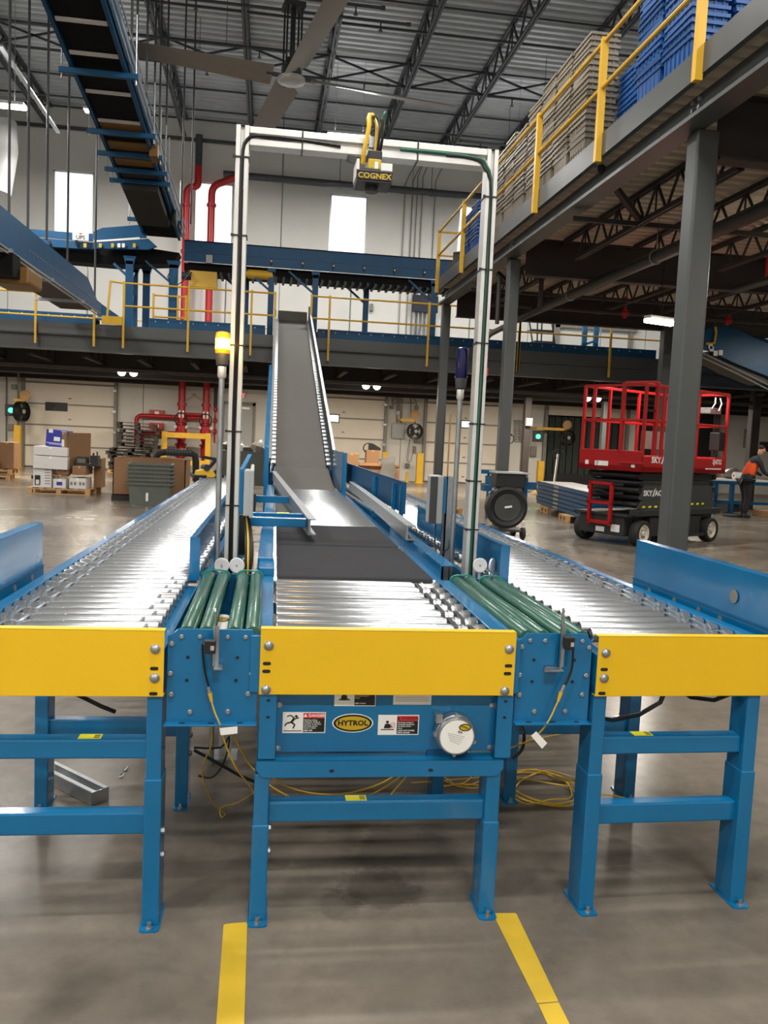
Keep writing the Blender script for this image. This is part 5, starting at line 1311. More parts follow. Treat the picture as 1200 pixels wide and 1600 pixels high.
# hanger rods: each from the roof down to the conveyor it carries
ORD = ['first','second','third','fourth','fifth','sixth','seventh','eighth','ninth','tenth','eleventh','twelfth','thirteenth','fourteenth','fifteenth','sixteenth','seventeenth','eighteenth','nineteenth','twentieth','twenty-first','twenty-second','twenty-third','twenty-fourth']
ROD = [(14,333,15.6,'b'),(43,420,16.4,'b'),(73,375,17.2,'b'),(105,428,19,'b'),(148,462,20.3,'b'),(205,108,14.8,'a'),(228,183,16.4,'a'),(240,222,17.2,'a'),(248,250,18,'a'),(258,282,18.8,'a'),(283,360,21,'a'),(298,350,21.3,'a'),(213,132,15.3,'a')]
for i,(px,py,Y,k_) in enumerate(ROD):
    a_ = at(px,py,Y=Y); m = MB(); m.cyl(a_,(a_.x,Y,12.295),.02 if k_=='a' else .023,8); o = m.build('hanger_rod', M['joist'])
    sa_ = sorted(r_[0] for r_ in ROD if r_[3] == k_); tag(o, 'steel hanger rod, %s from the left, of the %s' % (ORD[sa_.index(px)], 'conveyor seen from below' if k_ == 'a' else 'left sloping conveyor'), 'rod', 'rods of the conveyor seen from below' if k_=='a' else 'rods of the left sloping conveyor')
# light steel brace under the roof at the far left
m = MB(); m.bar(at(0,70,Y=19),at(91,207,Y=26),.10,.05); tag(m.build('roof_strut', M['galv']), 'light grey steel channel slanting under the roof at the far left', 'strut')
# air duct sleeve at the far left edge
m = MB(); a_ = at(2,190,Y=27); b_ = at(-6,300,Y=27); m.tube([(a_.x,27,a_.z),(a_.x+.05,27,a_.z-.8),(b_.x,27,b_.z)],.42,14); tag(m.build('fabric_duct', M['white']), 'pale fabric duct hanging at the far left edge', 'duct')

# ---------------------------------------------------------------- totes stacked on the high platform
def tote_mesh(lx_, ly_, h_, rim=.035):
    """Nesting tote: tapered ribbed walls under a wide ribbed rim (origin at the base centre)."""
    m = MB(); t_ = .012
    def ring(f, z): return [(-lx_/2*f,-ly_/2*f,z),(lx_/2*f,-ly_/2*f,z),(lx_/2*f,ly_/2*f,z),(-lx_/2*f,ly_/2*f,z)]
    lv = [ring(.84,0),ring(.89,h_-.036),ring(1.0,h_-.034),ring(1.0,h_),ring(.92,h_),ring(.82,.02)]
    b = m.add([p for r in lv for p in r])
    for i in range(5):
        for k in range(4):
            j = (k+1) % 4; m.face((b+i*4+k,b+i*4+j,b+(i+1)*4+j,b+(i+1)*4+k))
    m.face((b+3,b+2,b+1,b)); m.face([b+20+k for k in range(4)])
    return m
def add_ribs(m, lx_, ly_, h_, only_rim):
    z0, z1 = (h_-.085, h_-.034) if only_rim else (.02, h_-.036)
    nx, ny = (4, 6)
    for k in range(ny):
        y = -ly_/2*.9+ly_*.9*(k+.5)/ny
        for s in (-1,1): m.box(s*lx_/2*.86,y-.010,z0,s*lx_/2*.945,y+.010,z1)
    for k in range(nx):
        x = -lx_/2*.9+lx_*.9*(k+.5)/nx
        for s in (-1,1): m.box(x-.010,s*ly_/2*.86,z0,x+.010,s*ly_/2*.945,z1)
    return m
TL, TWd, TH, TP = .40, .60, .36, .075
TOTES = {}
for key in ('tote_tan','tote_blue'):
    for full in (0,1):
        mm = add_ribs(tote_mesh(TL,TWd,TH), TL, TWd, TH, not full)
        TOTES[(key,full)] = mm
def place_tote(key, full, x, y, z, rz, label, group, cache={}):
    k = (key,full)
    if k not in cache:
        o = TOTES[k].build('tote', M[key]); cache[k] = o
    else:
        o = cache[k].copy(); COL.objects.link(o)
    o.location = (x,y,z); o.rotation_euler = (0,0,rz)
    return tag(o, label, 'tote', group)
rt = random.Random(4)
STK = [(4.14, 17.4, 'tote_blue', 9, 'farthest blue edge stack'), (4.14, 16.73, 'tote_blue', 10, 'second farthest blue edge stack'), (4.14, 15.55, 'tote_tan', 15, 'farthest grey edge stack'), (4.14, 14.93, 'tote_tan', 15, 'second farthest grey edge stack'), (4.14, 14.3, 'tote_tan', 16, 'third farthest grey edge stack'), (4.14, 13.68, 'tote_tan', 15, 'fourth farthest grey edge stack'), (4.14, 13.0, 'tote_tan', 17, 'fourth nearest grey edge stack'), (4.14, 12.36, 'tote_tan', 18, 'third nearest grey edge stack'), (4.14, 11.73, 'tote_tan', 18, 'second nearest grey edge stack'), (4.14, 11.08, 'tote_tan', 18, 'nearest grey edge stack'), (4.58, 10.55, 'tote_blue', 11, 'short blue stack beside the grey ones'), (4.58, 9.9, 'tote_blue', 14, 'short blue stack beside the tall blue ones'), (4.14, 8.98, 'tote_blue', 20, 'tall blue edge stack behind another'), (4.14, 8.32, 'tote_blue', 20, 'nearest tall blue edge stack'), (4.58, 8.32, 'tote_blue', 19, 'blue stack right of the nearest edge stack')]
for x,y,c_,n_,lab_ in STK:
    for k in range(n_):
        place_tote(c_, 1 if k == 0 else 0, x+rt.uniform(-.012,.012), y+rt.uniform(-.01,.01), 5.25+TP*k, rt.uniform(-.025,.025), '%s tote, %s from the bottom of the %s' % ('grey' if 'tan' in c_ else 'blue', ORD[k], lab_), 'totes of the '+lab_)
m = MB(); a_ = at(707,412,Y=19); m.obox((a_.x+.15,18.95,5.42),.4,.4,.35,rz=.2); m.obox((a_.x+.2,18.9,5.7),.3,.3,.2,rz=.6); tag(m.build('tool_bundle', M['steel_dark']), 'dark bundle of machine parts at the far end of the high platform', 'bundle')

# pipes under the high platform
t = thing('under_pipe', 'long dark pipe slung under the high platform floor', 'pipe', (6,14,4.4), world=True)
a_ = at(805,500,Z=4.42)
m = MB(); m.cyl((a_.x,a_.y+.2,4.42),(a_.x,1,4.42),.09,12); m.build('pipe', M['steel_dark'], t)
for y in (9,12,15.5):
    m = MB(); m.tube([(a_.x+cos(k*pi/6)*.1,y,4.42+sin(k*pi/6)*.1) for k in range(12)],.012,5,closed=True); m.cyl((a_.x,y,4.5),(a_.x,y,5.08),.008,5); m.build('pipe_hanger', M['galv'], t)
t = thing('under_pipe', 'second dark pipe with brown sprinkler tees under the high platform', 'pipe', (9,12,4.35), world=True)
m = MB(); m.cyl((8.0,13.9,4.42),(8.0,2,4.42),.07,12); m.build('pipe', M['steel_dark'], t)
for y in (5,8,10.5,13):
    m = MB(); m.cyl((8.0,y,4.42),(8.0,y,4.9),.03,8); m.build('tee', M['red'], t)
t = thing('under_pipe', 'red brown sprinkler line across the far bay of the high platform', 'pipe', (7,17,4.5), world=True)
m = MB(); m.cyl((4.4,17.6,4.5),(12,17.6,4.5),.05,8); m.build('pipe', M['blacksteel'], t)
for x in (5.0,7.6,10): 
    m = MB(); m.cyl((x,17.6,4.4),(x,17.6,4.85),.04,8); m.lathe((x-.07,17.6,4.5),(1,0,0),[(0,.07),(.14,.07)],8); m.build('tee', M['red'], t)
t = thing('drop_pipe', 'dark drop pipe with a red end between the arch post and the middle column', 'pipe', at(760,520,Y=15), world=True)
a_, b_, c_ = at(792,505,Y=15), at(760,525,Y=15), at(757,580,Y=15)
m = MB(); m.tube([(a_.x+.6,15,5.09)]+bend((a_.x+.6,15,a_.z+.3),b_,c_,.12),.05,8); m.build('pipe', M['blacksteel'], t)
m = MB(); m.cyl((c_.x,15,c_.z-.08),(c_.x,15,c_.z+.06),.07,8); m.build('red_end', M['red'], t)
a_ = at(778,480,Y=15.1); m = MB(); m.cyl((a_.x,15.1,a_.z-.3),(a_.x,15.1,4.6),.04,8); m.build('vertical_pipe', M['blacksteel'], t)
# ================================================================= FLOOR OBJECTS OF THE HALL
def pallet(x, y, z, rz, label, w_=1.22, d_=1.02, mat='wood', group=None, h=.14):
    t = thing('pallet', label, 'pallet', (x,y,z), rz, group)
    for k in range(6):
        m = MB(); x0 = -w_/2+(w_-.1)*k/5; m.box(x0,-d_/2,h-.02,x0+.1,d_/2,h); m.build('deck_board', M[mat], t)
    for yy in (-d_/2, -.04, d_/2-.09):
        m = MB(); m.box(-w_/2,yy,.02,w_/2,yy+.09,h-.02); 
        m2 = MB()
        for xa in (-w_/2, -.05, w_/2-.1): m2.box(xa,yy,.02,xa+.1,yy+.09,h-.04)
        m2.box(-w_/2,yy,h-.04,w_/2,yy+.09,h-.02); m2.build('stringer', M[mat], t)
        m3 = MB(); m3.box(-w_/2,yy,0,w_/2,yy+.09,.02); m3.build('bottom_board', M[mat], t)
    return t
def carton(x0, x1, y0, y1, z0, z1, label, mat='card', rz=0.0, ry=0.0, tape_=True, group=None, name='cardboard_box'):
    t = thing(name, label, 'box', ((x0+x1)/2,(y0+y1)/2,z0), rz, group); t.rotation_euler = (0,ry,rz)
    w_, d_, h_ = x1-x0, y1-y0, z1-z0
    m = MB(); m.box(-w_/2,-d_/2,0,w_/2,d_/2,h_); m.build('carton', M[mat], t, bevel=.006, seg=1)
    if tape_:
        m = MB(); m.box(-.025,-d_/2-.001,h_-.05,.025,d_/2+.001,h_+.001); m.build('packing_tape', M['wood'] if mat == 'card' else M['paper'], t)
    return t
def pxbox(xa, ya, xb, yb, Y, dep, label, mat='card', z0=None, **k):
    a_, b_ = at(xa,ya,Y=Y), at(xb,yb,Y=Y)
    return carton(a_.x, b_.x, Y, Y+dep, b_.z if z0 is None else z0, a_.z, label, mat, **k)
PY = 19.4
p_ = at(45,764,Y=PY); p2 = at(134,770,Y=PY)
pallet((p_.x+p2.x)/2+.05, PY+.55, 0, radians(-3), 'light wooden pallet carrying the mixed white and brown boxes', 1.34, 1.1)
zt = .14
def label_on(t, x, z, w_, h_, y, mat, name): m = MB(); m.box(x-w_/2,y-.002,z,x+w_/2,y-.0005,z+h_); return m.build(name, M[mat], t)
b1 = pxbox(52,727,80,766,PY+.05,.5,'tall white box at the left end of the pallet load','card_white',z0=zt)
label_on(b1,-.10,.05,.12,.22,-.25,'ink','bottle_print'); label_on(b1,-.10,.07,.07,.10,-.252,'card_white','print_gap')
m = MB()
for k in range(6): m.box(.05,-.2515,.08+.06*k,.17,-.2505,.10+.06*k)
m.build('printed_lines', M['seal'], b1, kind='stuff')
b2 = pxbox(83,748,102.5,767,PY+.03,.4,'small white box standing on the pallet between two larger white boxes','card_white',z0=zt)
label_on(b2,0,.06,.12,.08,-.2,'cobalt','print')
b3 = pxbox(108,747,134,768,PY,.62,'white box with small device prints at the right front of the pallet','card_white',z0=zt)
for dx in (-.13,-.05,.06,.13): label_on(b3,dx,.08,.05,.07,-.31,'seal','device_print')
b4 = pxbox(89,732,107,749,PY+.08,.4,'small brown box with a black printed label, in the middle of the pallet load','card',z0=.44)
label_on(b4,0,.09,.18,.12,-.2,'ink','black_label'); label_on(b4,0,.12,.06,.06,-.202,'paper','label_mark')
carton(b2.location.x-.16,b2.location.x+.14,PY+.1,PY+.45,.4,.44,'flat brown carton under the small labelled box','card')
b5 = pxbox(113,728,134,748,PY+.02,.75,'brown box under the dark machine on the pallet','card',z0=.45)
pxbox(147,716,158,765,PY+.5,.5,'tall brown box at the right rear corner of the pallet','card',z0=zt)
zw = at(60,730,Y=PY).z
b6 = pxbox(51.5,712,105,730,PY-.02,.8,'long white box in the pallet load, the lower of two','card_white',ry=radians(1.5),z0=zw-.03)
b7 = pxbox(52,697,105,713,PY,.8,'long white box in the pallet load, the upper of two','card_white',ry=radians(1.5))
b8 = pxbox(71,671,105,699,PY+.1,.45,'dark blue printed carton lying on top of the white boxes','cobalt',ry=radians(4),tape_=False)
label_on(b8,-.14,.30,.09,.08,-.225,'paper','round_mark'); label_on(b8,.0,.13,.13,.09,-.225,'paper','address_label')
m = MB(); m.box(-.22,-.2265,.075,.22,-.2255,.085); m.box(-.16,-.2265,.05,.16,-.2255,.058); m.box(.08,-.2265,.35,.2,-.2255,.36); m.build('printed_lines', M['paper'], b8, kind='stuff')
a_, c_ = at(105,676,Y=PY+.05), at(117,728,Y=PY+.05)
t = carton(a_.x,a_.x+.17,PY+.05,PY+.95,zw+.02,a_.z,'large flat brown carton standing upright on the pallet load','card',rz=radians(-24))
label_on(t,0,.45,.07,.16,-.45,'paper','paper_label')
mx_ = at(117,713,Y=PY+.1); t = thing('boxed_machine', 'dark machine with a green panel on top of the brown pallet box', 'machine', (mx_.x+.26,PY+.3,at(117,728,Y=PY+.1).z))
m = MB(); m.box(-.26,-.15,0,.24,.2,.06); m.box(-.24,-.15,.06,-.02,.15,.2); m.box(.05,-.1,.06,.22,.15,.24); m.build('machine_body', M['black'], t)
m = MB(); m.box(-.22,-.156,.07,-.04,-.151,.17); m.build('green_panel', M['tote_grey'], t)
m = MB(); m.cyl((.1,0,.24),(.1,0,.3),.02,8); m.cyl((.18,0,.24),(.18,0,.33),.015,8); m.build('knob', M['black'], t)
# left group
LYY = 23.2
a_ = at(0,745,Y=LYY)
pallet(-7.35, LYY+.6, 0, radians(8), 'light wooden pallet at the left edge, the lower of two')
pallet(-7.3, LYY+.7, .15, radians(5), 'light wooden pallet at the left edge, stacked on another')
t = carton(-7.75,-7.05,LYY+.5,LYY+1.1,.30,.95,'brown box at the far left edge above the pallets','card')
label_on(t,.0,.25,.3,.1,-.3,'ink','printed_mark')
carton(-6.98,-6.62,LYY+.35,LYY+.95,.30,1.0,'tall brown box left of the pallet load','card')
carton(-6.3,-5.7,LYY+2.2,LYY+2.8,.06,.5,'brown box on the floor behind the pallet load','card')
t = thing('black_machine', 'black round machine on the left edge pallets', 'machine', (-7.25,LYY+.28,.30))
m = MB(); m.lathe((0,0,0),(0,0,1),[(0,.24),(.06,.27),(.2,.27),(.26,.2),(.28,.06)],16); m.build('machine_body', M['black'], t); m = MB(); m.box(.22,-.2,.05,.30,-.05,.22); m.build('side_clip', M['paper'], t)
carton(-6.4,-5.75,LYY+1.2,LYY+1.6,0,.1,'flat black crate on the floor behind the pallets','black',tape_=False)
# dock equipment: swing fans, signal lights, bollards, conduits
def bollard(px, Y, h_, label, r=.09, sq=True):
    x = at(px,720,Y=Y).x; t = thing('bollard', label, 'bollard', (x,Y,0))
    m = MB()
    if sq: m.box(-r,-r,0,r,r,h_)
    else: m.cyl((0,0,0),(0,0,h_),r,14)
    m.build('post', M['rail'], t, bevel=.012); m = MB(); m.box(-r*1.5,-r*1.5,0,r*1.5,r*1.5,.02); m.build('base_plate', M['rail'], t)
bollard(27.5,30.0,1.43,'yellow bollard at the left edge of the left dock door',.11)
bollard(601,29.9,1.06,'yellow bollard right of the dock door behind the incline',.10)
bollard(656,29.7,1.08,'tall yellow bollard under the wall fan',.115)
bollard(637,30.0,.36,'short thin yellow bollard under the wall cables',.05)
bollard(845,29.7,.98,'yellow bollard by the pallet jack',.11)
def dock_fan(Y, box_px, disc_px, fan_px, r_fan, label, ang=0.0):
    a_, b_, c_ = at(*box_px,Y=Y), at(*disc_px,Y=Y), at(*fan_px,Y=Y)
    t = thing('dock_fan', label, 'fan', (a_.x,Y,a_.z), world=True)
    m = MB(); m.bar(a_,(b_.x,Y,a_.z),.12,.1); m.bar((a_.x,Y,a_.z),(a_.x,Y+.6,a_.z),.05); m.build('swing_arm', M['rail'], t)
    m = MB(); m.lathe((b_.x,Y-.05,b_.z),(0,-1,0),[(0,.17),(.06,.17),(.08,.12)],18); m.build('lamp_disc', M['wood'], t)
    m = MB(); m.bar((b_.x,Y,a_.z),(c_.x,Y,c_.z+r_fan),.04); m.build('fan_hanger', M['black'], t)
    m = MB(); d_ = Vector((sin(ang),-cos(ang),0)); m.lathe((c_.x,Y-.06,c_.z),d_,[(-.12,r_fan),(.1,r_fan),(.1,r_fan*.93),(-.12,r_fan*.93)],22,cap=False); m.build('fan_shroud', M['black'], t)
    m = MB()
    for k in range(5): m.lathe(Vector((c_.x,Y-.06,c_.z))+d_*(.06),d_,[(0,r_fan*(.2+.19*k)),(.008,r_fan*(.2+.19*k)),(.008,r_fan*(.17+.19*k)),(0,r_fan*(.17+.19*k))],20,cap=False)
    m.build('fan_grille', M['black'], t, kind='stuff')
    m = MB(); s_ = Vector((d_.y,-d_.x,0))
    for k in range(4):
        a2 = pi/4+pi/2*k; e_ = s_*cos(a2)+Vector((0,0,1))*sin(a2); q_ = Vector((c_.x,Y-.06,c_.z)); m.bar(q_+e_*.05,q_+e_*r_fan*.9,.14,.012,up=d_)
    m.build('fan_blade', M['blacksteel'], t)
    m = MB(); m.lathe(Vector((c_.x,Y-.06,c_.z))+d_*.07,d_,[(0,r_fan*.24),(.03,r_fan*.2)],14); m.build('fan_hub', M['grey_box'], t)
    m = MB(); m.lathe(Vector((c_.x,Y-.06,c_.z))-d_*.05,-d_,[(0,.1),(.18,.09)],12); m.build('fan_motor', M['black'], t)
    return t
dock_fan(30.3,(626,656),(648,648),(648,674),.29,'black dock fan on a yellow swing arm between two dock doors right of the incline',.25)
dock_fan(30.3,(838,669),(885,664),(886,684),.30,'black dock fan on a yellow swing arm in front of the open dock door',.3)
dock_fan(29.8,(22,625),(40,618),(35,643),.34,'black dock fan seen edge on at the left dock door',1.25)
def signal(px, py, Y, label):
    a_ = at(px,py,Y=Y); t = thing('dock_signal', label, 'light', (a_.x,Y,a_.z))
    m = MB(); m.box(-.2,0,-.2,.2,.1,.2); m.build('housing', M['charcoal'], t, bevel=.02)
    m = MB(); m.lathe((0,0,0),(0,-1,0),[(0,.09),(.03,.08)],16); m.build('lens', M['green_on'], t)
    m = MB()
    for z in (-.13,.13): m.lathe((0,0,z),(0,-1,0),[(-.0,.05),(.02,.05)],12)
    m.build('dark_lens', M['black'], t)
signal(17,641,30.2,'lit green dock signal at the left edge')
signal(841,682,30.4,'lit green dock signal by the open dock door')
def wall_item(name, label, cat, xa, ya, xb, yb, mat, Y=30.85, th=.14, group=None):
    a_, b_ = at(xa,ya,Y=Y), at(xb,yb,Y=Y); t = thing(name, label, cat, ((a_.x+b_.x)/2,Y,b_.z), group=group)
    w_, h_ = b_.x-a_.x, a_.z-b_.z
    m = MB(); m.box(-w_/2,0,0,w_/2,th,h_); m.build('case', M[mat], t, bevel=.01, seg=1)
    m = MB(); m.box(-w_/2+.03,-.012,.03,w_/2-.03,0,h_-.03); m.build('cover', M[mat], t, bevel=.004, seg=1)
    return t
wall_item('control_cabinet','grey control cabinet on the wall beside the black dock fan','enclosure',613,661,632,686,'grey_box')
wall_item('junction_box','small white junction box above the grey wall cabinet','box',620,642,625,648,'white')
wall_item('junction_box','small grey junction box left of the wall conduit loop','box',610,634,615,639,'seal')
wall_item('junction_box','small grey junction box right of the wall conduit loop','box',649,634,654,641,'seal')
wall_item('junction_box','grey junction box hanging below the black dock fan','box',646,697,650,708,'seal')
wall_item('junction_box','grey junction box above the short thin bollard','box',634,724,640,731,'seal')
wall_item('control_cabinet','dark grey panel on the wall below the fan shroud','enclosure',648,683,658,692,'seal')
wall_item('control_cabinet','pale box on the dark column left of the green signal','enclosure',823,653,832,666,'grey_box',Y=26.46)
wall_item('control_cabinet','grey box under the green signal by the open dock','enclosure',830,697,838,714,'seal')
wall_item('control_cabinet','grey box below the green signal at the left edge','enclosure',12,662,20,674,'seal',Y=30.3)
wall_item('control_cabinet','small grey box high on the wall at the left edge','enclosure',17,600,25,609,'seal',Y=30.3)
wall_item('breaker_cabinet','dark navy cabinet on the wall above the low platform','enclosure',646,460,684,489,'navy',Y=30.7)
for k in range(6):
    x = at(648+6.4*k,490,Y=30.8); z_ = at(648+6.4*k,535,Y=30.8).z
    m = MB(); m.cyl((x.x,30.85,z_),(x.x,30.85,x.z+.05),.035,8); tag(m.build('conduit_drop', M['galv']), 'thick grey conduit, %s of six, dropping from the navy cabinet above the low platform' % ORD[k], 'conduit', 'conduits under the navy cabinet')
wall_item('wall_switch','small grey device on the wall right of the blue conveyor legs','enclosure',578,474,583,486,'seal')
t = thing('conduit_loop', 'grey conduit frame on the wall above the black dock fan', 'conduit', at(630,625,Y=30.9), world=True)
for pts in ([(613,636),(614,626),(619,621),(645,621),(650,627),(651,636)],[(613,636),(614,632),(618,629),(648,630)],[(620,600),(620,660)],[(623,600),(623,643)],[(627,600),(626,660)],[(642,600),(642,650)],[(613,600),(613,634)]):
    m = MB(); m.tube([at(px,py,Y=30.9) for px,py in pts],.022,6); m.build('tube', M['seal'], t)
cable('wall_cable','looping grey cable hanging on the wall under the black dock fan',[at(640,686,Y=30.6),at(637,705,Y=30.6),at(636,718,Y=30.6),at(641,722,Y=30.6),at(644,712,Y=30.6),at(645,708,Y=30.6)],.015,'seal','cable')
cable('wall_cable','grey cable dropping to the junction box above the short bollard',[at(641,686,Y=30.7),at(639,705,Y=30.7),at(637,724,Y=30.7)],.012,'seal','cable')
m = MB(); a_, b_ = at(29,560,Y=30.3), at(28,680,Y=30.3); m.cyl((a_.x,30.3,1.0),(a_.x,30.3,3.6),.035,8); tag(m.build('wall_conduit', M['seal']), 'light conduit running up the wall behind the left bollard', 'conduit')
m = MB(); a_ = at(10,560,Y=30.9); m.cyl((a_.x,30.9,.4),(a_.x,30.9,3.6),.02,6); tag(m.build('wall_conduit', M['seal']), 'thin conduit on the wall at the far left edge', 'conduit')
t = thing('wall_louver', 'white wall plate with two columns of louvre slots', 'vent', at(811,675,Y=30.8), world=True)
for px0, px1 in ((803.5,809),(810.5,816)):
    for k in range(11):
        a_, b_ = at(px0,657+3.2*k,Y=30.9), at(px1,659+3.2*k,Y=30.9); m = MB(); m.bar(((a_.x),30.93,a_.z),((b_.x),30.93,a_.z-.02),.05,.035); m.build('louver', M['seal'], t)
m = MB(); a_ = at(797,690,Y=14.3); m.tube([(4.24+cos(a*pi/8)*.06,14.3,a_.z+.05+sin(a*pi/8)*.08) for a in range(-5,8)],.008,6); m.box(4.2,14.28,a_.z+.1,4.26,14.32,a_.z+.13); tag(m.build('cable_loop', M['cable_k']), 'black cable loop beside the middle column', 'cable')
m = MB(); a_, b_ = at(695,640,Y=19.2), at(692,745,Y=19.2); m.cyl((4.27,19.4,.0),(4.27,19.4,2.2),.02,6); tag(m.build('leaning_pole', M['wood']), 'thin brown pole standing against the farthest column', 'pole')

# dark pallets stacked crooked by the dock door
sp = random.Random(5)
for k in range(13):
    lower = k < 6
    xc = at(205 if lower else 218,710,Y=29.6).x
    t = thing('pallet', 'dark worn pallet, %s from the bottom of the crooked stack by the left dock door' % ORD[k], 'pallet', (xc+sp.uniform(-.06,.06),29.4+sp.uniform(-.05,.05),.12+.118*k if lower else .16+.118*k), sp.uniform(-.06,.06)+(.1 if not lower else 0), 'dark pallets of the crooked stack')
    t.rotation_euler = (0, sp.uniform(-.02,.02)+(.035 if not lower else .02), t.rotation_euler.z)
    if k == 0:
        for j in range(5):
            m = MB(); m.box(-.66+.28*j,-.5,.09,-.66+.28*j+.19,.5,.112); m.build('deck_board', M['wood_dark'], t)
        for yy in (-.5,-.04,.42):
            m = MB(); m.box(-.66,yy,0,.66,yy+.08,.018); 
            for xa in (-.64,-.06,.52): m.box(xa,yy,.018,xa+.12,yy+.08,.09)
            m.build('runner', M['wood_dark'], t)
        pal0 = t
    else:
        for ch_ in pal0.children: c_ = ch_.copy(); COL.objects.link(c_); c_.parent = t
pallet(at(200,735,Y=29.4).x,29.45,-.0,0,'light pallet at the bottom of the crooked dark stack',1.2,1.0,h=.12)
# gaylord box with grey totes in front
a_, b_ = at(186,783,Z=0), at(264,787,Z=0)
t = thing('gaylord_box', 'large brown bulk box behind the stack of grey totes', 'box', (-2.42,18.9,.0))
w_, h_, d_ = 1.5, .9, 1.1
m = MB()
for s_ in ((-w_/2,-d_/2,.12,w_/2,-d_/2+.02,h_),(-w_/2,d_/2-.02,.12,w_/2,d_/2,h_),(-w_/2,-d_/2,.12,-w_/2+.02,d_/2,h_),(w_/2-.02,-d_/2,.12,w_/2,d_/2,h_),(-w_/2,-d_/2,.12,w_/2,d_/2,.14)): m.box(*s_)
m.build('carton', M['card'], t)
m = MB(); m.box(-w_/2-.02,-d_/2-.02,0,w_/2+.02,d_/2+.02,.12); m.build('base_pallet', M['wood_dark'], t)
m = MB(); m.obox((.55,-.45,.93),.6,.25,.02,ry=.05,rz=.1); m.build('open_flap', M['card'], t)
gt_ = add_ribs(tote_mesh(.9,.6,.44,.05), .9, .6, .44, True)
g0 = None
for k in range(6):
    if g0 is None: g0 = gt_.build('tote', M['tote_grey']); o = g0
    else: o = g0.copy(); COL.objects.link(o)
    o.location = (-2.30,17.75,.002+.08*k); o.rotation_euler = (0,0,.02*((k%3)-1))
    tag(o, 'dark grey nested tote, %s from the bottom, before the brown bulk box' % ORD[k], 'tote', 'grey totes of the floor stack')
m = MB(); m.box(-.06,-.285,.08,-.01,-.28,.25); lb_ = m.build('paper_label', M['paper'], g0)
# black rounded tube frame
t = thing('padded_arch', 'black padded arch behind the brown bulk box', 'arch', (-2,21,0), world=True)
m = MB(); pts = [at(244,735,Y=21),at(243,715,Y=21),at(248,708,Y=21),at(262,706,Y=21),at(298,708,Y=21),at(305,712,Y=21),at(306,722,Y=21),at(306,752,Y=21)]
m.tube(pts,.085,10); m.build('padded_tube', M['rubber'], t)
m = MB()
for k in range(9):
    p_ = pts[3].lerp(pts[4],k/8); m.lathe(p_-Vector((.03,0,0)),(1,0,0),[(0,.085),(0,.095),(.05,.095),(.05,.085)],10)
m.build('pad_ring', M['charcoal'], t, kind='stuff')
m = MB(); a_ = pts[0]; m.cyl((a_.x,21,0),a_,.05,8); m.cyl((pts[-1].x,21,0),pts[-1],.05,8); m.build('stand_leg', M['steel_dark'], t)
# yellow strapping tool on the left conveyor
a_ = at(320,757,Y=11.2); t = thing('strapping_tool', 'yellow and black strapping tool lying on the far end of the left conveyor', 'tool', (a_.x,11.25,.963), radians(20))
m = MB(); m.prism([(-.14,-.06,0),(.10,-.06,0),(.13,-.06,.03),(.08,-.06,.10),(-.02,-.06,.115),(-.12,-.06,.09)],(0,.12,0)); m.build('yellow_body', M['rail'], t, bevel=.01)
m = MB(); m.box(-.17,-.08,-.0,.0,.08,.035); m.box(.08,-.05,.0,.24,.05,.05); m.build('black_base', M['black'], t, bevel=.01)
m = MB(); m.bar((.02,0,.10),(.14,0,.24),.05,.04); m.bar((.14,0,.24),(-.06,0,.27),.045,.04); m.bar((.1,.0,.05),(.22,0,.13),.06,.05); m.build('handle', M['black'], t)
m = MB(); m.cyl((.0,-.07,.13),(.0,.07,.13),.045,12); m.build('strap_reel', M['steel_dark'], t)
# dark desk with odds and ends behind the arch post
a_ = at(345,735,Y=24); b_ = at(418,735,Y=24)
t = thing('work_desk', 'dark work desk with clutter behind the left arch post', 'desk', ((a_.x+b_.x)/2,24.3,0))
W2 = (b_.x-a_.x)/2; zt_ = at(380,705,Y=24).z
m = MB(); m.box(-W2,-.4,zt_-.04,W2,.4,zt_); m.build('desk_top', M['tote_grey'], t); m = MB(); m.box(-W2,-.38,.05,W2,-.34,zt_-.04); m.build('front_panel', M['tote_grey'], t)
for s in (-1,1):
    m = MB(); m.box(s*W2-.04,-.4,0,s*W2+.04,.4,zt_-.04); m.build('side_panel', M['steel_dark'], t)
def clutter(px, py, label, kind, mat, s_=.15):
    c_ = at(px,py,Y=24.1); o = thing('desk_'+kind, label, kind, (c_.x,24.1,zt_+.001)); m = MB()
    if kind == 'bottle': m.lathe((0,0,0),(0,0,1),[(0,s_*.4),(s_*1.1,s_*.4),(s_*1.4,s_*.15),(s_*1.8,s_*.15)],10)
    elif kind == 'bag': m.lathe((0,0,0),(.3,0,1),[(0,s_),(s_*.7,s_*1.1),(s_*1.3,s_*.5),(s_*1.6,.02)],9)
    else: m.box(-s_,-.1,0,s_,.1,s_*.8)
    m.build('body', M[mat], o, bevel=.01 if kind == 'box' else 0)
    if kind == 'bottle': m = MB(); m.cyl((0,0,s_*1.8),(0,0,s_*2.0),s_*.18,8); m.build('cap', M['grey_box'], o)
clutter(378,692,'white bottle on the dark desk','bottle','white')
clutter(403,696,'pale plastic bag on the dark desk','bag','film',.22)
clutter(415,700,'dark box at the right end of the desk','box','steel_dark',.22)
clutter(388,700,'grey box in the middle of the dark desk','box','charcoal',.14)
clutter(356,698,'black bag at the left end of the dark desk','bag','black',.2)
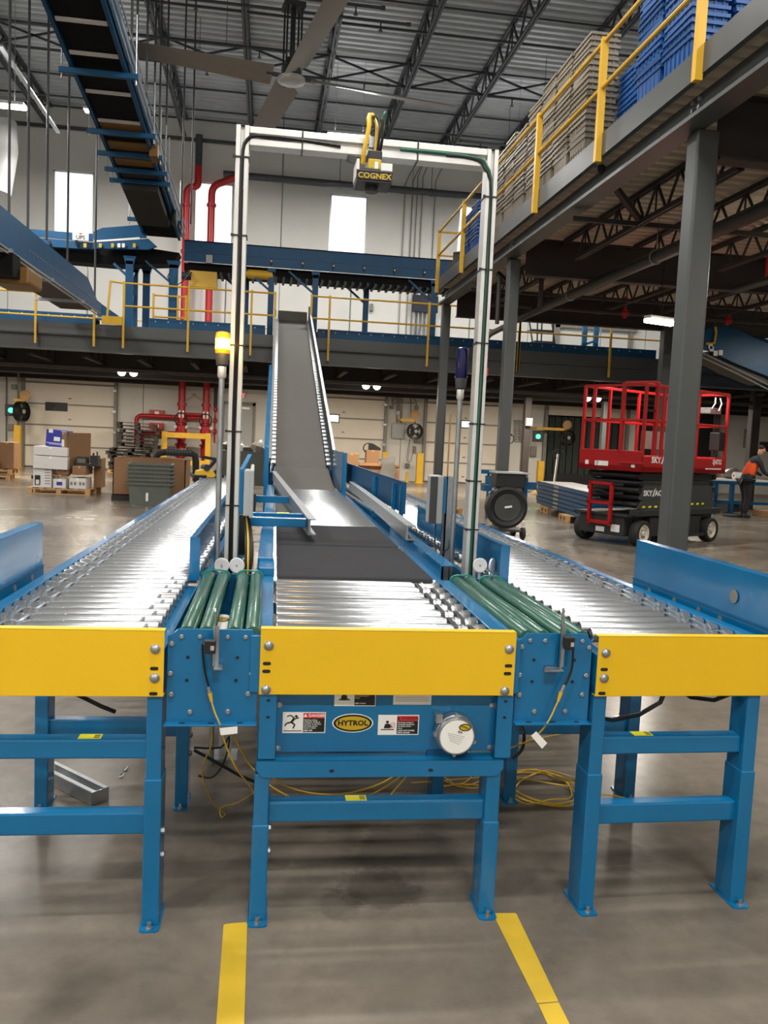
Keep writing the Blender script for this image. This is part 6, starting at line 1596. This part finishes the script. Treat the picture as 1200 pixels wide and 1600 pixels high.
# boxes right of the incline
GYY = 27.0
a_, b_ = at(560,726,Y=GYY), at(623,757,Y=GYY)
t = thing('gaylord_box', 'large brown bulk box with torn top and plastic film right of the incline', 'box', ((a_.x+b_.x)/2,GYY+.5,0))
w_, h_ = (b_.x-a_.x), a_.z
m = MB(); n = m.add([(-w_/2,-.5,0),(w_/2,-.5,0),(w_/2,.5,0),(-w_/2,.5,0),(-w_/2,-.5,h_),(w_/2,-.5,h_-.04),(w_/2,.5,h_),(-w_/2,.5,h_+.03)])
for q in ((3,2,1,0),(0,1,5,4),(1,2,6,5),(2,3,7,6),(3,0,4,7),(4,5,6,7)): m.face([n+i for i in q])
m.build('carton', M['card'], t)
m = MB(); m.obox((-.15,-.5,h_+.02),1.0,.18,.02,rx=.5); m.obox((.45,-.45,h_+.01),.4,.2,.02,rx=.3,rz=.1); m.build('torn_flap', M['card'], t)
m = MB(); rf = random.Random(2); prev = None
n = m.add([(.05+.16*i+rf.uniform(-.05,.05),-.53-.10*rf.random(),.25+.14*j+rf.uniform(-.04,.04)) for j in range(6) for i in range(4)])
for j in range(5):
    for i in range(3): m.face((n+j*4+i,n+j*4+i+1,n+(j+1)*4+i+1,n+(j+1)*4+i), True)
m.build('plastic_film', M['film'], t, recalc=False)
pxbox(539,708,560,735,GYY-.6,.5,'brown box left of the large bulk box right of the incline','card',z0=0)
bx = pxbox(573,703,592,726,GYY+.2,.45,'brown box standing on the bulk box under a black bin','card',z0=h_-.02)
c_ = at(585,703,Y=GYY+.3); t = thing('black_bin', 'black tilted bin with a round handle on the brown box', 'bin', (c_.x,GYY+.42,c_.z-.01), radians(0))
m = MB(); m.prism([(-.18,-.12,0),(.22,-.12,0),(.20,-.12,.08),(-.05,-.12,.22),(-.18,-.12,.22)],(0,.24,0)); m.build('bin_body', M['black'], t, bevel=.01)
m = MB(); m.tube([(-.18+cos(a*pi/8)*.17,0,.06+sin(a*pi/8)*.16) for a in range(3,14)],.022,6); m.build('handle', M['black'], t)
# drum fan on a dolly
t = thing('drum_fan', 'black drum shaped floor fan on a wheeled dolly in front of the middle column', 'fan', (at(793,793,Y=13.45).x,13.7,0))
c_ = at(793,793,Y=13.45)
zc = c_.z
m = MB(); m.lathe((0,-.2,zc),(0,-1,0),[(-.16,.34),(.02,.355),(.04,.345),(.05,.30),(.035,.27),(.02,.10),(.03,.06)],36); m.build('drum', M['black'], t)
m = MB(); m.lathe((0,-.245,zc),(0,-1,0),[(0,.225),(.006,.225),(.0061,.205),(.002,.2)],30); m.build('drum_ring', M['charcoal'], t)
m = MB(); m.bar((-.05,-.245,zc+.0),(.07,-.245,zc+.02),.03,.05,up=(0,1,0)); m.build('label', M['paper'], t)
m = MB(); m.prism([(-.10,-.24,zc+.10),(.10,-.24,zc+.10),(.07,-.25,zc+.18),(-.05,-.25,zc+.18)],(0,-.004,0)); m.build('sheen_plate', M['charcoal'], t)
m = MB(); m.box(-.2,-.2,zc+.32,.30,.2,zc+.56); m.build('motor_housing', M['black'], t, bevel=.02)
m = MB(); m.box(-.22,-.24,zc+.56,.34,.22,zc+.585); m.build('top_tray', M['grey_box'], t)
m = MB(); m.box(-.38,-.1,zc+.25,-.24,.1,zc+.35); m.box(.33,-.05,zc+.30,.55,.1,zc+.42); m.box(.33,-.02,zc+.05,.40,.06,zc+.5); m.build('blue_bracket', M['blue_dark'], t)
m = MB(); m.box(-.32,-.25,.12,.32,.3,.16); m.build('dolly_frame', M['steel_dark'], t)
for x,y in ((-.26,-.2),(.3,-.22),(-.26,.25),(.28,.25)):
    m = MB(); m.lathe((x-.03,y,.10),(1,0,0),[(0,.07),(.0,.10),(.05,.10),(.05,.07)],14); m.build('caster', M['rubber'], t)
pallet(3.75,17.9,0,.2,'wooden pallet half hidden behind the black drum fan',.9,.7)
t = thing('blue_fixture', 'small blue steel fixture beside the middle column', 'fixture', at(762,745,Y=17), world=True)
a_ = at(750,735,Y=17); m = MB(); m.box(a_.x,16.9,a_.z-.06,a_.x+.33,17.1,a_.z+.02); m.box(a_.x+.12,16.9,a_.z-.35,a_.x+.3,17.0,a_.z-.1); m.box(a_.x+.16,16.95,0,a_.x+.2,17.0,a_.z); m.build('bracket', M['blue_dark'], t)
# stacked blue steel panels on pallets
q0, q1 = Vector((at(838,780,Y=20).x,20,0)), Vector((at(917,800,Y=15.8).x,15.8,0))
d_ = (q1-q0).normalized(); ang = atan2(d_.y,d_.x); mid = (q0+q1)/2
pallet(7.02,18.9,0,ang,'wooden pallet under the blue steel panels, the left one',.7,1.0); pallet(6.75,16.9,0,ang,'wooden pallet under the blue steel panels, the right one',.6,1.0)
for k in range(6):
    t = thing('steel_tray', 'blue edged steel tray, %s from the bottom, stacked left of the red lift' % ORD[k], 'tray', (mid.x+.46,mid.y,.142+.092*k), ang+radians(.5*((k%2)-.5)), 'blue steel trays in the flat stack')
    m = MB(); m.box(-2.1,-.45,.0,2.1,-.44,.085); m.box(-2.1,.44,.0,2.1,.45,.085); m.box(-2.1,-.45,.077,2.1,-.38,.085); m.box(-2.1,-.45,0,2.1,-.38,.008); m.build('edge_channel', M['blue_dark'], t)
    m = MB(); m.box(-2.1,-.45,.0,-2.09,.45,.085); m.box(2.09,-.45,0,2.1,.45,.085); m.build('end_channel', M['blue_dark'], t)
    m = MB(); m.box(-2.09,-.38,.06,2.09,.44,.08 if k < 5 else .088); m.build('sheet', M['card_white'] if k == 5 else M['galv'], t)
    m = MB(); m.box(-.5,-.453,.02,-.1,-.4505,.07); m.build('stretch_film', M['galv'], t)
# pallet jack
a_ = at(866,742,Y=24.5); t = thing('pallet_jack', 'pallet jack with its white handle upright near the open dock', 'pallet jack', (a_.x,24.5,0))
ztp = at(868,704,Y=24.5).z
m = MB(); m.bar((0,0,.25),(.08,0,ztp-.1),.05); m.build('handle_bar', M['white'], t)
m = MB(); m.tube([(.08+cos(a*pi/8)*.19,0,ztp-.1+sin(a*pi/8)*.12) for a in range(16)],.02,6,closed=True); m.build('handle_loop', M['black'], t)
m = MB(); m.box(-.15,-.12,.08,.2,.12,.32); m.build('pump_body', M['rail'], t); m = MB(); m.box(-.25,.1,.06,-.1,1.2,.12); m.box(.12,.1,.06,.27,1.2,.12); m.build('fork', M['rail'], t)
m = MB(); m.cyl((-.1,0,.09),(.15,0,.09),.09,12); m.build('steer_wheel', M['rubber'], t)

# ---------------------------------------------------------------- red scissor lift
B = Vector((6.153,12.9,0)); C_ = Vector((7.923,13.95,0)); ax = (C_-B).normalized(); LW = (C_-B).length
lift = thing('scissor_lift', 'red and black scissor lift parked behind the big grey column', 'lift', B, atan2(ax.y,ax.x))
WB_ = 1.17
def wheel(x, y, r, s):
    m = MB(); m.lathe((x,y,r),(0,s,0),[(-.085,r*.72),(-.085,r*.94),(-.06,r),(.06,r),(.085,r*.94),(.085,r*.70)],26,cap=False); wl = m.build('wheel', M['rubber'], lift)
    m = MB(); m.lathe((x,y,r),(0,s,0),[(.05,r*.70),(.075,r*.69),(.078,r*.6),(.05,r*.5),(.045,r*.22),(.07,r*.2),(.09,r*.16),(.09,r*.02)],22); m.build('rim', M['cream'], wl)
    m = MB()
    for k in range(6): m.lathe((x+cos(k*pi/3)*r*.3,y,r+sin(k*pi/3)*r*.3),(0,s,0),[(.045,.018),(.06,.015)],6)
    m.build('wheel_nut', M['galv'], wl, kind='stuff')
for x in (0, LW):
    wheel(x, .06, .215, -1); wheel(x, WB_, .215, 1)
Ln = LW+.38
m = MB(); m.box(-.30,.18,.16,LW+.30,WB_-.1,.50); m.box(.25,.05,.16,LW-.28,.18,.48); m.build('chassis', M['steel_dark'], lift, bevel=.015)
m = MB(); m.box(-.20,.00,.50,LW+.28,.16,.60); m.box(-.34,.1,.48,LW+.3,WB_,.52); m.build('chassis_rail', M['steel_dark'], lift, bevel=.008)
m = MB()
for k in range(3):
    for i in range(4): m.box(LW*.62+.1*i,-.002,.52,LW*.62+.06+.1*i,-.0,.56) if k == 0 else None
m.box(LW*.45,-.004,.12,LW*.9,.045,.17); m.build('pothole_guard', M['steel_dark'], lift)
for k in range(5):
    z0 = .62+.118*k; s = 1 if k % 2 else -1
    m = MB(); x0, x1 = -.15+.07*(k%2), LW+.22-.07*(k%2)
    m.prism([(x0,.10,z0+.055),(x0+.12,.10,z0),(x1-.12,.10,z0),(x1,.10,z0+.055),(x1-.12,.10,z0+.108),(x0+.12,.10,z0+.108)],(0,.05,0)); m.build('scissor_arm', M['steel_dark'], lift, bevel=.004)
    m = MB(); m.prism([(x0,WB_-.15,z0+.055),(x0+.12,WB_-.15,z0),(x1-.12,WB_-.15,z0),(x1,WB_-.15,z0+.055),(x1-.12,WB_-.15,z0+.108),(x0+.12,WB_-.15,z0+.108)],(0,.05,0)); m.build('scissor_arm', M['steel_dark'], lift)
    for xx_ in (x0+.08, x1-.08):
        m = MB(); m.cyl((xx_,.08,z0+.055),(xx_,WB_-.08,z0+.055),.05,12); m.build('cross_tube', M['black'], lift)
m = MB(); m.prism([(-.12,.06,.63),(.0,.06,.60),(LW+.05,.06,.60),(LW+.2,.06,.66),(LW+.05,.06,.76),(.0,.06,.76)],(0,.03,0)); sa_ = m.build('lettered_arm', M['charcoal'], lift)
m = MB()
for i in range(4): m.prism([(.0+.17*i,.058,.635),(.08+.17*i,.058,.635),(.09+.17*i,.058,.665),(.01+.17*i,.058,.665)],(0,-.001,0))
for i in range(3): m.prism([(LW-.62+.17*i,.058,.665),(LW-.54+.17*i,.058,.665),(LW-.53+.17*i,.058,.695),(LW-.61+.17*i,.058,.695)],(0,-.001,0))
m.build('hazard_mark', M['neon'], sa_, kind='stuff')
m = MB(); m.prism([(-.08,.07,.78),(.04,.07,.74),(LW+.0,.07,.74),(LW+.14,.07,.80),(LW+.0,.07,1.0),(.04,.07,1.0)],(0,.02,0)); sb_ = m.build('upper_arm_plate', M['charcoal'], lift)
def sky(par, x, y, z, s_, mat):
    text('lettering', 'SKY', s_, M[mat], par, (x,y,z), align='LEFT', bold=s_*.035, sx=1.15)
    text('lettering', 'ACK', s_, M[mat], par, (x+s_*2.62,y,z), align='LEFT', bold=s_*.035, sx=1.15)
    m = MB(); m.prism([(x+s_*2.02,y,z-.42*s_),(x+s_*2.3,y,z-.42*s_),(x+s_*2.62,y,z+.45*s_),(x+s_*2.75,y,z+.80*s_),(x+s_*2.4,y,z+.42*s_)],(0,-.001,0)); m.prism([(x+s_*2.36,y,z-.1*s_),(x+s_*2.95,y,z+.66*s_),(x+s_*2.5,y,z+.2*s_)],(0,-.0012,0)); m.build('lightning_mark', M[mat], par)
sky(sb_, .02, .066, .87, .125, 'white')
# red platform
dz0, dz1 = 1.22, 1.56
m = MB(); m.box(-.22,-.03,dz0,LW+.28,.0,dz1-.08); m.box(-.22,-.03,dz0,-.19,WB_+.06,dz1); m.box(-.22,WB_+.03,dz0,LW+.28,WB_+.06,dz1-.08); m.box(LW+.25,-.03,dz0,LW+.28,WB_+.06,dz1-.06); m.box(-.22,-.03,dz0,LW+.28,WB_+.06,dz0+.1); m.box(-.25,-.05,dz0+.12,-.2,.38,dz0+.16)
dk = m.build('platform_deck', M['redlift'], lift, bevel=.01)
sky(dk, .03, -.033, 1.42, .135, 'white')
text('lettering', 'SJ4732', .115, M['white'], dk, (LW-.03,-.033,1.42), bold=.003, sx=.95)
m = MB(); m.box(LW-.4,-.034,1.29,LW+.12,-.031,1.31); m.build('white_stripe', M['paper'], dk)
for yv in (.10,.62,.82):
    m = MB(); m.box(-.223,yv,1.29,-.2205,yv+(.24 if yv == .62 else .07),1.37); m.build('end_label', M['paper'], dk)
m = MB(); m.box(-.223,1.02,1.30,-.2205,1.09,1.37); m.build('end_label', M['paper'], dk)
def rr(p, q, w_=.045, name='rail_tube'): m = MB(); m.bar(p,q,w_); return m.build(name, M['redlift'], lift, bevel=.006, seg=1)
zt_ = 2.62
for x,y in ((-.19,.0),(-.19,.42),(-.19,1.0),(-.19,WB_+.03),(.32,.0),(.85,.0),(LW*.66,.0),(LW+.25,.0),(LW+.25,WB_+.03),(.5,WB_+.03),(LW*.66,WB_+.03)):
    rr((x,y,dz0+.1),(x,y,zt_),.05,'rail_post')
for z in (zt_, 2.05):
    rr((-.19,.0,z),(-.19,WB_+.03,z)); rr((-.19,.0,z),(LW+.25,.0,z)); rr((-.19,WB_+.03,z),(LW+.25,WB_+.03,z)); rr((LW+.25,.0,z),(LW+.25,WB_+.03,z))
rr((-.19,.42,1.5),(-.19,.42,2.66),.06,'gate_post'); rr((.12,.0,1.5),(.12,.0,2.68),.06,'gate_post'); rr((-.19,.42,2.66),(.12,0,2.68),.05,'gate_top')
m = MB(); m.box(LW+.05,.0,1.62,LW+.24,.2,1.95); m.build('control_console', M['black'], lift, bevel=.02)
m = MB(); m.box(LW*.55,.9,1.6,LW+.1,.95,1.92); m.build('clear_panel', M['film'], lift)
m = MB(); m.tube([(LW-.1,.05,2.55),(LW-.15,.02,2.45),(LW-.25,.02,2.35)],.012,6); m.tube([(LW+.05,.05,2.55),(LW+.06,.02,2.45),(LW-.02,.02,2.32)],.012,6); m.build('white_strap', M['white'], lift)
m = MB(); m.box(-.1,-.0,2.2,.2,.02,2.24); m.build('strap_bar', M['black'], lift)
m = MB(); m.box(LW-.15,.1,2.28,LW+.2,.35,2.38); m.build('tool_tray', M['galv'], lift)
# ladder at the end
for yv in (.36,.78):
    m = MB(); m.box(-.42,yv,.32,-.37,yv+.05,1.02); m.build('ladder_rail', M['redlift'], lift)
for z in (.34,.66,.98):
    m = MB(); m.box(-.42,.36,z,-.37,.83,z+.05); m.build('ladder_rung', M['redlift'], lift)
m = MB(); m.box(-.305,.25,.22,-.302,.42,.34); m.box(-.305,.55,.2,-.302,.72,.28); m.build('chassis_label', M['paper'], lift)
for z in (.7,.85,1.0):
    m = MB(); m.tube([(-.2,.3,z),(-.28,.5,z-.02),(-.25,.75,z+.03),(-.18,.95,z)],.03,7); m.build('hydraulic_hose', M['black'], lift)

# ---------------------------------------------------------------- work tables and conveyor at the right edge
t = thing('work_table', 'blue framed work table behind the red lift at the right', 'table', (12.0,21.0,0), world=True)
a_, b_ = at(1112,748,Y=20.6), at(1215,752,Y=20.6); zt_ = a_.z
m = MB(); m.box(a_.x,20.6,zt_-.04,b_.x,21.6,zt_); m.build('table_top', M['card_white'], t)
m = MB(); m.box(a_.x,20.58,zt_-.13,b_.x,20.62,zt_-.04); m.build('apron', M['blue_dark'], t)
for px in (1118,1144,1210):
    x = at(px,780,Y=20.6).x; m = MB(); m.box(x-.05,20.6,0,x+.05,20.7,zt_-.04); m.build('leg', M['blue_dark'], t)
m = MB(); m.box(a_.x+.1,20.62,.25,b_.x,20.68,.32); m.build('stretcher', M['blue_dark'], t)
c_ = at(1157,748,Y=20.75); t = thing('paper_roll', 'white paper roll lying on the blue work table', 'roll', (c_.x,20.8,zt_+.10))
m = MB(); m.cyl((-.17,0,0),(.26,0,0),.10,16); m.build('paper', M['paper'], t); m = MB(); m.cyl((-.172,0,0),(-.168,0,0),.035,10); m.build('core', M['redink'], t)
c_ = at(1143,728,Y=21.4); t = thing('plastic_bag', 'grey plastic sheet bundle on the back of the blue work table', 'bag', (c_.x,21.3,zt_))
m = MB(); m.lathe((0,0,0),(.2,0,1),[(0,.3),(.1,.34),(.22,.2),(.3,.04)],9); m.build('sheet', M['film'], t)
m = MB(); m.obox((12.3,20.9,.18),.5,.4,.3,rz=.4); tag(m.build('dark_crate', M['steel_dark']), 'dark crate under the blue work table', 'crate')
c_ = at(1145,807,Z=0); t = thing('foot_disc', 'dark round foot disc on the floor left of the worker', 'disc', (c_.x,c_.y,0))
m = MB(); m.lathe((0,0,0),(0,0,1),[(0,.26),(.04,.26),(.05,.2)],18); m.build('plate', M['rubber'], t)
c_ = at(1195,808,Z=0); carton(c_.x-.1,c_.x+.5,c_.y,c_.y+.4,0,.16,'low brown box on the floor by the worker','card')
t = thing('slide_conveyor', 'blue sided conveyor sloping down at the right edge above the work tables', 'conveyor', at(1150,540,Y=19), world=True)
panel_px([(1090,520),(1110,512),(1128,509),(1150,514),(1200,537),(1260,566),(1420,646),(1420,702),(1260,622),(1200,588),(1150,568),(1107,548),(1090,545)],18.9,.05,'side_guard','blue_dark',t)
panel_px([(1090,514),(1110,506),(1128,503),(1150,508),(1200,531),(1260,560),(1420,640),(1420,690),(1260,600),(1150,560),(1090,540)],19.9,.05,'side_guard','blue_dark',t)
m = MB()
for dy in (0,7):
    m2 = MB(); m2.tube([at(1095,550+dy,Y=18.85),at(1150,576+dy,Y=18.85),at(1260,632+dy,Y=18.85),at(1420,714+dy,Y=18.85)],.018,6); m2.build('guide_tube', M['galv'], t)
panel_px([(1108,549),(1150,569),(1200,590),(1200,600),(1150,580),(1108,558)],19.0,.8,'underpan','blacksteel',t)
for px, py in ((1300,640),(1410,690)):
    a_ = at(px,py,Y=19.4)
    for yy in (18.95,19.85):
        m = MB(); m.box(a_.x-.06,yy,0,a_.x+.06,yy+.1,a_.z+.05); m.build('leg', M['blue_dark'], t)
for px, py in ((1112,530),(1128,520)):
    a_ = at(px,py,Y=19.0)
    for yy in (18.92,19.93):
        m = MB(); m.cyl((a_.x,yy,a_.z),(a_.x,yy,5.1),.02,8); m.build('hanger_rod', M['joist'], t)
for px,py in ((1112,545),(1118,552),(1126,551),(1110,541)):
    a_ = at(px,py,Y=18.88); m = MB(); m.box(a_.x-.05,18.87,a_.z-.06,a_.x+.05,18.885,a_.z+.06); m.build('small_label', M['paper'], t)
m = MB(); a_ = at(1113,528,Y=18.85); m.tube([at(1103,537,Y=18.85),at(1116,536,Y=18.85),at(1119,520,Y=18.85),at(1118,510,Y=18.85)],.03,8); m.build('yellow_tube', M['rail'], t)
for px in (1170,1188):
    x = at(px,520,Y=21).x; m = MB(); m.box(x-.05,20.95,3.9,x+.05,21.05,5.0); tag(m.build('rail_post', M['rail']), 'yellow rail post standing behind the sloping conveyor at the right edge', 'post', 'yellow posts behind the right edge conveyor')
# things on the low platform seen under the high one
t = thing('rolling_ladder', 'dark rolling step ladder standing on the low platform', 'ladder', at(850,540,Y=24), world=True)
for py, x0, x1 in ((494,826,862),(515,831,866),(533,836,868)):
    a_, b_ = at(x0,py,Y=23.8), at(x1,py,Y=23.8); m = MB(); m.box(a_.x,23.8,a_.z-.03,b_.x,24.3,a_.z+.02); m.build('step', M['steel_dark'], t)
for pts in ([(826,494),(838,548)],[(861,494),(873,548)],[(840,497),(840,548)],[(847,497),(846,548)],[(866,497),(864,548)]):
    m = MB(); pp_ = [at(px,py,Y=23.8) for px,py in pts]; pp_[-1].z = 3.925; m.tube(pp_,.022,6); m.build('ladder_tube', M['steel_dark'], t)
t = thing('access_ladder', 'blue ladder like support on the low platform', 'ladder', at(925,530,Y=22), world=True)
for px in (914,932):
    x = at(px,530,Y=22.2); m = MB(); m.box(x.x-.06,22.2,3.92,x.x+.06,22.3,5.6); m.build('upright', M['blue'], t)
xa_, xb_ = at(914,530,Y=22.2).x, at(932,530,Y=22.2).x
for z in (4.35,4.85,5.3):
    m = MB(); m.bar((xa_,22.25,z),(xb_,22.25,z+.12),.06); m.build('rung', M['blue'], t)
t = thing('door_portal', 'grey steel door portal on the back wall above the low platform', 'portal', at(935,520,Y=30.9), world=True)
a_, b_ = at(869,505,Y=30.9), at(994,540,Y=30.9)
m = MB(); m.box(a_.x,30.85,a_.z-.15,b_.x,30.97,a_.z+.05); m.box(a_.x,30.85,4.0,a_.x+.15,30.97,a_.z); m.box(b_.x-.3,30.85,4.0,b_.x-.15,30.97,a_.z-.2); m.build('frame', M['seal'], t)
t = thing('dark_curtain', 'black dock curtain behind the right end of the red lift', 'curtain', at(1105,660,Y=30.8), world=True)
a_, b_ = at(1088,610,Y=30.8), at(1128,610,Y=30.8)
m = MB(); m.box(a_.x-2.2,30.8,0,b_.x-.2,30.9,3.05); m.build('curtain', M['black'], t)
for k in range(3):
    m = MB(); m.box(b_.x-.25+.1*k,30.7,0,b_.x-.2+.1*k,30.85,3.05); m.build('fold', M['seal'], t)
wall_item('control_cabinet','white cabinet behind the rails of the red lift','enclosure',1000,672,1012,705,'white')
wall_item('wall_vent','thin slotted strip on the wall right of the dark curtain','vent',1166,670,1172,700,'seal')
wall_item('control_cabinet','dark equipment box at the right edge above the worker','enclosure',1190,690,1202,706,'steel_dark')
t = thing('dock_bumper', 'black dock equipment mass under the open dock door', 'dock leveler', (12,30.5,0), world=True)
m = MB(); m.box(10.55,30.3,0,13.7,30.9,.28); m.box(10.6,30.4,.28,13.6,30.7,.5); m.build('leveler', M['black'], t)

# ---------------------------------------------------------------- worker
def skin_body(name, nodes, edges, mat, parent, root=0, sub=1):
    me = bpy.data.meshes.new(name); me.from_pydata([n_[0] for n_ in nodes], edges, [])
    o = bpy.data.objects.new(name, me); COL.objects.link(o)
    md = o.modifiers.new('skin', 'SKIN'); md.use_smooth_shade = True
    for i, n_ in enumerate(nodes):
        r = n_[1]; me.skin_vertices[0].data[i].radius = r if isinstance(r, tuple) else (r, r)
    me.skin_vertices[0].data[root].use_root = True
    s2 = o.modifiers.new('sub', 'SUBSURF'); s2.levels = s2.render_levels = sub
    bpy.context.view_layer.update()
    dg = bpy.context.evaluated_depsgraph_get(); me2 = bpy.data.meshes.new_from_object(o.evaluated_get(dg))
    bpy.data.objects.remove(o)
    for p in me2.polygons: p.use_smooth = True
    me2.materials.clear(); me2.materials.append(mat)
    o = bpy.data.objects.new(name, me2); COL.objects.link(o); o.parent = parent; me2.name = name
    return o
f_ = at(1172,811,Z=0)
wk = thing('person', 'person in an orange vest and dark work clothes bending over the work table', 'person', (f_.x+.02,f_.y+.35,0), radians(0))
# one continuous figure: trousers colour body, then clothing and head as children
body = skin_body('body', [((0,0,.95),(.15,.12)),((.05,0,1.12),(.155,.12)),((.13,0,1.30),(.17,.13)),((.20,0,1.44),(.13,.10)),((.26,0,1.53),.055),
    ((-.01,-.10,.90),.11),((.02,-.13,.50),.075),((-.05,-.14,.10),.05),((.10,-.15,.045),.045),
    ((-.01,.10,.90),.11),((.10,.14,.50),.075),((.05,.15,.10),.05),((.20,.16,.045),.045),
    ((.20,-.20,1.42),.07),((.30,-.24,1.17),.055),((.50,-.20,1.05),.04),((.20,.20,1.42),.07),((.34,.24,1.17),.055),((.54,.18,1.06),.04)],
    [(0,1),(1,2),(2,3),(3,4),(0,5),(5,6),(6,7),(7,8),(0,9),(9,10),(10,11),(11,12),(3,13),(13,14),(14,15),(3,16),(16,17),(17,18)], M['navy'], wk)
tro = skin_body('trousers', [((0,0,.98),(.165,.135)),((-.01,-.10,.88),.12),((.02,-.13,.50),.09),((-.05,-.14,.12),.075),((-.01,.10,.88),.12),((.10,.14,.50),.09),((.05,.15,.12),.075)],
    [(0,1),(1,2),(2,3),(0,4),(4,5),(5,6)], M['trousers'], wk)
vest = skin_body('orange_vest', [((.01,0,1.0),(.185,.155)),((.06,0,1.13),(.18,.15)),((.14,0,1.31),(.195,.155)),((.20,0,1.45),(.15,.125))], [(0,1),(1,2),(2,3)], M['vest'], wk)
for s, x in ((-1,-.05),(1,.05)):
    skin_body('boot', [((x,s*.145,.11),.06),((x,s*.145,.05),.055),((x+.16,s*.155,.045),.045)], [(0,1),(1,2)], M['rubber'], wk)
head = skin_body('head', [((.29,0,1.56),.05),((.33,0,1.64),(.08,.07)),((.37,0,1.71),(.09,.08)),((.37,0,1.78),(.075,.07))], [(0,1),(1,2),(2,3)], M['skin'], wk, sub=2)
m = MB(); m.lathe((.455,0,1.675),(1,0,-.4),[(-.02,.018),(.012,.012),(.02,.004)],8); m.build('nose', M['skin'], head)
for s in (-1,1):
    m = MB(); m.lathe((.445,s*.03,1.71),(1,0,-.3),[(-.004,.012),(.003,.009)],8); m.build('eye', M['ink'], head)
    m = MB(); m.lathe((.36,s*.078,1.69),(0,s,0),[(-.005,.028),(.012,.03),(.016,.02)],8); m.build('ear', M['skin'], head)
m = MB(); m.box(.44,-.022,1.638,.452,.022,1.644); m.build('mouth', M['redink'], head)
skin_body('hair', [((.33,0,1.70),(.085,.08)),((.355,0,1.77),(.095,.088)),((.375,0,1.815),(.06,.06))], [(0,1),(1,2)], M['hair'], head, sub=2)
for s, hx_, hy_, hz_ in ((-1,.52,-.20,1.04),(1,.56,.18,1.05)):
    nodes = [((hx_,hy_,hz_),(.03,.02)),((hx_+.07,hy_,hz_-.02),(.038,.017))]; edges = [(0,1)]
    for k in range(4):
        off = (-.03+.02*k); i = len(nodes); ln = (.05,.06,.063,.05)[k]
        nodes += [((hx_+.10,hy_+off,hz_-.03),.011),((hx_+.10+ln*.6,hy_+off*1.15,hz_-.05),.0095),((hx_+.10+ln*.9,hy_+off*1.15,hz_-.085),.008)]
        edges += [(1,i),(i,i+1),(i+1,i+2)]
    i = len(nodes); nodes += [((hx_+.05,hy_-s*.045,hz_-.015),.012),((hx_+.09,hy_-s*.065,hz_-.04),.0095)]; edges += [(0,i),(i,i+1)]
    skin_body('hand', nodes, edges, M['skin'], wk)

bpy.context.view_layer.update()
